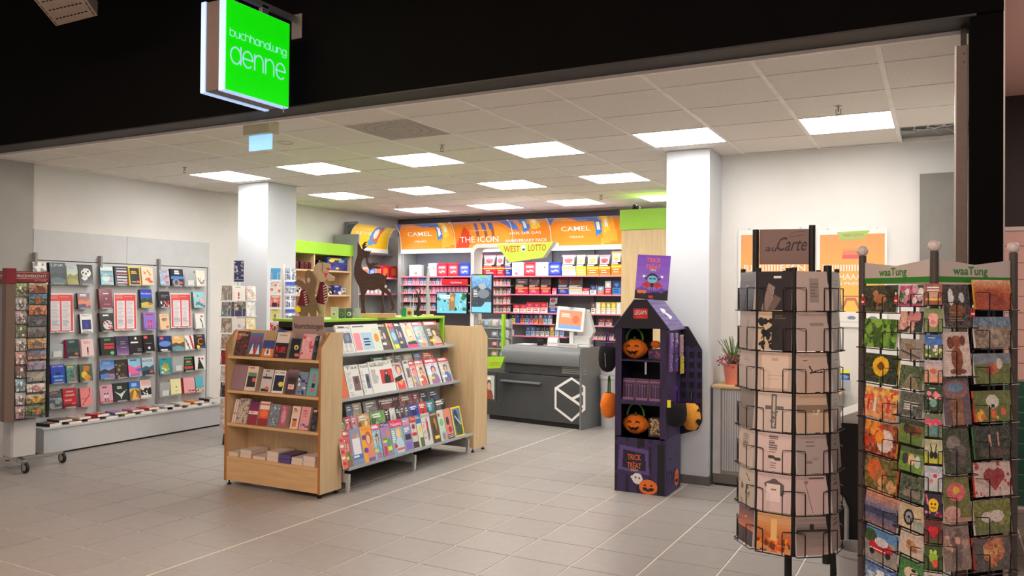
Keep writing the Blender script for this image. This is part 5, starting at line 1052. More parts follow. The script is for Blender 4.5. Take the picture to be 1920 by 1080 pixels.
for (a, b, c, l, tp) in ((965, 988, (224, 40, 80), 'pink red pouch, first on the second tobacco shelf', (120, 30, 40)), (990, 1010, (230, 60, 110), 'pink pouch, second on the second tobacco shelf', (110, 40, 60)), (1012, 1031, (226, 40, 80), 'pink red pouch, third on the second tobacco shelf', (60, 40, 44)), (1045, 1064, (40, 70, 200), 'blue pouch on the second tobacco shelf', (130, 30, 40)), (1065, 1090, (226, 230, 236), 'white and blue pouch on the second tobacco shelf', (120, 40, 44))):
    pouch(a, b, 521, zB, c, l, tp, (80, 56, 60))
for (a, b, y, c1, c2, l) in ((1035, 1042, 540, (226, 60, 110), (230, 200, 210), 'single small pink pack between the pouches'), (1092, 1104, 540, (190, 40, 60), W_, 'small red and white pack left of the navy pack'), (1106, 1118, 535, (40, 50, 110), W_, 'navy and white pack on the second shelf'), (1120, 1132, 537, (120, 160, 210), (230, 120, 60), 'pale blue and orange pack on the second shelf'), (1134, 1146, 527, (190, 190, 190), (200, 50, 50), 'tall grey and red pack on the second shelf'), (1148, 1164, 527, (24, 60, 120), (60, 130, 200), 'large dark blue packet at the right end of the second shelf')):
    pack(a, b, y, zB, c1, c2, l)
for k, (a, b, y) in enumerate(((962, 974, 571), (975, 986, 571), (987, 999, 567), (1000, 1012, 567), (1013, 1026, 567))): pack(a, b, y, zC, (220, 36, 60), W_, f'red and white pack, {("leftmost", "second", "third", "fourth", "last")[k]} of five on the third shelf')
pouch(1028, 1044, 556, zC, (40, 80, 200), 'hanging blue and white pouch behind the cash terminal', (150, 60, 90), (200, 190, 200))
for k, (c, l) in enumerate((((90, 70, 66), 'brown topped'), ((226, 220, 190), 'cream'), ((240, 190, 60), 'yellow with a dark emblem'), ((200, 190, 120), 'olive yellow'), ((246, 200, 40), 'bright yellow'), ((230, 230, 226), 'white'))): pack(1108+9.5*k, 1116.5+9.5*k, 567, zC, c, (232, 230, 224), f'{l} pack in the row right of the cash terminal')
pats = [((30, 40, 80), (246, 220, 60)), ((40, 50, 100), (60, 80, 200)), ((60, 30, 50), (240, 130, 90)), ((40, 40, 60), (120, 200, 230)), ((50, 40, 60), (230, 120, 190)), ((60, 70, 110), (240, 160, 70)), ((120, 120, 150), (236, 110, 50)), ((70, 80, 120), (170, 220, 240)), ((110, 120, 160), (220, 220, 230))]
pn = ['yellow', 'blue', 'orange', 'sky blue', 'pink', 'amber', 'red orange', 'ice blue', 'white']
for k, (c1, c2) in enumerate(pats): pack(958+8.6*k, 965.8+8.6*k, 588, zD, c1, c2, f'dark topped pack with {pn[k]} lower half on the fourth shelf')
for k, (c1, c2) in enumerate([((60, 90, 150), (150, 180, 220)), ((70, 100, 150), (190, 206, 226)), ((50, 60, 90), (206, 206, 210)), ((30, 34, 40), W_), ((34, 38, 44), (226, 226, 230)), ((190, 160, 90), (214, 190, 120)), ((100, 130, 180), (200, 210, 230)), ((40, 60, 120), (170, 190, 220))]): pack(986+9*k, 993.5+9*k, 612, zE, c1, c2, f'{("blue", "light blue", "slate", "black ringed", "charcoal ringed", "gold", "steel blue", "navy")[k]} pack on the fifth shelf below the cash terminal')
pack(957, 963, 618, zE, (200, 196, 200), W_, 'single small white pack at the left of the fifth shelf')
pack(1122, 1133, 598, zD2, (120, 30, 40), (200, 190, 190), 'left of two dark red packs under the yellow packs'); pack(1135, 1147, 598, zD2, (120, 30, 40), (200, 190, 190), 'right of two dark red packs under the yellow packs')
for k in range(4): pack(1112+10*k, 1120+10*k, 626, zE2, (70, 30, 40), (220, 206, 206), f'tiny dark pack, {("first", "second", "third", "fourth")[k]} behind the purple bag strap')
ORD = 'first second third fourth fifth sixth seventh eighth ninth tenth eleventh twelfth thirteenth fourteenth fifteenth sixteenth seventeenth eighteenth'.split()
rn = random.Random(11)
sm = [((190, 40, 60), W_), ((60, 50, 90), (230, 190, 200)), ((120, 90, 70), (226, 220, 210)), ((220, 90, 150), (240, 210, 226)), ((70, 110, 180), (226, 230, 240)), ((60, 44, 40), (214, 200, 190))]
for r, z in enumerate(zl_):
    x1 = 880 if r < 2 else 817; n = int((x1-756)/7.5)
    for k in range(n):
        if r == 0 and 825 < 757+k*7.5 < 880: continue
        c1, c2 = sm[3] if (r == 1 and k > 6) else rn.choice(sm)
        pack(757+k*7.5, 763.6+k*7.5, (521.5, 538, 553.5, 569)[r], z, c1, c2, f'small cigarette pack in the {("second", "third", "fourth", "fifth")[r]} row of the left tobacco shelf, {ORD[k]} from left', grp=f'{("second", "third", "fourth", "fifth")[r]} row of small packs on the left', split=.45)
for r, z in enumerate(zm_):
    for k in range(5):
        c1, c2 = rn.choice(sm[:3]+[sm[5]]); pack(922+k*7, 928+k*7, (523, 540, 556, 573)[r], z, c1, c2, f'small cigarette pack in the {("upper", "second", "third", "lowest")[r]} row right of the upright screen, {ORD[k]} from left', grp=f'{("upper", "second", "third", "lowest")[r]} row of small packs beside the screen', split=.45)
a = PY(830, 531, YL-.01); b = PY(877, 520, YL-.01)
g = G('print', (214, 30, 46)).box(-(b.x-a.x)/2, 0, 0, (b.x-a.x)/2, .03, b.z-a.z); g.text('Gauloises', .03, .02, .035, -.001, .2, 'C', W_, 'print'); tag(g.build('shelf_banner', None, ((a.x+b.x)/2, YL-.03+.002, zl_[0]+.0008)), 'red shelf banner with white writing below the red and blue tubs', 'banner')
# left corner unit
t = thing('corner_shelf', 'grey corner tobacco shelf under the yellow fascia', 'shelf', (-7.7, 9.95, 0))
def cu(name, m, x0, y0, z0, x1, y1, z1): return G(m).box(x0+7.7, y0-9.95, z0, x1+7.7, y1-9.95, z1).build(name, t)
cu('side_panel', 'slot_grey', -8.06, 9.515, 0, -7.59, 9.54, 2.52); cu('rear_side_panel', 'slot_grey', -8.09, 9.8, 2.4, -7.84, 9.82, 2.74)
cu('back_panel', 'metal_grey', -8.09, 9.545, .1, -8.06, 10.74, 2.34); cu('corner_panel', 'metal_grey', -8.06, 10.74, 0, -7.54, 10.77, 2.56); cu('end_panel', 'metal_grey', -7.56, 10.46, 0, -7.505, 10.74, 2.56)
cu('top_panel', 'metal_grey', -8.06, 9.545, 2.26, -7.83, 10.74, 2.28); cu('plinth', 'black', -8.03, 9.56, 0, -7.7, 10.7, .1)
XS = -7.72
for py in (521, 551, 590): z = PX(735, py, XS).z; cu('shelf_board', 'metal_grey', -8.06, 9.55, z-.012, XS-.006, 10.735, z); cu('price_rail', 'pink_edge', XS-.006, 9.55, z-.022, XS+.004, 10.735, z+.004)
zc = [PX(735, p, XS).z for p in (521, 551, 590)]
def ctub(px0, px1, py, z, c, lab, grp=None):
    a = PX(px0, py, XS-.02); b = PX(px1, py, XS-.02); w = b.y-a.y; h = a.z-z; r = w*.16
    t = thing('tobacco_tub', lab, 'tub', (XS-.09, (a.y+b.y)/2, z+.0005), R(90), grp); P = [(-w/2, 0), (w/2, 0), (w/2, h-r), (w/2-r, h), (-w/2+r, h), (-w/2, h-r)]
    G('print', c).prism(P, .1, o=-.05).build('tub_body', t, bevel=.004); g = G('print', (230, 120, 60) if c[0] > 150 else (150, 180, 230)); g.flat([(x*.7, h*.2+z_*.6) for x, z_ in P], -.051); g.build('label_print', t)
ctub(683, 693, 501, zc[0], (214, 190, 200), 'pale pink tub visible behind the deer neck'); ctub(695, 705, 503, zc[0], (70, 120, 200), 'blue tub visible under the deer antler')
ctub(706, 716, 500, zc[0], (224, 150, 160), 'pink tub right of the deer antler'); ctub(719, 731, 498, zc[0], RT, 'red tub, left of two right of the deer back'); ctub(734, 747, 499, zc[0], RT, 'red tub, right of two in the corner shelf')
for k in range(7):
    a = PX(684+8*k, 540, XS-.02); o = book(f'white pack in the corner shelf row behind the deer legs, {ORD[k]} from left', .055, .075, .03, auto(8, 12, 'title', [(236, 230, 232), (200, 60, 90), W_], k), (XS-.04, a.y, zc[1]+.0006), (0, 0, R(90)), W_, 'white packs in the corner shelf', cat='cigarette pack', name='cigarette_pack')
# ---------------------------------------------------------------- white arch, screens, lotto sign
t = thing('arch_frame', 'white rounded metal frame carrying the lotto sign above the counter', 'frame', (-5.1, 9.6, 0))
def rr(k): a = R(180-k*9); return (-5.71+.12+.12*math.cos(a)+5.1, 2.33-.12+.12*math.sin(a))
P = [(-.61, 0)]+[rr(k) for k in range(11)]+[(.62, 2.33)]; Q = [(.62, 2.275)]+[(-.61+.055+.07-.07*math.cos(R(90-k*9)) if False else -.555+.07+.07*math.cos(R(90+k*9)), 2.275-.07+.07*math.sin(R(90+k*9))) for k in range(11)]+[(-.555, 0)]
G('white_plastic').prism((P+Q)[::-1], .22).build('frame_profile', t, smooth=30)
G('white_plastic').box(.575, .16, 0, .62, .2, 2.3).build('rear_post', t) if False else None
G('white_plastic').box(-.9+.2, -.05, 0, -.4, .27, .02).build('foot_plate', t)
P0 = (-4.9, 9.5, 0); q = [PP(x, y, P0, 0) for x, y in ((931, 459), (1038, 453), (1018, 483), (955, 492))]
t = thing('lotto_sign', 'lime yellow trapezoid sign reading WEST LOTTO above the counter', 'sign', P0)
G('light_grey_plastic').prism(q[::-1], .1, o=.006).build('sign_body', t)
mat('lotto_lime', (196, 230, 76), .4, var=.03, emit=.12)
G('lotto_lime').prism([(x*1., z) for x, z in q][::-1], .006).build('sign_face', t)
cx = (q[0][0]+q[1][0])/2; cz = (q[0][1]+q[2][1])/2
g = G('print'); g.text('WEST', cx-.19, cz-.012, .085, -.002, .24, 'C', (206, 80, 20), 'print', 0, .01); g.text('LOTTO', cx+.185, cz-.0, .085, -.002, .26, 'C', (206, 80, 20), 'print', 0, .01); g.build('lettering', t)
g = G('print', W_); n = 16; g.flat([(cx-.015+.034*math.cos(6.283*k/n), cz+.035+.045*math.sin(6.283*k/n)) for k in range(n)], -.002); g.col = (40, 70, 160); g.flat([(cx-.012+.022*math.cos(math.pi+3.1416*k/8), cz+.033+.03*math.sin(math.pi+3.1416*k/8)) for k in range(9)], -.003); g.build('emblem', t)
def screen(name, lab, px0, py0, px1, py1, Y, cv, rim=.012, stand=None):
    a = PY(px0, py1, Y); b = PY(px1, py0, Y); w = b.x-a.x; h = b.z-a.z
    t = thing(name, lab, 'screen', ((a.x+b.x)/2, Y, a.z)); G('black').box(-w/2, 0, 0, w/2, .04, h).build('screen_case', t, bevel=.003)
    g = G(); g.canvas(cv, -w/2+rim, rim, w/2-rim, h-rim, -.001, 'screen'); g.build('display', t); return t, w, h
cv = Cv(38, 68, (100, 150, 200)); cv.grad((120, 170, 220), (90, 130, 170), 0, .4); cv.poly([(0, .35), (.5, .25), (1, .4), (1, .85), (0, .85)], (56, 66, 76)); cv.noise(14, 3, 2); cv.ell(.6, .5, .3, .12, (110, 120, 130)); cv.ell(.55, .3, .2, .08, (150, 160, 170)); cv.poly([(.5, .85), (.7, .72), (1, .72), (1, .85)], (120, 180, 230)); cv.rect(0, .86, 1, 1, (110, 190, 236)); cv.rect(.35, 0, .7, .04, (120, 200, 60)); cv.lines(.08, .4, .35, .6, 5, W_, 3, .4)
t, w, h = screen('portrait_screen', 'upright advertising screen with a blue train picture on the white arch', 883, 514, 923, 587, 9.56, cv); t['label'] = 'upright screen with a blue coast picture mounted on the white arch'
G('black').box(-.05, .03, h*.4, .05, .06, h*.6).build('mount', t)
cv = Cv(60, 40, (110, 190, 210)); cv.speck(40, [(40, 70, 60), (60, 110, 70), (150, 210, 220)], 5, 0, 0, 1, .85, .05); cv.poly([(.4, .1), (.6, .0), (.62, .85), (.42, .85)], (150, 120, 80)); cv.ell(.52, .3, .06, .12, (200, 150, 100)); cv.lines(.08, .1, .45, .32, 2, W_, 2, .6); cv.rect(0, .87, 1, 1, (110, 200, 230))
t, w, h = screen('landscape_screen', 'wide screen with a tropical tree picture in front of the small packs', 818, 548, 876, 588, 10.30, cv); G('black').box(-.05, .04, h*.3, .05, .15, h*.6).build('mount', t)
# candy tubs
t = thing('jar_rack', 'lime edged rack for clear jars between the wooden end board and the counter', 'rack', (-5.2, 9.78, 0))
def jr(name, m, x0, y0, z0, x1, y1, z1, bevel=0): return G(m).box(x0+5.2, y0-9.78, z0, x1+5.2, y1-9.78, z1).build(name, t, bevel=bevel)
xr = PY(953, 600, 9.78).x; zj = [PY(920, y, 9.70).z for y in (614, 633.5, 652, 671)]
jr('side_post', 'lime', xr-.02, 9.62, .85, xr+.015, 9.68, PY(953, 589, 9.70).z)
jr('side_post', 'metal_grey', -5.645, 9.62, .85, -5.625, 9.68, PY(953, 589, 9.70).z)
for z in zj: jr('jar_shelf', 'acrylic_edge', -5.625, 9.64, z-.012, xr-.02, 9.92, z-.002)
jr('back_panel', 'metal_grey', -5.625, 9.92, .05, xr-.02, 9.94, 1.3); jr('base_box', 'counter_dark', -5.625, 9.64, 0, xr-.02, 9.92, .52)
q = [PP(x, y, (-5.2, 9.0, 0), 0) for x, y in ((905, 669), (946, 669), (938, 690), (905, 692))]
G('lotto_lime' if False else 'lime').prism(q[::-1], .02, o=-.78).build('lotto_plate', t)
G('print').text('LOTTO', PP(928, 680, (-5.2, 9.0, 0), 0)[0], PP(928, 686, (-5.2, 9.0, 0), 0)[1], .05, -.782, .15, 'C', (210, 90, 30), 'print', 0, .01).build('lettering', t)
cv = auto(20, 30, 'person', [(190, 200, 190), (150, 70, 50), (90, 60, 50), (220, 170, 140), W_], 3)
g = G(); g.canvas(cv, PP(905, 700, (-5.2, 9.0, 0), 0)[0], .3, PP(925, 700, (-5.2, 9.0, 0), 0)[0], .6, -.75, 'print'); g.mat = 'counter_dark'; g.box(PP(905, 700, (-5.2, 9.0, 0), 0)[0], -.748, .27, PP(928, 700, (-5.2, 9.0, 0), 0)[0], -.72, .62); g.build('leaflet_holder', t)
jc = [(200, 170, 80), (150, 190, 220), (206, 200, 196), (190, 180, 200), (150, 160, 190), (130, 160, 190), (206, 80, 70), (190, 190, 190), (214, 180, 50), (150, 180, 120), (170, 170, 180), (170, 160, 80)]
jn = ['amber', 'light blue', 'grey white', 'lilac', 'blue', 'sky blue', 'red', 'silver', 'yellow', 'green', 'grey', 'olive']
k = 0
for r, z in enumerate(zj):
    for px in ((896, 911, 926, 941) if r == 0 else (926, 941)):
        p = PY(px, 600, 9.70); rad = .058; c = jc[k % 12]
        row = ('top', 'second', 'third', 'lowest')[r]
        o = thing('candy_jar', f'clear jar of {jn[k % 12]} sweets in the {row} row of the jar rack', 'jar', (p.x, 9.77, z+rad), 0, 'sweet jars beside the counter')
        mat_c = 'jar_'+str(k % 12)
        if mat_c not in MATS: mat(mat_c, c, .8, scale=60, var=.5, bump=.5)
        G(mat_c).cyl((-.046, 0, -.004), (.04, 0, -.004), rad*.9, n=16).build('sweets', o, smooth=40)
        G('acrylic').cyl((-.049, 0, 0), (.042, 0, 0), rad, n=18).build('glass_body', o, smooth=40)
        G('white_wire_' if False else 'light_grey_plastic').cyl((.042, 0, 0), (.05, 0, 0), rad*.98, n=18).build('lid', o, smooth=40); G('print', W_).box(-.02, -rad-.001, -.02, .03, -rad+.004, .02).build('label', o); k += 1
# ---------------------------------------------------------------- counter
KA = Vector((-3.818, 9.053, 0)); KR = R(-8.2)
t = thing('sales_counter', 'dark grey sales counter with a white hexagon line emblem', 'counter', KA, KR)
LK = 1.45; D = .47; ztop = .985; zr = PP(1000, 683, KA, KR)[1]; zb = PP(1000, 702, KA, KR)[1]
G('counter_dark').box(-LK, .02, .06, -.02, D, zb-.008).build('body', t, bevel=.004)
G('black').box(-LK+.02, .05, 0, -.03, D-.03, .06).build('plinth', t)
LR = -PP(942, 665, KA, KR)[0]; G('counter_dark').box(-LR, .05, zb, -.02, D, zr).build('recess_band', t)
prof = [(.0, zr), (-.015, zr+.03), (-.015, ztop-.09), (.01, ztop-.04), (.05, ztop-.01), (.10, ztop), (D, ztop), (D, ztop-.02), (.12, ztop-.02), (.12, zr)]
LR = -PP(942, 665, KA, KR)[0]
G('counter_mid').prism(prof, LR-.02, 'x', -LR).build('curved_top', t, smooth=40)
G('counter_mid').box(-.02, -.005, 0, .0, D+.01, ztop+.005).build('side_panel', t, bevel=.004)
hx = [PP(900+x/4.154, 560+y/4.154, KA, KR) for x, y in ((708, 622), (806, 690), (806, 862), (708, 950), (582, 852), (582, 700))]
g = G('white_plastic'); g.ribbon([hx[i] for i in range(6)], .034, .018, True)
g.ribbon([PP(900+x/4.154, 560+y/4.154, KA, KR) for x, y in ((590, 700), (806, 852))], .034, .0175); g.ribbon([PP(900+x/4.154, 560+y/4.154, KA, KR) for x, y in ((712, 782), (806, 734))], .034, .017)
g.build('hexagon_emblem', t)
h0 = PP(940, 712, KA, KR); h1 = PP(1014, 716, KA, KR)
G('counter_mid').box(h0[0], -.03, h0[1]-.02, h1[0], .02, h0[1]+.005).build('drawer_handle', t, bevel=.006)
p = PP(1050, 702, KA, KR); g = G('print', (140, 140, 140))
for k in range(4): g.box(p[0], .046, p[1]+.012+k*.022, p[0]+.34-.03*(k % 2), .05, p[1]+.024+k*.022)
g.build('small_print', t)
def onk(px, yy=.2): p = PP(px, 640, KA+Vector((0, yy, 0)), KR); return KA+Matrix.Rotation(KR, 3, 'Z')@Vector((p[0], yy, ztop+.0006))
t = thing('cash_terminal', 'white cash terminal with an orange and blue screen on the counter', 'terminal', onk(1072, .22), R(10))
G('light_grey_plastic').box(-.06, -.1, 0, .22, .14, .03).box(-.02, .0, .03, .2, .12, .14).build('base', t, bevel=.01)
g = G('light_grey_plastic'); g.prism([(.05, .12), (.2, .12), (.24, .2), (.16, .46), (.02, .46)], .12, o=.02); g.build('housing', t, bevel=.008)
cv = Cv(40, 34, (206, 130, 96)); cv.rect(0, .82, 1, 1, (110, 150, 220)); cv.rect(.0, .0, 1, .06, (170, 190, 220)); cv.lines(.1, .2, .6, .45, 4, (240, 210, 200), 3, .4); cv.ell(.75, .5, .15, .2, (190, 100, 70))
m = Matrix.Translation((-.04, -.06, .2))@Matrix.Rotation(R(-6), 4, 'X')@Matrix.Rotation(R(4), 4, 'Y')
g = G('white_plastic').box(-.19, 0, 0, .17, .04, .3).xf(m); g.build('monitor_frame', t, bevel=.008)
g = G().canvas(cv, -.155, .03, .135, .27, -.001, 'screen').xf(m); g.build('display', t)
G('light_grey_plastic').box(-.05, -.04, .0, .0, .02, .22).build('neck', t); G('black').box(-.06, -.07, .5, .0, -.04, .52).build('camera', t)
t = thing('scanner', 'white rounded scanner on the counter left of the terminal', 'scanner', onk(1035, .2), R(8))
G('white_plastic').cyl((-.07, 0, .055), (.06, 0, .055), .055, n=18).box(-.075, -.05, 0, .065, .05, .05).build('scanner_body', t, smooth=40, bevel=.003)
t = thing('card_reader', 'black device with tangled cable on the counter beside the scanner', 'card reader', onk(1010, .25), R(20))
G('black').box(-.05, -.03, 0, .03, .04, .07).build('body', t, bevel=.006); G('black').tube([(.0, 0, .07), (.03, -.02, .1), (.06, 0, .05), (.08, .02, .004)], .005, 5).build('cord', t)
t = thing('paper_tray', 'pale perforated tray right of the scanner on the counter', 'tray', onk(1062, .12), R(0))
g = G('light_grey_plastic').box(-.12, -.03, 0, .14, .05, .045); g.mat = 'slot_grey'
for k in range(12): g.box(-.11+k*.02, -.032, .012, -.1+k*.02, -.03, .035)
g.build('tray_body', t)
t = G('white_plastic').box(-.12, -.1, 0, .1, .1, .008).build('counter_mat', None, onk(985, .3), (0, 0, KR)); tag(t, 'white flat mat lying on the left part of the counter', 'mat')
# right of the counter
t = thing('waste_bin', 'light grey round waste bin behind the hanging orange bag', 'bin', (-3.61, 9.47, 0))
G('grey_plastic').lathe([(.001, 0), (.105, 0), (.115, .6), (.125, .605), (.125, .64), (.11, .64), (.1, .1)], 28).build('bin_body', t, smooth=40)
t = thing('drawer_unit', 'white drawer unit just above the grey bin, right of the counter', 'drawer unit', (-3.78, 9.86, 0))
G('light_grey_plastic').box(-.2, -.2, 0, .21, .25, .83).build('cabinet_body', t, bevel=.004); d_ = G('light_grey_plastic').box(-.19, -.214, .6, .2, -.2, .82).build('drawer', t, bevel=.003); G('tin').box(-.12, -.222, .75, .1, -.214, .76).build('handle', d_)
t = thing('paper_stack', 'stack of papers and leaflets on the white drawer unit', 'papers', (-3.78, 9.86, .8305))
for k in range(4): G('print', ((226, 90, 90), W_, (206, 190, 180), (230, 160, 60))[k]).box(-.18+.01*k, -.18, .012*k, .1-.02*k, .05, .012*k+.011).build('leaflet', t)
t = thing('tall_panel', 'tall maple panel with a lime green top box right of the tobacco shelf', 'panel', (-3.24, 9.75, 0))
G('maple').box(-.28, -.14, 0, .32, .2, 2.455).build('maple_board', t); G('lime').box(-.30, -.155, 2.455, .34, .22, 2.71).build('lime_box', t, bevel=.003)
t = thing('wall_camera', 'small black camera on top of the lime box', 'camera', (-3.38, 9.72, 2.7105)); G('black').box(-.03, -.03, 0, .06, .03, .05).ball((0, -.02, .045), .03).build('camera_body', t, smooth=40)
t = G('black').box(-.4, -.02, 0, .1, .02, .05).build('ceiling_duct', None, (-6.6, 11.17, 2.80)); tag(t, 'dark duct strip on the back wall above the orange fascia', 'duct')
# ---------------------------------------------------------------- halloween cardboard display
DP_ = (28, 20, 40); PU = (84, 60, 130); DK = (56, 42, 88)
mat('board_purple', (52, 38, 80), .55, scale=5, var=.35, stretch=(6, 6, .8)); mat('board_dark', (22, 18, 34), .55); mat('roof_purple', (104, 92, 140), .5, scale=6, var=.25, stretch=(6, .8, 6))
HX, HY = -2.163, 6.585; hw, hd = .22, .205
t = thing('halloween_display', 'dark purple cardboard house display with roof, standing before the white pillar', 'display stand', (HX, HY, 0))
def hz(py, px=1200): return PY(px, py, HY-hd).z
z0 = hz(820); z1 = hz(757); z2 = hz(675.5); z3 = hz(614); z4 = hz(563)
def pumpkin(cv, cx, cy, r, ar, c=(236, 120, 50)):
    cv.ell(cx, cy, r, r*ar, c); k = (30, 20, 30)
    for s in (-1, 1): cv.poly([(cx+s*r*.35-r*.18, cy-r*ar*.1), (cx+s*r*.35+r*.18, cy-r*ar*.1), (cx+s*r*.35, cy-r*ar*.45)], k)
    cv.ell(cx, cy+r*ar*.25, r*.62, r*ar*.35, k); cv.rect(cx-r*.7, cy-r*ar*.2, cx+r*.7, cy+r*ar*.12, c)
    for s in (-1, 1): cv.poly([(cx+s*r*.35-r*.18, cy-r*ar*.1), (cx+s*r*.35+r*.18, cy-r*ar*.1), (cx+s*r*.35, cy-r*ar*.45)], k)
    cv.rect(cx-r*.15, cy+r*ar*.08, cx+r*.1, cy+r*ar*.3, c)
cv = Cv(72, 84, DK); rn = random.Random(2)
for k in range(9): x = k/9; cv.rect(x, 0, x+.06, 1, (60, 46, 92) if k % 2 else (30, 22, 46))
for y in (.08, .62): cv.rect(0, y, 1, y+.07, (54, 42, 84))
cv.rect(.45, 0, .58, .18, (20, 14, 26)); cv.rect(.84, .1, .97, 1, (18, 14, 24)); cv.poly([(.1, .16), (.66, .22), (.68, .66), (.06, .6)], (96, 76, 140)); cv.poly([(.17, .24), (.6, .29), (.61, .6), (.15, .56)], (32, 26, 48))
cv.ell(.45, .74, .1, .1, (236, 232, 236)); cv.ell(.36, .72, .04, .03, (236, 232, 236)); cv.ell(.42, .72, .015, .02, K_); cv.ell(.49, .73, .015, .02, K_)
pumpkin(cv, .66, .87, .18, .72)
g = G(); g.canvas(cv, -hw, 0, hw, z0, -hd, 'print'); g.mat = 'board_dark'; g.box(-hw, -hd+.001, 0, hw, hd, z0)
g.text('TRICK', -.05, z0*.59, .046, -hd-.001, .115, 'C', (236, 116, 60), 'print', 0, .008); g.text('or', -.05, z0*.53, .02, -hd-.001, .03, 'C', (214, 90, 140), 'print'); g.text('TREAT', -.05, z0*.44, .046, -hd-.001, .12, 'C', (236, 116, 60), 'print', 0, .008); g.text('2024', -.05, z0*.39, .02, -hd-.001, .06, 'C', (240, 226, 90), 'print')
g.build('lower_box', t)
cv = Cv(40, 50, DK)
for k in range(7): cv.rect(k/7, 0, k/7+.06, 1, (66, 52, 104))
for x, y in ((.2, .15), (.62, .15), (.2, .6), (.55, .6)): cv.rect(x, y, x+.18, y+.25, (20, 14, 28)); cv.rect(x+.05, y+.03, x+.13, y+.22, (86, 76, 140))
pumpkin(cv, .72, .78, .14, 1.1)
q = G(); q.canvas(cv, -hd, 0, hd, z0, -hw-.0015, 'print'); q.build('side_print', t, rot=(0, 0, R(90)))
for s in (-1, 1): G('board_purple').box(s*hw-(.012 if s > 0 else 0), -hd, z0, s*hw+(0 if s > 0 else .012), hd, z3).build('side_wall', t)
for s in (-1, 1): G('board_purple').box(s*hw-(.055 if s > 0 else 0), -hd-.002, z0, s*hw+(0 if s > 0 else .055), -hd, z3).build('front_post', t)
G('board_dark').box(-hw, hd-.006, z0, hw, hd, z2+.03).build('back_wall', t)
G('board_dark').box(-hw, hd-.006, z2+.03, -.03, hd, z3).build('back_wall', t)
for z in (z0, z1, z2): G('board_purple').box(-hw+.012, -hd, z-.01, hw-.012, hd-.006, z).build('shelf', t)
G('board_purple').box(-hw+.05, -hd-.004, z1+.0, hw-.05, -hd-.001, z1+.028).build('shelf_lip', t)
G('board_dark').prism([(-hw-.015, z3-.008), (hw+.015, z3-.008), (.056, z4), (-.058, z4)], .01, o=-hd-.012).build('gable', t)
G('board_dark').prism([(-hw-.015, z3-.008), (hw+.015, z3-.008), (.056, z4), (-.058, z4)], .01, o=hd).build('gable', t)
for a, b in (((.056, z4), (hw+.03, z3-.02)), ((-.058, z4), (-hw-.02, z3-.015))):
    g = G('roof_purple'); n = g.pts([(a[0], -hd-.012, a[1]), (b[0], -hd-.012, b[1]), (b[0], hd+.02, b[1]), (a[0], hd+.02, a[1]), (a[0], -hd-.012, a[1]+.008), (b[0], -hd-.012, b[1]+.008), (b[0], hd+.02, b[1]+.008), (a[0], hd+.02, a[1]+.008)])
    for qd in ((3, 2, 1, 0), (4, 5, 6, 7), (0, 1, 5, 4), (1, 2, 6, 5), (2, 3, 7, 6), (3, 0, 4, 7)): g.face([n+i for i in qd])
    if a[0] > 0:
        g.mat = 'print'; g.col = W_
        def rp(u, v): return (a[0]+(b[0]-a[0])*v, -hd+2*hd*u, a[1]+(b[1]-a[1])*v+.0085)
        g.poly([rp(.35, .3), rp(.6, .33), rp(.55, .45), rp(.75, .6), rp(.5, .68), rp(.45, .5), rp(.3, .45)]); g.mat = 'board_purple'
        for k in range(1, 7): g.poly([rp(0, k/7), rp(1, k/7), rp(1, k/7+.012), rp(0, k/7+.012)])
    g.build('roof_panel', t)
G('board_dark').box(-.058, -hd-.012, z4-.002, .056, hd+.02, z4+.006).build('roof_ridge', t)
g = G('print', (206, 36, 44)); xs = PP(1202, 588, (HX, HY-hd, 0), 0); ww, hh = .062, .042
g.prism([(xs[0]-ww+.008, xs[1]-hh), (xs[0]+ww-.008, xs[1]-hh), (xs[0]+ww, xs[1]-hh+.008), (xs[0]+ww, xs[1]+hh-.008), (xs[0]+ww-.008, xs[1]+hh), (xs[0]-ww+.008, xs[1]+hh), (xs[0]-ww, xs[1]+hh-.008), (xs[0]-ww, xs[1]-hh+.008)][::-1], .003, o=-hd-.0155)
g.text('LEGAMi', xs[0], xs[1]-.008, .036, -hd-.0165, .1, 'C', W_, 'print', .05, .004); g.text('MILANO', xs[0], xs[1]-.032, .01, -hd-.0165, .06, 'C', (240, 130, 130)); g.build('red_badge', t)
# header poster
cv = Cv(66, 88, (112, 66, 176)); cv.grad((118, 70, 186), (150, 110, 210), 0, .85, 5); cv.poly([(0, .78), (.2, .72), (.5, .8), (.8, .74), (1, .76), (1, 1), (0, 1)], (104, 72, 170)); cv.poly([(0, .8), (.3, .86), (.6, .83), (1, .78), (1, 1), (0, 1)], (30, 24, 40))
cv.poly([(.15, .72), (.3, .6), (.46, .6), (.5, .72), (.42, .7), (.34, .76), (.28, .7)], (190, 40, 50)); cv.poly([(.85, .72), (.7, .6), (.54, .6), (.5, .72), (.58, .7), (.66, .76), (.72, .7)], (190, 40, 50))
cv.line(.42, .6, .25, .5, .02, K_); cv.line(.58, .6, .77, .5, .02, K_); cv.ell(.24, .48, .045, .03, W_); cv.ell(.78, .48, .045, .03, W_)
cv.ell(.5, .52, .17, .11, K_); cv.ell(.5, .545, .15, .085, (110, 190, 220)); cv.poly([(.36, .53), (.64, .53), (.5, .66)], (110, 190, 220)); cv.ell(.44, .53, .05, .02, (40, 90, 140)); cv.ell(.56, .53, .05, .02, (40, 90, 140)); cv.rect(.46, .62, .54, .72, K_); cv.rect(.465, .7, .485, .84, K_); cv.rect(.515, .7, .535, .84, K_)
cv.ell(.14, .835, .08, .04, (238, 120, 50)); cv.ell(.27, .83, .08, .04, (238, 120, 50)); cv.poly([(.73, .84), (.74, .74), (.79, .72), (.84, .75), (.85, .84)], (90, 70, 160)); cv.rect(.43, .91, .56, .97, (210, 50, 50))
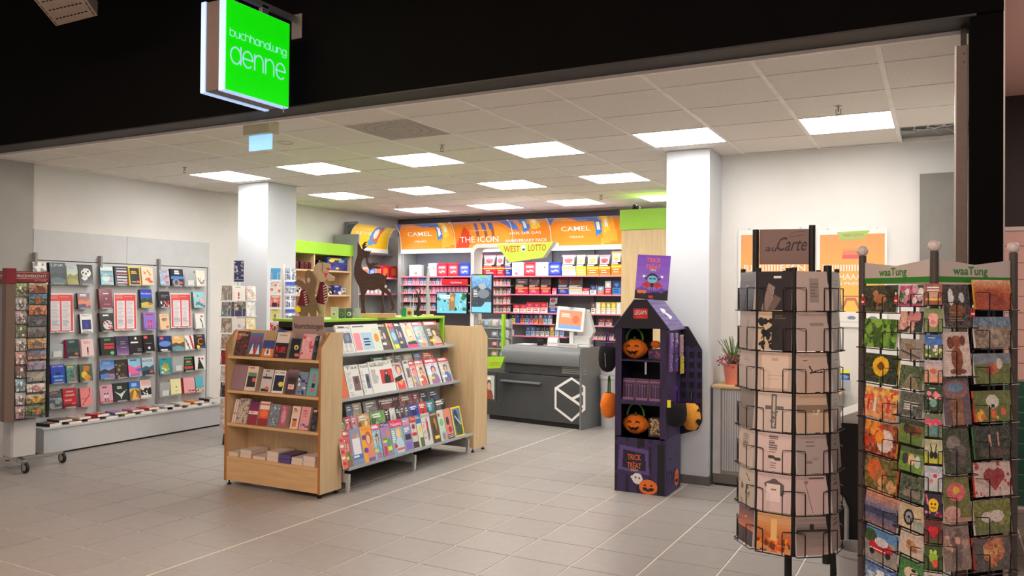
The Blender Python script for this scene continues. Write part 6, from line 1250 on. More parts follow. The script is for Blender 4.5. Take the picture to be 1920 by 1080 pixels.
PH = (HX, HY-.06, 0); a = PP(1190, 560, PH, 0); b = PP(1250, 476, PH, 0); hP = b[1]-a[1]; wP = b[0]-a[0]+.012
g = G(); slab(g, cv, wP, hP, .004, (230, 226, 232), m='print')
g.text('TRICK', 0, hP*.84, .038, -.001, wP*.43, 'C', (240, 110, 70), 'print', 0, .008); g.text('or', 0, hP*.785, .016, -.001, wP*.08, 'C', (226, 90, 110)); g.text('TREAT', 0, hP*.69, .038, -.001, wP*.46, 'C', (240, 110, 70), 'print', 0, .008); g.text('2024', 0, hP*.64, .018, -.001, wP*.18, 'C', (246, 230, 110), 'print', 0, .005)
g.build('header_card', t, (a[0]+wP/2-.003, -.06, z4+.006), (R(-3), R(3.5), 0))
# picket side wing
q = [PP(x, y, (HX, HY+hd+.02, 0), 0) for x, y in ((1276, 612), (1290, 612), (1316, 656), (1316, 790), (1308, 806), (1270, 816), (1262, 812))]
g = G('board_dark').prism(q[::-1], .012, o=hd+.02); g.build('picket_wing', t)
g = G('board_purple')
for k in range(8): z = PP(1300, 660+k*19, (HX, HY+hd+.02, 0), 0)[1]; g.box(.22, hd+.014, z, .39, hd+.019, z+.035)
for x in (.26, .33): g.box(x, hd+.010, .52, x+.028, hd+.015, 1.2)
g.build('pickets', t)
pumps = {}
def face_bag(lab, px, py, loc, r, rz=0, body='felt_orange', handle='felt_green', group='pumpkin bags'):
    t = thing('pumpkin_bag', lab, 'bag', loc, rz, group)
    g = G(body)
    n = 28; k = 12; b = len(g.v)
    for i in range(k+1):
        ph = math.pi*i/k
        for j in range(n):
            a = 2*math.pi*j/n; rr = r*(1+.045*math.cos(a*8))*math.sin(ph); g.v.append((rr*math.cos(a)*1.12, rr*math.sin(a)*.62, r*.88-r*.88*math.cos(ph)*(1-.12*math.sin(ph))))
    for i in range(k):
        for j in range(n): g.face((b+i*n+j, b+i*n+(j+1) % n, b+(i+1)*n+(j+1) % n, b+(i+1)*n+j))
    g.build('bag_body', t, smooth=60)
    def sp(x, z):  # onto the front surface
        zz = (z-r*.88)/(r*.88); c = max(0, 1-(x/(r*1.12))**2-zz*zz); return -r*.62*math.sqrt(c)*1.03-.004
    g = G('felt_black')
    def pat(P): g.poly([(x*r, sp(x*r, z*r), z*r) for x, z in P])
    for s in (-1, 1): g.tube([(r*(s*.36+.15*math.cos(u)), sp(r*(s*.36), r*1.15)-.001, r*(1.05+.14*math.sin(u))) for u in [math.pi*q_/6 for q_ in range(7)]], r*.045, 5)
    top = [(-.55+.11*q_, .78-.1*math.sin(math.pi*q_/10)) for q_ in range(11)]; bot = [(-.55+.11*q_, .78-.42*math.sin(math.pi*q_/10)) for q_ in range(11)]
    for i in range(10): pat([top[i], top[i+1], bot[i+1], bot[i]])
    pat([(-.05, .92), (.05, .92), (0, 1.0)])
    g.build('face', t)
    g = G(body)
    for x in (-.2, .12): g.poly([(q_[0]*r, sp(q_[0]*r, q_[1]*r)-.003, q_[1]*r) for q_ in ((x, .66), (x+.12, .66), (x+.12, .78), (x, .78))])
    for x in (-.05,): g.poly([(q_[0]*r, sp(q_[0]*r, q_[1]*r)-.003, q_[1]*r) for q_ in ((x, .36), (x+.13, .36), (x+.13, .48), (x, .48))])
    g.build('teeth', t)
    G(handle).tube([(r*.75*math.cos(math.pi*q_/10), 0, r*1.6+r*1.05*math.sin(math.pi*q_/10)) for q_ in range(11)], r*.1, 6).build('handle', t, smooth=60)
    G(handle).poly([(r*.5*math.cos(2*math.pi*q_/8)*(1 if q_ % 2 else .5), -.02+r*.3*math.sin(2*math.pi*q_/8), r*1.74) for q_ in range(8)]).cyl((0, 0, r*1.7), (0, 0, r*1.9), r*.1, r*.07, 6).build('stem', t)
    return t
a = PY(1190, 660, HY-.08)
face_bag('orange pumpkin face bag with green handle on the upper display shelf', 0, 0, (a.x, HY-.08, z2+.001), .098)
a = PY(1192, 800, HY-.08)
face_bag('orange pumpkin face bag with green handle on the lowest display shelf', 0, 0, (a.x+.0, HY-.08, z0+.001), .098)
for k in range(3):
    cv = Cv(18, 30, (110, 70, 110)); cv.rect(0, .1, 1, .14, (190, 130, 150)); cv.rect(.12, .2, .88, .85, (56, 40, 66))
    for x in (.25, .45, .65): cv.rect(x, .28, x+.08, .85, (120, 84, 130)); cv.ell(x+.04, .28, .07, .04, (150, 100, 150))
    a = PY(1180+k*25, 748, HY-hd+.05)
    o = book(('left', 'middle', 'right')[k]+' of three purple pen packets on the middle display shelf', .105, .20, .03, cv, (a.x, HY-hd+.03, z1+.0006), (R(-3), 0, 0), (70, 50, 80), 'purple pen packets', cat='pen packet', name='pen_packet')
    G('print', (160, 110, 160)).box(-.05, -.014, .0, .05, -.01, .045).build('tray_front', o)
cv = auto(14, 12, 'spots', [(90, 60, 110), (60, 40, 70), (140, 90, 140), (200, 120, 150)], 4)
book('small purple patterned box beside the upper pumpkin bag', .10, .085, .1, cv, (PY(1227, 670, HY-.02).x, HY-.03, z2+.0006), (0, 0, 0), (70, 48, 90), None, cat='box', name='gift_box')
t = thing('bat_toy', 'orange and dark bat shaped toy on the purple box', 'toy', (PY(1228, 655, HY).x, HY+.02, z2+.086))
G('felt_orange').ball((0, 0, .035), .04, 1.2, .6, .8).build('body', t, smooth=60); G('felt_black').prism([(-.09, .05), (-.04, .03), (0, .06), (.0, .02), (-.05, .0)], .006).build('wing', t); G('felt_black').prism([(.08, .06), (.04, .03), (.01, .05), (.02, .01), (.05, .01)], .006).build('wing', t)
t = thing('sweet_bag', 'clear bag of pale small sweets beside the lower pumpkin bag', 'bag', (PY(1229, 818, HY-.1).x, HY-.1, z0+.001))
g = G('plank'); rn = random.Random(8)
for k in range(46): g.ball((rn.uniform(-.035, .035), rn.uniform(-.025, .025), .012+k*.0028), .012, n=6, k=4)
o = g.build('sweets', t, smooth=60); o['kind'] = 'stuff'; G('acrylic').box(-.048, -.038, 0, .048, .038, .15).build('clear_wrap', t)
G('tin').box(-.008, 0, 0, .008, .004, .1).build('clear_strip', None, (PY(1203, 690, HY-hd).x, HY-hd-.0001, z2-.12)); bpy.data.objects['clear_strip'].parent = bpy.data.objects['halloween_display']; bpy.data.objects['clear_strip'].location = (.04, -hd+.01, z2-.115)
# hanging bags
def hang_bag(lab, name, cx, y, zt, zb, w, d, body, strap, ztop, tw=0):
    t = thing(name, lab, 'bag', (cx, y, zb), tw)
    h = zt-zb; g = G(body); n = 20; P = [(.05, 0), (.5, .04), (.85, .22), (1, .48), (.93, .72), (.7, .92), (.5, 1.0), (.45, .95)] if 'pumpkin' in name else [(.05, 0), (.55, .06), (.9, .25), (1, .5), (.97, .75), (.9, .95), (.8, 1.0), (.75, .9)]; b = len(g.v)
    for r_, z_ in P:
        for j in range(n): a = 2*math.pi*j/n; g.v.append((w*r_*math.cos(a), d*r_*math.sin(a), h*z_))
    for i in range(len(P)-1):
        for j in range(n): g.face((b+i*n+j, b+i*n+(j+1) % n, b+(i+1)*n+(j+1) % n, b+(i+1)*n+j))
    g.build('bag_body', t, smooth=60)
    g = G(strap); k = 10
    for i in range(k):
        a0, a1 = math.pi*i/k, math.pi*(i+1)/k; rr = w*.13; H = ztop-zt
        p0 = (rr*math.cos(a0), H*math.sin(a0)**.6); p1 = (rr*math.cos(a1), H*math.sin(a1)**.6)
        g.prism([(p0[0], h-.02+p0[1]), (p1[0], h-.02+p1[1]), (p1[0]*.8, h-.028+p1[1]), (p0[0]*.8, h-.028+p0[1])], .03, o=-.015)
    g.build('strap', t); return t
YB_ = 6.55; a = PY(1139, 650, YB_)
t = hang_bag('black felt bag with purple strap hanging on the left side of the display', 'felt_bag', a.x, YB_, PY(1139, 650, YB_).z, PY(1139, 698, YB_).z, .082, .05, 'felt_black', 'felt_purple', PY(1139, 618, YB_).z)
G('tin').cyl((.0, -.06, .17), (.006, -.055, .05), .003, n=5).build('zip', t)
a = PY(1142, 740, YB_)
t = hang_bag('orange pumpkin bag seen from the side, hanging below the black bag at left', 'pumpkin_side_bag', a.x, YB_, PY(1139, 736, YB_).z, PY(1139, 784, YB_).z, .075, .09, 'felt_orange', 'felt_green', PY(1142, 700, YB_).z)
XB = -1.945+.07; 
a = PX(1268, 780, XB)
t = hang_bag('black felt bag with purple strap hanging on the right side of the display', 'felt_bag', XB, a.y, PX(1268, 755, XB).z, PX(1268, 801, XB).z, .09, .06, 'felt_black', 'felt_purple', PX(1268, 720, XB).z, R(40))
G('print', (246, 226, 60)).box(-.11, -.075, .17, -.08, -.072, .23).build('price_tag', t)
a = PX(1300, 780, XB+.0)
t = hang_bag('yellow orange pumpkin bag with bright green strap, rightmost on the display', 'pumpkin_side_bag', XB+.02, a.y-.12, PX(1300, 752, XB).z, PX(1300, 803, XB).z, .09, .075, 'felt_yellow_orange', 'felt_bright_green', PX(1300, 720, XB).z, R(30))
g = G('felt_black')
for P in ([(.02, .17), (.035, .2), (.05, .17)], [(.06, .17), (.072, .2), (.082, .165)], [(.01, .09), (.03, .11), (.06, .1), (.085, .12), (.07, .07), (.04, .05)]): g.poly([(x, -.075*math.sqrt(max(.02, 1-(x/.09)**2))-.004, z) for x, z in P])
g.build('face', t)
G('black').cyl((-2.6, 6.5, 1.22), (-2.385, 6.5, 1.22), .003, n=6).build('hook', bpy.data.objects['halloween_display'], (-HX, -HY, 0))
for k, (px, py0, py1, c) in enumerate(((1257, 625, 662, (120, 84, 170)), (1266, 625, 662, (100, 70, 150)), (1276, 628, 668, (190, 150, 160)), (1256, 664, 697, (110, 80, 160)), (1266, 664, 697, (90, 64, 140)), (1277, 668, 700, (226, 210, 60)))):
    a = PX(px, py1, -1.915); b = PX(px, py0, -1.915); cv = auto(10, 26, 'spots', [c, DP_, (30, 24, 30), (200, 190, 210)], k)
    book(('upper' if k < 3 else 'lower')+' '+('left', 'middle', 'right')[k % 3]+' purple trinket packet on the right side of the display', .075, b.z-a.z, .012, cv, (-1.90, a.y, a.z), (0, 0, R(90)), c, 'trinket packets on the display side', cat='packet', name='trinket_packet')
# ---------------------------------------------------------------- cabinet by the pillar, plant, posters
t = thing('shutter_cabinet', 'light grey roller shutter cabinet with maple top right of the pillar', 'cabinet', (-1.2, 7.18, 0))
G('alu').box(-.52, -.17, .1, .5, .17, .835).build('carcass', t); G('black').box(-.50, -.17, 0, .49, .16, .1).build('plinth', t); G('maple_flat').box(-.53, -.185, .835, .51, .175, .86).build('top_board', t, bevel=.003)
sl = None
for k in range(46):
    if sl is None: sl = G('grey_plastic').box(0, -.006, .13, .016, 0, .82).build('shutter_slat', t, bevel=.002); o = sl
    else: o = sl.copy(); COL.objects.link(o); o.parent = t
    o.location = (-.44+k*.02, -.17, 0)
G('tin').box(-.52, -.178, .1, -.455, -.17, .835).build('frame_strip', t); G('skirting').box(-.52, -.176, .02, .5, -.17, .1).build('plinth_board', t)
p = PY(1373, 722, 7.12)
t = thing('potted_heather', 'pink heather and grasses in a terracotta coloured pot on the cabinet', 'plant', (p.x, 7.12, .8605))
G('terracotta').lathe([(.001, 0), (.055, 0), (.078, .17), (.083, .17), (.083, .18), (.07, .18), (.06, .14), (.001, .14)], 22).build('pot', t, smooth=40)
rn = random.Random(5); g = G('leaf')
for k in range(40):
    a = rn.uniform(0, 6.28); l = rn.uniform(.12, .26); r0 = rn.uniform(0, .04); tip = rn.uniform(.03, .12); w = .004
    P = [(r0*math.cos(a)+tip*math.cos(a)*u*u, r0*math.sin(a)+tip*math.sin(a)*u*u, .16+l*u) for u in (0, .4, .75, 1)]
    for p0, p1 in zip(P, P[1:]): g.poly([(p0[0]-w, p0[1], p0[2]), (p0[0]+w, p0[1], p0[2]), (p1[0]+w*.6, p1[1], p1[2]), (p1[0]-w*.6, p1[1], p1[2])])
g.build('grass_leaves', t, kind='stuff')
g = G('heather')
for k in range(150):
    a = rn.uniform(0, 6.28); r0 = rn.uniform(.02, .13); z = .17+rn.uniform(-.03, .11)*(1-r0*3); g.ball((r0*math.cos(a), r0*math.sin(a)*.8, z), rn.uniform(.005, .011), n=5, k=3)
g.build('blossoms', t, kind='stuff')
g = G('twig')
for k in range(16): a = rn.uniform(0, 6.28); r0 = rn.uniform(.05, .14); g.tube([(0, 0, .14), (r0*.5*math.cos(a), r0*.5*math.sin(a), .2), (r0*math.cos(a), r0*math.sin(a), .18+rn.uniform(-.04, .12))], .0022, 4)
g.tube([(0, 0, .15), (-.05, 0, .28), (-.12, 0, .37)], .003, 4); g.build('twigs', t)
p = PY(1580, 728, 7.08); cv = Cv(24, 34, (20, 40, 110)); cv.rect(0, 0, 1, .14, (226, 236, 60)); cv.ell(.5, .35, .35, .14, (60, 130, 200)); cv.lines(.15, .5, .85, .75, 4, W_, 3, .5); cv.rect(.1, .85, .9, .95, (230, 110, 180))
o = book('blue and white leaflet holder standing on the maple cabinet top', .11, .17, .03, cv, (p.x, 7.1, .8605), (R(-8), 0, R(12)), (220, 226, 230), None, (('LOTTO', .62, .12, W_, .8),), cat='leaflet holder', name='leaflet_holder')
G('acrylic_edge').box(-.062, -.008, 0, .062, -.005, .09).build('clear_pocket', o)
def poster(lab, px0, px1, full):
    Yp = 7.372; a = PY(px0, 612, Yp); b = PY(px1, 428, Yp); w = b.x-a.x; h = b.z-a.z; nx, ny = 110, 140
    cv = Cv(nx, ny, (238, 234, 228)); cv.rect(.035, .05, .965, .845, (240, 150, 24)); cv.grad((238, 140, 22), (250, 200, 16), .05, .845, 12); cv.rect(0, 0, .035, 1, W_); cv.rect(.965, 0, 1, 1, W_)
    for x in (.2, .5, .8): cv.ell(x, .905, .06, .02, (190, 120, 130) if x < .4 else (90, 120, 150))
    cv.rect(0, .945, 1, .95, (190, 190, 190)); BR = (190, 90, 30)
    cv.poly([(.34, .82), (.42, .7), (.56, .7), (.64, .82), (.6, .82), (.54, .73), (.44, .73), (.38, .82)], BR); cv.rect(.38, .675, .6, .69, BR); cv.poly([(.78, .82), (.8, .65), (.83, .58), (.86, .65), (.88, .82)], BR); cv.ell(.86, .46, .05, .035, (150, 90, 60)); cv.ell(.86, .475, .04, .03, (230, 170, 130))
    cv.rect(.36, .2, .68, .26, (240, 130, 50)); cv.rect(.36, .26, .68, .3, (216, 50, 40))
    g = G(); g.canvas(cv, -w/2, 0, w/2, h, -.004, 'print'); g.mat = 'print'; g.col = (228, 226, 222); g.box(-w/2, -.0035, 0, w/2, .003, h)
    T_ = lambda s, x, y, hh_, ww_, c, f=.01: g.text(s, (x-.5)*w, h*(1-y), hh_*h, -.0055, ww_*w, 'C', c, 'print', 0, f)
    g.col = (150, 190, 50); g.flat([((.28-.5)*w, h*.975), ((.36-.5)*w, h*.885), ((.68-.5)*w, h*.905), ((.76-.5)*w, h*.985)], -.0065)
    T_('WEST  LOTTO', .52, .075, .028, .3, (200, 80, 30)) if False else g.text('WEST LOTTO', .02*w, h*.925, .03*h, -.008, .3*w, 'C', (196, 70, 30), 'print', 0, .01)
    T_('JE LOTTO 6aus49', .52, .245, .022, .28, (150, 40, 20)); T_('RIIIIIIIIIIESEN', .5, .425, .065, .84, W_); T_('CHAAANCE', .56, .515, .062, .66, W_); T_('EIN PREIS', .42, .57, .03, .4, W_); T_('LOTTO', .32, .635, .02, .16, (206, 90, 20), 0); T_('GEMEINSCHAFTEN', .45, .68-.0, .015, .34, (60, 50, 20), 0) if False else None
    t = thing('lottery_poster', lab, 'poster', ((a.x+b.x)/2, Yp, a.z)); g.build('poster_print', t)
    G('acrylic').box(-w/2-.03, -.014, -.03, w/2+.03, -.012, h+.02).build('clear_cover', t)
    for x in (-w*.35, w*.35): G('tin').cyl((x, -.018, h+.008), (x, -.0, h+.008), .006, n=8).build('pin', t)
poster('orange lottery poster on the wall, left one half hidden by the dark card spinner', 1384, 1522, False)
poster('orange and yellow lottery poster on the wall between the two card spinners', 1532, 1664, True)
# ---------------------------------------------------------------- black kiosk and bins at right
C3 = _ray(1640, 540)*4.35; t = thing('black_kiosk', 'large black cased cart with grey rounded top behind the card spinners', 'cart', (C3[0], C3[1], 0), R(4))
g = G('black').prism([(-.20, .06), (.3, .06), (.3, .95), (-.15, .95), (-.19, .93), (-.20, .88)], .4, o=-.2); g.build('case_body', t, bevel=.01)
G('light_grey_plastic').prism([(-.2, .9), (-.16, .99), (-.05, 1.035), (.2, 1.04), (.3, 1.0), (.3, .96), (-.15, .955), (-.185, .93)][::-1], .36, o=-.18).build('rounded_top', t, smooth=40)
G('grey_plastic').tube([(-.22, -.215, .62), (-.15, -.215, .57), (-.13, -.215, .52), (-.13, -.215, .2), (-.2, -.215, .13), (-.22, -.215, .13)], .012, 8).tube([(-.22, -.215, .5), (-.13, -.215, .54)], .012, 8).tube([(-.22, -.215, .3), (-.13, -.215, .34)], .012, 8).build('tube_frame', t, smooth=60)
for x in (-.14, .24): G('rubber').cyl((x, -.15, .03), (x, .15, .03), .03, n=12).build('roller', t)
C4 = _ray(1612, 540)*3.95; t = thing('waste_bin', 'small light grey waste bin standing between the two card spinners', 'bin', (C4[0], C4[1], 0))
G('grey_plastic').lathe([(.001, 0), (.085, 0), (.105, .37), (.118, .372), (.118, .40), (.106, .40), (.09, .03), (.001, .03)], 28).build('bin_body', t, smooth=40)
# ---------------------------------------------------------------- card spinners
def card(lab, w, h, cv, parent, loc, rot, grp, t=.006, edge=(214, 204, 196)):
    """a card in a spinner pocket is a thing of its own; loc and rot are given in the spinner's frame"""
    o = G(); slab(o, cv, w, h, t, edge); o = o.build('greeting_card', None)
    m = parent.matrix_basis@(Matrix.Translation(loc)@rot); o.matrix_world = m; return tag(o, lab, 'card', grp)
def pocket(w, h, m='black_wire', r=.0023):
    g = G(m); y0, y1 = .012, -.028
    g.tube([(-w/2, y0, 0), (-w/2, y1, 0), (w/2, y1, 0), (w/2, y0, 0)], r, 4)
    for s in (-1, 1): g.tube([(s*w*.5, y1*.3, h*.6), (s*w*.28, y1, h*.6), (s*w*.27, y1, h*.55), (s*w*.27, y1, 0)], r, 4); g.tube([(s*w/2, y0, -.0), (s*w/2, y0, h*.62)], r, 4)
    return g
def octo(name, lab, C, rz, apo, cw, ch, zb, pitch, n, faces, mw='black_wire', post=True, grp='', r=.0023, phis=(-157.5, -112.5, -67.5, -22.5, 22.5, 67.5, 112.5, 157.5)):
    t = thing(name, lab, 'card spinner', (C[0], C[1], 0), rz); t.matrix_basis = Matrix.Translation((C[0], C[1], 0))@Matrix.Rotation(rz, 4, 'Z')
    pk = None
    for phi in phis:
        for k in range(n):
            if pk is None: pk = pocket(cw*1.06, ch, mw, r).build('wire_pocket', t); o = pk
            else: o = pk.copy(); COL.objects.link(o); o.parent = t
            a = R(phi); o.location = (math.sin(a)*(apo-.0), -math.cos(a)*(apo), zb+k*pitch-.004); o.rotation_euler = (0, 0, a)
    for phi, cards in faces.items():
        a = R(phi)
        for k, (cv, lb) in enumerate(cards):
            if cv is None: continue
            z = zb+(n-1-k)*pitch; nn = (math.sin(a), -math.cos(a))
            rot = Matrix.Rotation(a, 4, 'Z')@Matrix.Rotation(R(-4), 4, 'X'); lean = apo+.016
            card(lb, cw, ch, cv, t, (nn[0]*lean, nn[1]*lean, z+.0005), rot, grp, .01)
            # spare cards behind it in the same pocket: part of the spinner's stock
            q = G('print', (190, 176, 168)); q.box(-cw*.47, .012, .002, cw*.49, .024, ch*.985); q = q.build('card_stock', t); q.matrix_basis = Matrix.Translation((nn[0]*lean, nn[1]*lean, z+.0005))@rot
    return t
TA = (206, 188, 180)
def C_(spec): return cover(44, 50, spec)
A_ = [(C_([(40, 32, 34), ('poly', [(.1, 1), (.3, .3), (.5, .4), (.4, 1)], (150, 130, 120)), ('poly', [(.3, 1), (.5, .6), (.7, .7), (.5, 1)], (110, 92, 84)), ('lines', .45, .12, .8, .22, 1, W_, 1, .6)]), 'black card with pale draped cloth, top row near the spinner centre'),
      (C_([(44, 34, 32), ('rect', 0, 0, .42, 1, (214, 190, 156)), ('speck', 34, [(30, 26, 26)], 3, .05, .2, .55, .95, .06), ('line', .1, .3, .4, .95, .015, K_), ('line', .4, .4, .1, .7, .015, K_), ('lines', .5, .1, .85, .2, 2, (120, 100, 90), 1)]), 'black and cream card with dark branches in the second row'),
      (C_([(196, 176, 160), ('rect', .12, .08, .92, .95, (224, 202, 182)), ('rect', .42, .16, .62, .24, (196, 170, 150)), ('lines', .3, .55, .8, .8, 5, (196, 172, 152), 2, .3)]), 'plain beige card with faint text in the third row'),
      (C_([(214, 198, 184), ('rect', .42, .05, .56, .95, (110, 104, 96)), ('rect', .22, .35, .78, .46, (110, 104, 96)), ('rect', .45, .1, .53, .9, (200, 190, 178)), ('speck', 20, [(110, 104, 96)], 4, .42, .5, .58, .9, .03)]), 'card with a grey cross in the fourth row'),
      (C_([(220, 196, 190), ('lines', .35, .1, .62, .55, 8, (110, 100, 96), 2, .55), ('ell', .42, .64, .1, .05, (60, 60, 50)), ('ell', .6, .68, .1, .05, (60, 60, 50)), ('lines', .38, .78, .64, .95, 3, (110, 100, 96), 4, .5)]), 'pink card with lettering and two dark leaves in the fifth row'),
      (C_([(214, 190, 186), ('poly', [(.2, .3), (.5, .15), (.8, .3), (.78, .6), (.6, .55), (.25, .4)], (96, 86, 90)), ('rect', .28, .3, .68, .75, (232, 214, 206)), ('rect', .4, .42, .56, .46, (140, 120, 116))]), 'card with a small note over torn dark paper in the sixth row'),
      (C_([(214, 150, 90), ('grad', (226, 180, 130), (190, 90, 30), 0, .8, 8), ('speck', 60, [(226, 90, 20), (240, 150, 60), (120, 50, 20)], 5, 0, .62, 1, 1, .05), ('rect', .42, .15, .6, .7, (236, 190, 120))]), 'glowing orange autumn forest card in the bottom row')]
B_ = [(C_([TA, ('rect', .38, .18, .68, .8, (170, 154, 148)), ('lines', .4, .3, .66, .7, 5, (140, 126, 122), 2, .4)]), 'pale card with a grey upright block, top row right of the centre post'),
      (C_([TA, ('rect', .42, .28, .85, .36, (166, 150, 144))]), 'plain pale card with a thin grey strip in the second row'),
      (C_([(214, 192, 178), ('lines', .2, .2, .4, .24, 1, (60, 50, 50), 1), ('line', .4, .35, .5, .5, .02, K_), ('line', .5, .5, .85, .42, .015, K_), ('line', .42, .52, .8, .5, .015, K_)]), 'pale card with black handwriting in the third row'),
      (C_([(216, 192, 166), ('rect', 0, .3, 1, .5, (150, 132, 116)), ('speck', 4, [(240, 226, 206)], 2, .5, .45, .7, .55, .03)]), 'cream card with a taupe band in the fourth row'),
      (C_([(190, 176, 172), ('lines', .3, .2, .7, .35, 3, (110, 100, 98), 3, .3), ('ell', .4, .72, .1, .05, (150, 138, 134)), ('lines', .5, .55, .75, .68, 3, (150, 138, 134), 3, .4)]), 'grey pink card with small flying birds in the fifth row'),
      (C_([(216, 190, 184), ('line', .3, .25, .5, .95, .012, (150, 130, 120)), ('ell', .32, .2, .06, .05, (150, 130, 124)), ('lines', .4, .08, .9, .16, 1, (110, 96, 92), 2)]), 'pink card with a thin dandelion stem in the sixth row'),
      (C_([(176, 160, 152), ('grad', (200, 180, 170), (110, 100, 96), 0, .42, 5), ('rect', 0, .36, 1, .42, (50, 44, 44)), ('ell', .5, .3, .08, .08, (50, 44, 44)), ('ell', .5, .47, .07, .06, (60, 54, 54)), ('grad', (130, 120, 114), (190, 160, 150), .42, 1, 5), ('lines', .4, .74, .95, .84, 2, (130, 110, 104), 2, .4)]), 'grey card of a tree mirrored in a lake in the bottom row')]
L_ = [(C_([(96, 98, 110), ('grad', (120, 120, 130), (50, 54, 72), 0, 1, 6), ('rect', .4, .35, .6, .39, (190, 190, 196))]), 'slate blue card at the top left of the dark spinner'), (C_([(176, 164, 160), ('lines', .5, .2, .62, .9, 12, (110, 100, 96), 1, .5)]), 'grey card with upright lettering at the left of the second row'),
      (C_([(186, 172, 166), ('lines', .3, .2, .7, .3, 2, (150, 136, 130), 1)]), 'plain grey beige card at the left of the third row'), (C_([(130, 122, 118), ('rect', .3, .5, .7, .56, (100, 92, 90))]), 'dark grey card at the left of the fourth row'),
      (C_([(206, 192, 182), ('rect', .25, .15, .7, .6, (190, 176, 168)), ('lines', .28, .18, .68, .58, 7, (110, 100, 94), 3, .45)]), 'card with a grey text block at the left of the fifth row'), (C_([(196, 186, 172), ('line', .5, .2, .7, .35, .02, (70, 66, 56)), ('speck', 12, [(110, 106, 90), (150, 146, 130)], 3, .2, .5, .8, .95, .06)]), 'card with a small tree sketch at the left of the sixth row'),
      (C_([(190, 110, 90), ('grad', (90, 70, 90), (214, 120, 80), 0, .6, 6), ('rect', 0, .6, 1, 1, (70, 50, 56)), ('lines', .4, .3, .6, .34, 1, W_, 1)]), 'red sunset card at the bottom left of the dark spinner')]
RW = 'top second third fourth fifth sixth bottom'.split()
R_ = [(C_([(150+6*k, 138+5*k, 132+4*k), ('lines', .3, .2, .8, .4, 2, (110, 100, 96), k)]), f'grey card seen edge on at the right of the {RW[k]} row') for k in range(7)]
LL2 = [(C_([(70+10*k, 66+9*k, 70+8*k)]), f'dark card seen edge on at far left of the {RW[k]} row') for k in range(7)]
C1 = _ray(1480, 540)*3.56
def PC(px, py, C): P0 = (C[0], C[1], 0); return PP(px, py, P0, math.atan2(-C[0], C[1]) if False else R(8.9))
sp1 = octo('card_spinner', 'tall black wire card spinner with taupe header sign in the right foreground', C1, R(14.5), .188, .141, .163, .543, .1688, 7, {-22.5: A_, 22.5: B_, -67.5: L_, 67.5: R_, -112.5: LL2}, grp='condolence cards in the dark spinner')
g = G('black')
for phi in (0, 45, -45, 90, -90, 135, -135, 180):
    a = R(phi); x, y = math.sin(a)*.196, -math.cos(a)*.196; rr = .017 if phi == 45 else .011
    G('black').cyl((x, y, .50 if phi == 45 else .535), (x, y, 1.745 if phi == 45 else 1.735), rr, n=10).build('upright', sp1, smooth=40)
for z in (.536, 1.56, 1.05): G('black').tube([(.18*math.sin(R(a)), -.18*math.cos(R(a)), z) for a in range(0, 360, 45)], .004, 6, True).build('ring', sp1)
G('black').cyl((0, 0, .02), (0, 0, 1.74), .016, n=12).build('pole', sp1, smooth=40)
g = G('black')
for k in range(4): g.box(-.19, -.018, .02, .19, .018, .04).xf(Matrix.Rotation(R(90), 4, 'Z'), len(g.v)-8) if k == 1 else (g.box(-.19, -.018, .02, .19, .018, .04) if k == 0 else None)
g.build('base_cross', sp1)
for x, y in ((.17, 0), (-.17, 0), (0, .17), (0, -.17)): G('rubber').ball((x, y, .02), .02).build('castor', sp1, smooth=60)
P0c = (C1[0], C1[1], 0)
xa = PP(1417, 450, P0c, R(9.5))[0]; xb = PP(1523, 450, P0c, R(9.5))[0]; zt = PP(1523, 422, P0c, R(9.5))[1]; zt0 = PP(1417, 431, P0c, R(9.5))[1]
for x, z in ((xa, zt0), (xb, zt)): G('black').cyl((x, 0, 1.70), (x, 0, z), .014, n=12).build('header_post', sp1, smooth=40)
z0h = PP(1470, 487, P0c, R(9.5))[1]; z1h = PP(1470, 430, P0c, R(9.5))[1]
g = G('print', (138, 112, 102)).box(xa+.016, -.004, z0h-.02, xb-.014, .004, z1h); g.text('au', xa+.062, z0h+.038, .028, -.0055, .045, 'C', (50, 34, 34), 'print', .3); g.text('Carte', xa+.145, z0h+.04, .062, -.0055, .125, 'C', (50, 34, 34), 'print', .3)
g.col = (96, 76, 70); g.ribbon([(xa+.14, z1h-.035), (xa+.2, z1h-.025), (xa+.208, z1h-.008), (xa+.15, z1h-.015)], .0015, -.0055, True); g.build('header_sign', sp1)
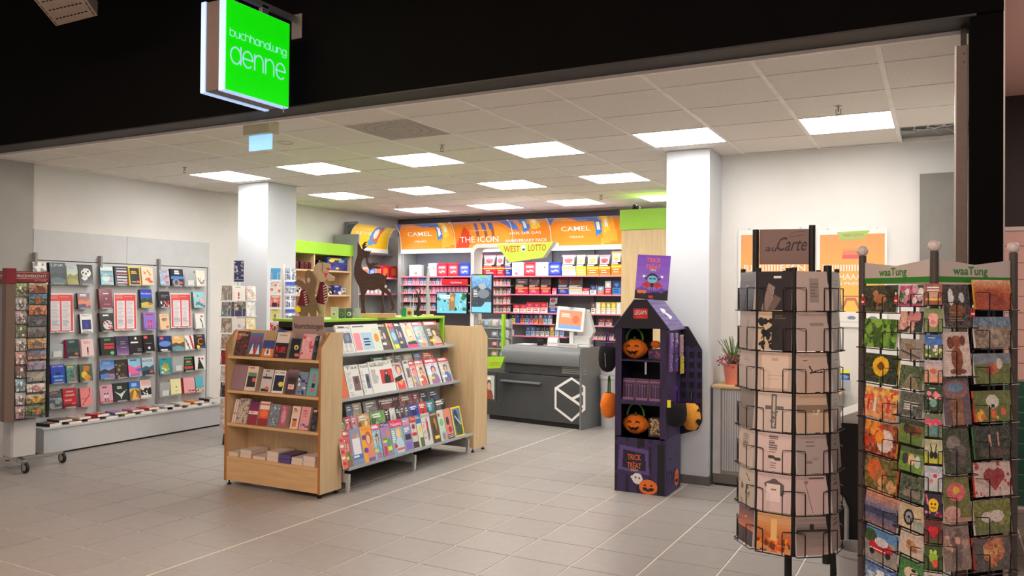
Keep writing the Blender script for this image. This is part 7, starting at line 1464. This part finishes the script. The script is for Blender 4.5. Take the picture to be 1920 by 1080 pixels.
# square photo-card spinner
N_ = (-.013, 3.272); L2 = (-.274, 3.586); R2 = (.247, 3.533); B2 = (-.014, 3.847); C2 = (-.0135, 3.56)
sp2 = thing('photo_card_spinner', 'tall four post card spinner with white ball tops at the right edge', 'card spinner', (C2[0], C2[1], 0))
zN = PY(1752, 478, N_[1]).z
for i, (p, py) in enumerate(((N_, 461), (L2, 471), (R2, 464), (B2, 470))):
    x, y = p[0]-C2[0], p[1]-C2[1]; zb_ = PY((1752, 1619, 1900, 1752)[i], py, p[1]).z
    if i == 3: zb_ = 1.76
    G('dark_post').cyl((x, y, .04), (x, y, zb_-.02), .0145, n=14).build('post', sp2, smooth=40)
    G('balls').ball((x, y, zb_), .0215, n=18, k=12).build('ball_top', sp2, smooth=60)
    if i == 0: zref = zb_
for a, b in ((L2, N_), (N_, R2), (R2, B2), (B2, L2)):
    d = Vector((b[0]-a[0], b[1]-a[1], 0)); l = d.length; rz = math.atan2(d.y, d.x); W2 = l-.03; zt_ = zref-.045
    o = G('banner').prism([(-W2/2, -.085), (W2/2, -.085), (W2/2, 0.0), (0, -.02), (-W2/2, 0)][::-1], .004); m_ = ((a[0]+b[0])/2-C2[0], (a[1]+b[1])/2-C2[1], zt_)
    o = o.build('header_banner', sp2, m_, (0, 0, rz))
    g = G('print', (40, 130, 30)).flat([(-W2/2, -.085), (W2/2, -.085), (W2/2, -.064), (-W2/2, -.064)], -.001); g.text('waaTung', -.02, -.056, .03, -.001, .16, 'C', (50, 130, 36), 'print', 0, .02); g.build('banner_print', o)
    for z in (.06, .9, 1.6): G('black').beam((a[0]-C2[0], a[1]-C2[1], z), (b[0]-C2[0], b[1]-C2[1], z), .01, .01).build('cross_rail', sp2)
    for f_ in (.28, .75): G('black').cyl((a[0]-C2[0]+d.x*f_, a[1]-C2[1]+d.y*f_, .1), (a[0]-C2[0]+d.x*f_, a[1]-C2[1]+d.y*f_, zt_-.1), .004, n=6).build('upright_wire', sp2)
g = G('black').box(-.22, -.02, .0, .22, .02, .04).box(-.02, -.22, 0, .02, .22, .04); g.build('base_cross', sp2)
def sc(face, px0, py0, px1, py1, lab, cols, kind='pic', seed=0, spec=None, edge=(226, 220, 210), lean=-7):
    if face == 'L': P0 = (L2[0]-.769*.035, L2[1]-.639*.035, 0); rz = math.atan2(N_[1]-L2[1], N_[0]-L2[0])
    elif face == 'R': P0 = (N_[0]+.708*.035, N_[1]-.706*.035, 0); rz = math.atan2(R2[1]-N_[1], R2[0]-N_[0])
    else: P0 = (N_[0], N_[1]-.045, 0); rz = 0
    a = PP(px0, py1, P0, rz); b = PP(px1, py0, P0, rz); m = PP((px0+px1)/2, py1-(3 if face == 'L' else 0), P0, rz); mt = PP((px0+px1)/2, py0, P0, rz)
    w = b[0]-a[0]; h = (mt[1]-m[1])*1.02; cx = (a[0]+b[0])/2
    nx = 46 if w > h else 34; ny = max(12, int(nx*h/w)); cv = auto(nx, ny, kind, cols, seed) if spec is None else cover(nx, ny, spec, seed)
    cv.noise(13, seed+int(px0+py0), 1); cv.noise(8, seed+int(py0), 4)
    q = G(); slab(q, cv, w*.98, h*.97, .008, edge); o = q.build('greeting_card', None); M = Matrix.Translation(P0)@Matrix.Rotation(rz, 4, 'Z')@Matrix.Translation((cx, 0, m[1]))@Matrix.Rotation(R(lean), 4, 'X'); o.matrix_world = M
    tag(o, lab, 'card', 'photo cards in the four post spinner')
    k = pocket(w*1.02, h*.95, 'black_wire', .002).build('wire_pocket', sp2); k.matrix_basis = Matrix.Translation((-C2[0], -C2[1], 0))@Matrix.Translation(P0)@Matrix.Rotation(rz, 4, 'Z')@Matrix.Translation((cx, .004, m[1]-.003))
    return o
GR = (90, 110, 50); BRN = (130, 84, 50)
sc('L', 1616, 534, 1680, 588, 'card of a fawn on dark green, top left of the photo spinner', 0, spec=[(56, 60, 36), ('noise', 14, 3, 2), ('ell', .5, .5, .2, .16, (176, 116, 70)), ('ell', .35, .3, .08, .12, (186, 124, 76)), ('rect', .6, .5, .64, .9, (150, 96, 60)), ('rect', .42, .55, .46, .9, (150, 96, 60)), ('ell', .55, .85, .12, .08, (120, 100, 90))])
sc('L', 1616, 597, 1680, 655, 'card full of green clover leaves', 0, spec=[(40, 70, 24), ('speck', 60, [(130, 180, 60), (100, 156, 46), (60, 96, 30)], 2, 0, 0, 1, 1, .08)])
sc('L', 1617, 663, 1681, 721, 'card with a large yellow sunflower', 0, spec=[(44, 56, 32), ('noise', 14, 4, 2), ('ell', .5, .42, .24, .34, (240, 190, 30)), ('ell', .5, .42, .1, .14, (110, 60, 20)), ('rect', .47, .75, .52, 1, (70, 100, 40))], edge=(236, 200, 60))
sc('L', 1617, 726, 1680, 788, 'card with many red and orange candles', 0, spec=[(220, 150, 100), ('noise', 20, 5, 3), ('rect', .1, .4, .18, .8, RED), ('rect', .3, .3, .38, .8, W_), ('rect', .5, .4, .58, .8, (226, 120, 60)), ('rect', .7, .35, .78, .8, (210, 60, 50)), ('speck', 16, [(250, 200, 80), (230, 90, 40)], 3, 0, 0, 1, .4, .06)])
sc('L', 1617, 792, 1679, 855, 'orange card with a bright shell beside red leaves', 0, spec=[(150, 70, 34), ('noise', 26, 6, 3), ('ell', .65, .55, .25, .36, (226, 206, 200)), ('speck', 14, [(240, 150, 50), (206, 60, 30)], 3, 0, 0, .5, .7, .1)], edge=(240, 160, 60))
sc('L', 1617, 857, 1679, 922, 'card of a red squirrel with nuts', 0, spec=[(110, 100, 44), ('noise', 16, 7, 3), ('ell', .3, .4, .22, .32, (206, 100, 40)), ('ell', .5, .6, .2, .25, (176, 104, 60)), ('speck', 12, [(206, 160, 110)], 3, .5, .7, 1, 1, .06)], edge=(230, 110, 50))
sc('L', 1618, 924, 1681, 990, 'card with a blue lake under an orange sky', 0, spec=[(90, 100, 140), ('grad', (230, 150, 100), (90, 104, 150), 0, .55, 6), ('rect', 0, .5, 1, .7, (50, 60, 90)), ('grad', (80, 90, 130), (150, 110, 110), .7, 1, 4)])
sc('L', 1618, 993, 1681, 1058, 'card of a red vintage car on a street', 0, spec=[(150, 146, 140), ('rect', 0, 0, 1, .35, (90, 140, 190)), ('ell', .15, .3, .2, .2, (60, 90, 50)), ('ell', .5, .55, .36, .2, (190, 30, 40)), ('ell', .5, .4, .2, .14, (200, 200, 206)), ('rect', .2, .62, .7, .68, W_), ('ell', .25, .75, .08, .1, K_), ('ell', .72, .72, .08, .1, K_)])
sc('L', 1619, 1061, 1681, 1110, 'card with a blue sky and mountain at the lower left of the photo spinner', [(70, 110, 170), (190, 200, 210), (90, 90, 100), (226, 226, 230)], seed=9)
bl = [((534, 576), 'card with a pink flower bouquet beside the fawn card', [(60, 70, 60), ('speck', 40, [(206, 90, 130), (226, 160, 180), (90, 130, 80), W_], 3, .1, .1, .9, .8, .09), ('rect', 0, .9, 1, 1, (200, 60, 110))]), ((583, 626), 'dark green card with pale pink roses', [(36, 52, 40), ('speck', 18, [(226, 180, 160), (214, 140, 140)], 4, .05, .05, .95, .95, .12)]),
      ((635, 677), 'grey card of a small bird on a branch', [(150, 140, 130), ('ell', .45, .4, .16, .14, (140, 110, 76)), ('line', .1, .6, .9, .9, .03, (90, 74, 60)), ('ell', .3, .3, .07, .08, (120, 96, 70))]), ((685, 732), 'green card of a park avenue', [(84, 100, 64), ('noise', 20, 3, 2), ('poly', [(.4, .4), (.6, .4), (.9, 1), (.1, 1)], (140, 130, 100))]),
      ((735, 783), 'card of a grey garden bench', [(90, 96, 84), ('noise', 16, 4, 2), ('lines', .2, .4, .8, .8, 4, (206, 206, 200), 2, .5)]), ((786, 836), 'card of dark brown horses on grass', [(100, 130, 60), ('ell', .3, .4, .15, .2, (70, 46, 34)), ('ell', .55, .45, .18, .2, (90, 56, 40)), ('ell', .8, .4, .14, .2, (130, 70, 40)), ('rect', 0, 0, 1, .2, (60, 70, 50))]),
      ((838, 888), 'card of three kittens on a lawn', [(110, 150, 60), ('rect', 0, 0, 1, .25, (80, 100, 60)), ('ell', .25, .5, .13, .24, (60, 54, 54)), ('ell', .5, .5, .13, .24, (226, 190, 140)), ('ell', .76, .55, .13, .24, (206, 206, 206))]), ((891, 942), 'card of grey green garden grasses', [(80, 90, 70), ('noise', 24, 5, 2), ('rect', .2, .6, .9, .85, (140, 130, 120))]),
      ((945, 995), 'card of a spoked car wheel on cream', [(206, 186, 150), ('ell', .4, .55, .22, .32, K_), ('ell', .4, .55, .15, .22, (150, 150, 156)), ('ell', .4, .55, .05, .07, K_), ('rect', .6, .6, 1, 1, (160, 170, 160))]), ((998, 1046), 'beige card of a sleeping puppy', [(206, 186, 170), ('ell', .5, .55, .22, .2, (190, 140, 96)), ('ell', .4, .45, .1, .1, (150, 100, 66)), ('ell', .65, .7, .14, .1, (160, 110, 76))]), ((1049, 1096), 'green card of a white dog', [(70, 130, 70), ('ell', .5, .6, .3, .25, (214, 196, 170)), ('ell', .6, .45, .1, .08, K_)])]
for (y0, y1), lb, sp_ in bl: sc('L', 1684, y0, 1729, y1, lb, 0, spec=sp_)
cl = [((531, 571), 'brown card reading Happy Birthday', [(150, 76, 50), ('rect', .1, .7, .9, .8, (240, 200, 60)), ('lines', .15, .15, .85, .4, 2, W_, 2, .5), ('rect', .25, .4, .75, .68, (206, 160, 130))]), ((578, 622), 'card with a pink piglet face on grass', [(120, 140, 80), ('ell', .5, .5, .32, .3, (236, 170, 160)), ('ell', .5, .6, .14, .1, (220, 130, 120)), ('poly', [(.2, .3), (.3, .2), (.38, .34)], (226, 140, 130)), ('poly', [(.8, .3), (.7, .2), (.62, .34)], (226, 140, 130))]),
      ((627, 670), 'blue card with white daisies', [(60, 110, 180), ('rect', 0, .5, 1, 1, (90, 120, 70)), ('speck', 12, [W_, (240, 230, 120)], 3, .1, .5, .95, .95, .1), ('lines', .2, .12, .8, .2, 1, W_, 1)]), ((675, 717), 'card with a tan face shape on a pale sky', [(226, 190, 170), ('grad', (190, 190, 200), (226, 150, 110), 0, 1, 5), ('ell', .5, .5, .2, .12, (200, 110, 60))]),
      ((722, 770), 'dark green card with a pink flower pot', [(40, 70, 44), ('speck', 14, [(236, 130, 140), (240, 170, 170)], 3, .2, .3, .85, .55, .1), ('ell', .5, .7, .2, .16, (120, 170, 150)), ('lines', .25, .1, .8, .18, 1, W_, 1)]), ((776, 819), 'card with pink blossoms in a blue pot', [(110, 130, 90), ('speck', 18, [(230, 60, 110), (240, 120, 150)], 3, .1, .25, .9, .5, .1), ('rect', .3, .6, .8, .9, (90, 140, 150))]),
      ((824, 869), 'card of two black cats with curled tails', [(190, 190, 150), ('rect', 0, .6, 1, 1, (190, 190, 60)), ('ell', .4, .65, .12, .16, K_), ('ell', .62, .65, .12, .16, K_), ('line', .4, .55, .35, .2, .03, K_), ('line', .62, .55, .68, .2, .03, K_)]), ((873, 921), 'pale card with small red balloons', [(190, 196, 206), ('ell', .6, .4, .12, .08, RED), ('ell', .4, .6, .1, .07, (240, 110, 80)), ('ell', .7, .7, .06, .05, (240, 200, 80)), ('rect', 0, .85, 1, 1, (190, 200, 190))]),
      ((925, 970), 'dark card with a yellow smiling face', [(50, 40, 60), ('ell', .5, .5, .3, .28, (250, 196, 20)), ('ell', .4, .45, .04, .06, K_), ('ell', .6, .45, .04, .06, K_), ('rect', .36, .58, .64, .62, K_), ('speck', 10, [(60, 80, 190), RED, (240, 130, 180)], 4, .1, .75, .95, .95, .07), ('line', .1, .1, .2, .5, .05, (230, 120, 130))]), ((974, 1018), 'dark red card with a red heart', [(110, 50, 44), ('ell', .38, .45, .17, .15, (206, 30, 40)), ('ell', .62, .45, .17, .15, (206, 30, 40)), ('poly', [(.22, .5), (.78, .5), (.5, .8)], (206, 30, 40)), ('rect', .1, .85, .9, 1, (90, 90, 50))]),
      ((1022, 1068), 'dark green card with a green frog figure', [(70, 90, 40), ('ell', .5, .5, .24, .24, (150, 190, 60)), ('ell', .36, .28, .08, .08, (206, 226, 120)), ('ell', .62, .28, .08, .08, (206, 226, 120)), ('ell', .6, .75, .18, .16, (226, 90, 60))]), ((1072, 1112), 'pale card at the bottom of the narrow corner column', [(206, 200, 190), ('lines', .2, .2, .8, .5, 3, (150, 140, 130), 2)])]
for (y0, y1), lb, sp_ in cl: sc('C', 1733, y0, 1767, y1, lb, 0, spec=sp_, lean=-5)
dl = [((532, 613), 'tall glossy dark card with a garden table', [(70, 60, 56), ('noise', 20, 3, 2), ('ell', .3, .3, .1, .2, W_), ('ell', .7, .3, .1, .12, (206, 206, 210)), ('ell', .5, .6, .3, .12, (150, 90, 60)), ('lines', .2, .65, .8, .9, 4, (170, 120, 90), 3, .5)]), ((621, 705), 'card of a brown dog with long ears sitting on white', [(226, 206, 196), ('ell', .5, .6, .22, .26, (150, 80, 50)), ('ell', .52, .22, .2, .14, (160, 86, 54)), ('ell', .3, .25, .12, .14, (120, 60, 40)), ('ell', .75, .2, .1, .12, (120, 60, 40)), ('ell', .5, .9, .3, .07, (140, 76, 50))]),
      ((708, 797), 'card of a dog under an umbrella by the sea', [(110, 90, 96), ('ell', .5, .25, .45, .2, (150, 110, 110)), ('ell', .5, .2, .3, .1, (120, 150, 180)), ('ell', .5, .6, .24, .2, (150, 100, 70)), ('rect', .3, .75, .7, 1, (170, 120, 90))]), ((802, 888), 'dark card of two grey koalas', [(70, 76, 50), ('noise', 12, 4, 2), ('ell', .4, .35, .26, .18, (140, 130, 124)), ('ell', .55, .65, .28, .26, (96, 84, 80)), ('ell', .7, .5, .16, .12, (110, 100, 96))]),
      ((892, 979), 'card with a large pink gerbera and yellow centre', [(120, 120, 60), ('ell', .5, .36, .34, .2, (226, 110, 110)), ('ell', .5, .32, .12, .08, (246, 200, 50)), ('ell', .3, .8, .3, .15, (226, 170, 160)), ('rect', 0, .92, 1, 1, (200, 150, 130))]), ((983, 1070), 'brownish card of a vase of dry flowers', [(150, 126, 116), ('speck', 22, [(190, 150, 130), (226, 170, 150), (110, 90, 80)], 3, .15, .15, .85, .55, .08), ('ell', .5, .72, .2, .2, (120, 104, 100))])]
for (y0, y1), lb, sp_ in dl: sc('R', 1772, y0, 1824, y1, lb, 0, spec=sp_)
el = [((524, 580), 'orange desert canyon card at the top right', [(206, 110, 60), ('grad', (236, 190, 150), (200, 96, 50), 0, .35, 5), ('poly', [(0, .4), (.4, .3), (1, .5), (1, 1), (0, 1)], (180, 80, 44)), ('poly', [(.3, .5), (.6, .45), (.9, .8), (.5, .9)], (150, 60, 36))], (236, 180, 60)), ((593, 652), 'card with a smooth stone on pebbles', [(150, 130, 110), ('rect', 0, 0, 1, .35, (120, 140, 160)), ('noise', 16, 3, 2), ('ell', .55, .65, .2, .25, (176, 160, 140)), ('ell', .55, .65, .08, .1, (130, 116, 100))], W_), ((662, 719), 'card of brown and white horses in a meadow', [(110, 120, 60), ('rect', 0, 0, 1, .35, (130, 140, 150)), ('ell', .5, .5, .18, .18, (190, 110, 70)), ('ell', .68, .35, .08, .18, (226, 206, 190)), ('ell', .4, .55, .1, .16, (150, 70, 40))], W_),
      ((732, 790), 'card of a white puppy among dandelions', [(110, 120, 60), ('ell', .5, .35, .17, .22, (226, 220, 206)), ('ell', .5, .5, .05, .06, K_), ('speck', 14, [(240, 210, 60), (230, 110, 60)], 4, 0, .6, 1, 1, .06)], (230, 90, 60)), ((799, 860), 'dark forest card with two figures by a stream', [(50, 54, 40), ('noise', 18, 5, 2), ('rect', .4, .25, .46, .6, (214, 160, 140)), ('rect', .62, .2, .68, .6, (206, 150, 130)), ('ell', .5, .8, .4, .12, (90, 70, 60))], (70, 140, 80)), ((866, 930), 'card with a red heart over white petals', [(214, 190, 180), ('speck', 14, [(190, 60, 60)], 3, 0, 0, 1, 1, .04), ('ell', .42, .4, .17, .2, (160, 50, 50)), ('ell', .66, .4, .17, .2, (160, 50, 50)), ('poly', [(.28, .5), (.8, .5), (.54, .85)], (160, 50, 50))], (216, 70, 50)),
      ((938, 1001), 'card of white lambs in a meadow', [(130, 130, 60), ('noise', 14, 3, 2), ('ell', .35, .5, .16, .16, (214, 200, 190)), ('ell', .62, .48, .18, .18, (220, 206, 196)), ('rect', 0, .75, 1, 1, (110, 116, 70))], W_), ((1007, 1070), 'grey card with a heart made of golden twigs', [(96, 84, 80), ('speck', 70, [(206, 130, 80), (226, 170, 110), (170, 96, 60)], 3, .33, .12, .75, .6, .06), ('speck', 24, [(206, 130, 80), (170, 96, 60)], 4, .43, .6, .64, .85, .05)], (206, 70, 50))]
for (y0, y1), lb, sp_, ed in el: sc('R', 1829, y0, 1900, y1, lb, 0, spec=sp_, edge=ed)
for k, (px, py, fc) in enumerate(((1618, 562, 'L'), (1680, 560, 'L'), (1824, 585, 'R'))):
    P0 = (L2[0]-.769*.06, L2[1]-.639*.06, 0) if fc == 'L' else (N_[0]+.708*.06, N_[1]-.706*.06, 0); rz = math.atan2(N_[1]-L2[1], N_[0]-L2[0]) if fc == 'L' else math.atan2(R2[1]-N_[1], R2[0]-N_[0])
    a = PP(px, py+10, P0, rz); g = G('print', RED).prism([(-.01, 0), (.01, 0), (.01, .025), (.004, .034), (-.004, .034), (-.01, .025)][::-1], .002); g.col = W_; g.flat([(-.004, .034), (.004, .034), (.004, .044), (-.004, .044)], -.001).flat([(-.008, .009), (.008, .009), (.008, .016), (-.008, .016)], -.001)
    o = g.build('price_tag', sp2); o.matrix_basis = Matrix.Translation((-C2[0], -C2[1], 0))@Matrix.Translation(P0)@Matrix.Rotation(rz, 4, 'Z')@Matrix.Translation((a[0], 0, a[1]))
# white acrylic spinner before the column
mat('white_wire', (226, 226, 226), .4)
def mini(seed, c, kind='spots'): return auto(18, 22, kind, c, seed)
PL = (206, 196, 190)
m0 = [(mini(1, [W_, (190, 40, 50), (60, 170, 170), (200, 200, 200)], 'fig'), 'card with a red and white lighthouse, top centre of the pale spinner'), (mini(2, [(30, 36, 80), (90, 110, 90), (40, 50, 100), (190, 180, 120)], 'abst'), 'dark blue card, second in the centre column of the pale spinner'), (mini(3, [(226, 224, 222), (206, 190, 180), (160, 170, 190), (230, 220, 200)]), 'white patterned card, third in the centre column of the pale spinner'), (mini(4, [(110, 150, 170), (90, 130, 150), (140, 170, 180), W_], 'plain'), 'blue grey card, fourth in the centre column of the pale spinner')]
m1 = [(mini(10+k, c, 'abst'), f'{l} card in the left column of the pale spinner') for k, (c, l) in enumerate((([(186, 180, 172)]*3+[W_]*2, 'grey beige'), ([(110, 160, 170), (170, 160, 150), (190, 180, 170), W_, W_], 'teal and grey'), ([(190, 170, 150), (170, 150, 130), W_, W_, W_], 'sand coloured'), ([(196, 184, 170), (180, 160, 140), W_, W_, W_], 'pale brown'), ([(150, 30, 50), (120, 20, 40), (170, 40, 60), (150, 30, 50), (190, 60, 80)], 'dark red'), ([(200, 200, 202), W_, W_, W_, W_], 'pale grey'), ([(50, 54, 64), W_, (90, 90, 96), W_, W_], 'black and white'), ([(210, 196, 180), W_, W_, W_, W_], 'cream'), ([(206, 190, 190), W_, W_, W_, W_], 'pink grey')))]
m2 = [(mini(30+k, c, 'abst'), f'{l} card in the right column of the pale spinner') for k, (c, l) in enumerate((([(216, 206, 196), (196, 180, 170), W_, W_, W_], 'ivory'), ([(214, 214, 210), (200, 200, 196), W_, W_, W_], 'white'), ([(214, 200, 140), (230, 220, 180), W_, W_, W_], 'yellow'), ([(160, 206, 226), (190, 220, 236), W_, W_, W_], 'light blue')))]
C5 = _ray(448, 540); C5 = C5/C5[1]*6.42
sp3 = octo('pale_card_spinner', 'slim white wire card spinner in front of the left column', C5, R(46), .17, .135, .155, .16, .173, 9, {-45: m1, 0: m0, 45: m2}, 'white_wire', grp='cards in the pale spinner', r=.0022, phis=(-45, 0, 45, 135, -135, 180))
sp3.matrix_basis = Matrix.Translation((C5[0], C5[1], 0))@Matrix.Rotation(R(46), 4, 'Z')
G('white_plastic').cyl((0, 0, .06), (0, 0, 1.75), .015, n=10).build('pole', sp3, smooth=40)
for k in range(4): a = R(45+90*k); G('rubber').cyl((.19*math.cos(a)-.012, .19*math.sin(a), .03), (.19*math.cos(a)+.012, .19*math.sin(a), .03), .03, n=14).build('castor', sp3, smooth=40); G('black').beam((0, 0, .07), (.19*math.cos(a), .19*math.sin(a), .07), .03, .012).build('base_arm', sp3)
cv = Cv(16, 34, (44, 54, 100)); cv.speck(26, [(206, 210, 220), (150, 160, 190), (180, 140, 110)], 4, .1, .08, .9, .8, .08); cv.rect(.1, .84, .9, .88, (160, 180, 210)); cv.frame(.06, (220, 220, 226))
o = G(); slab(o, cv, .115, .24, .004); o.build('top_sign', sp3, (.0, -.17, 1.735), (0, 0, R(-10)))
C6 = (-6.40, 6.72)
s4 = [(mini(50+k, c, kd), f'{l} postcard in the left column of the rear white spinner') for k, (c, l, kd) in enumerate((([(90, 170, 220)]*5, 'sky blue', 'plain'), ([(236, 226, 216), (230, 120, 80), W_, W_, W_], 'cream and orange', 'abst'), ([(240, 120, 110), (90, 30, 50), (230, 170, 150), (250, 190, 180), W_], 'coral', 'person'), ([(226, 226, 140), (40, 50, 40), (90, 110, 60), W_, W_], 'pale yellow green', 'fig'), ([(220, 40, 50), (40, 50, 90), (240, 220, 200), (40, 40, 60), W_], 'bright red', 'person'), ([(236, 226, 220), (190, 100, 60), (230, 200, 180), W_, W_], 'ivory', 'fig')))]
s5 = [(mini(60+k, [(150+8*k, 160, 180), (60, 90, 150), W_, (90, 100, 120), (200, 200, 206)]), f'{l} city view postcard in the right column of the rear white spinner') for k, l in enumerate(('topmost', 'second', 'third', 'fourth', 'fifth', 'sixth'))]
for k, (cv, _) in enumerate(s5): cv.rect(0, .46, 1, .52, W_); cv.rect(.47, 0, .53, 1, W_) if k % 2 == 0 else cv.rect(0, 0, 1, .3, (50, 90, 180))
sp4 = octo('postcard_spinner', 'white wire postcard spinner right of the column, behind the maple shelf', C6, R(43), .15, .12, .125, 1.03, .148, 6, {-30: s4, 30: s5}, 'white_wire', grp='postcards in the rear white spinner', r=.0022, phis=(-30, 30, 150, -150))
sp4.matrix_basis = Matrix.Translation((C6[0], C6[1], 0))@Matrix.Rotation(R(43), 4, 'Z')
G('white_plastic').cyl((0, 0, .03), (0, 0, 1.95), .015, n=10).build('pole', sp4, smooth=40); G('white_plastic').lathe([(.001, 0), (.2, 0), (.2, .02), (.02, .035)], 24).build('base_plate', sp4, smooth=40)
# red topped spinner at the left edge
ND = _ray(17, 540)*7.15; RD = _ray(92, 540)*7.42; N3 = Vector((ND[0], ND[1], 0)); R3 = Vector((RD[0], RD[1], 0)); dv = R3-N3; L3 = N3+Vector((-dv.y, dv.x, 0))*.95; B3 = L3+dv; C7 = (N3+B3)/2
sp5 = thing('red_card_spinner', 'brown post card spinner with dark red header on chrome castors at the left edge', 'card spinner', C7)
rz = math.atan2(dv.y, dv.x); zt = PP(17, 503, N3, rz)[1]; zr_ = PP(17, 532, N3, rz)[1]; zb_ = PP(17, 790, N3, rz)[1]
for k, p in enumerate((N3, R3, L3, B3)):
    x, y = p.x-C7.x, p.y-C7.y; w_ = .04 if k == 0 else .012; q = G('taupe_post' if k == 0 else 'black').box(-w_, -w_, zb_, w_, w_, zr_).build('corner_post', sp5, (x, y, 0), (0, 0, rz), bevel=.004)
    if k == 0: G('red_enamel').box(-w_-.002, -w_-.002, zr_, w_+.002, w_+.002, zt).build('red_cap', sp5, (x, y, 0), (0, 0, rz), bevel=.004)
for a, b in ((N3, R3), (L3, N3), (R3, B3), (B3, L3)):
    d = b-a; l = d.length; rr_ = math.atan2(d.y, d.x); m_ = (a+b)/2-C7
    z0_ = PP(60, 529, N3, rz)[1]; z1_ = PP(60, 509, N3, rz)[1]
    o = G('red_enamel').box(-l/2+.01, -.006, z0_, l/2-.01, .006, z1_).build('header_board', sp5, m_, (0, 0, rr_)); g = G('print', W_); g.text('DRUCKWERKSTATT', .01, z0_+.042, .026, -.0075, l*.78, 'C', W_); x0, x1 = l*-.44, l*.46; g.ribbon([(x0, z0_+.03), (x1, z0_+.03), (x1, z1_-.012), (x0, z1_-.012)], .0018, -.0075, True); g.text('by Grafik', .09, z0_+.008, .018, -.0075, l*.3, 'C', (220, 150, 150), 'print', .25); g.build('header_lettering', o)
    G('slot_grey').box(-l/2+.01, -.004, zb_, l/2-.01, .004, z0_).build('rear_panel', sp5, (m_.x*.78, m_.y*.78, 0), (0, 0, rr_))
    G('panel_grey').box(-l*.27, -.01, .13, l*.27, .01, zb_-.01).build('base_panel', sp5, (m_.x*.56, m_.y*.56, 0), (0, 0, rr_))
G('chrome').cyl((0, 0, .06), (0, 0, zb_), .02, n=12).build('pole', sp5, smooth=40)
for cp in ((-7.183, 4.365), (-7.321, 4.80), (-7.85, 4.60), (-7.75, 4.05)):
    x, y = cp[0]-C7.x, cp[1]-C7.y; G('chrome').beam((0, 0, .1), (x, y, .1), .035, .02).build('base_arm', sp5)
    o = G('rubber').cyl((x, y-.01, .048), (x, y+.01, .048), .048, n=18).build('castor', sp5, smooth=40); G('chrome').cyl((x, y-.014, .048), (x, y+.014, .048), .030, n=14).box(x-.016, y-.018, .04, x+.016, y-.013, .10).box(x-.016, y+.013, .04, x+.016, y+.018, .10).build('castor_fork', o)
def rc(px0, py0, px1, py1, lab, cv, off=.03, lean=-12):
    P0 = N3+Vector((math.sin(rz), -math.cos(rz), 0))*off; a = PP(px0, py1, P0, rz); b = PP(px1, py0, P0, rz); w = b[0]-a[0]; h = (b[1]-a[1])*1.0
    q = G(); slab(q, cv, w*.97, h, .006); o = q.build('greeting_card', None); o.matrix_world = Matrix.Translation(P0)@Matrix.Rotation(rz, 4, 'Z')@Matrix.Translation(((a[0]+b[0])/2, 0, a[1]))@Matrix.Rotation(R(lean), 4, 'X')
    tag(o, lab, 'card', 'cards in the red topped spinner')
    k = pocket(w, h*.8, 'black_wire', .002).build('wire_pocket', sp5); k.matrix_basis = Matrix.Translation(-C7)@Matrix.Translation(P0)@Matrix.Rotation(rz, 4, 'Z')@Matrix.Translation(((a[0]+b[0])/2, .01, a[1]-.003))
ys = [530, 550, 571, 591, 612, 633, 655, 675, 695, 717, 737, 758, 780]
cs = [([(200, 180, 150), (150, 90, 60), (120, 60, 40), (90, 50, 40)], 'tan'), ([(90, 140, 190), (60, 90, 60), (160, 40, 40), (150, 110, 60)], 'blue and red'), ([(220, 160, 110), (190, 100, 60), (120, 70, 50), (90, 60, 40)], 'orange sky'), ([(80, 70, 76), (50, 44, 50), (120, 110, 116), (60, 60, 66)], 'dark stone'), ([(120, 124, 120), (70, 56, 50), (100, 80, 60), (60, 50, 44)], 'grey brown'), ([(200, 150, 80), (150, 100, 50), (60, 50, 44), (90, 70, 50)], 'golden'), ([(50, 64, 110), (200, 120, 60), (90, 60, 50), (60, 50, 70)], 'navy and orange'), ([(150, 120, 140), (100, 84, 110), (120, 100, 130), (80, 70, 96)], 'mauve'), ([(110, 100, 70), (70, 70, 50), (150, 110, 80), (90, 80, 60)], 'olive brown'), ([(206, 190, 176), (180, 160, 150), (150, 70, 60), (120, 50, 50)], 'pale with red'), ([(190, 170, 150), (150, 130, 50), (220, 160, 30), (90, 90, 40)], 'autumn yellow'), ([(120, 140, 80), (80, 100, 50), (200, 110, 80), (60, 80, 40)], 'meadow green')]
for k in range(12): rc(56-k*.6, ys[k]+1, 90-k*.45, ys[k+1]-1, f'{cs[k][1]} landscape card in the outer column of the red spinner', auto(34, 20, 'pic', cs[k][0], 70+k), .05)
c1 = [((160, 180, 120), 'green garden'), ((200, 200, 200), 'black and white'), ((206, 186, 190), 'pale pink'), ((140, 150, 110), 'sage green'), ((214, 206, 200), 'ivory'), ((224, 170, 166), 'rose'), ((120, 70, 60), 'dark red fruit'), ((150, 196, 214), 'light blue'), ((210, 196, 200), 'white lilac'), ((224, 180, 190), 'pink')]
for k in range(10): y = 531+k*25.5; rc(30, y, 53-k*.4, y+25, f'{c1[k][1]} card in the inner column of the red spinner', auto(20, 24, 'pic', [c1[k][0], tuple(int(v*.75) for v in c1[k][0]), (100, 90, 80), W_], 90+k), .03)
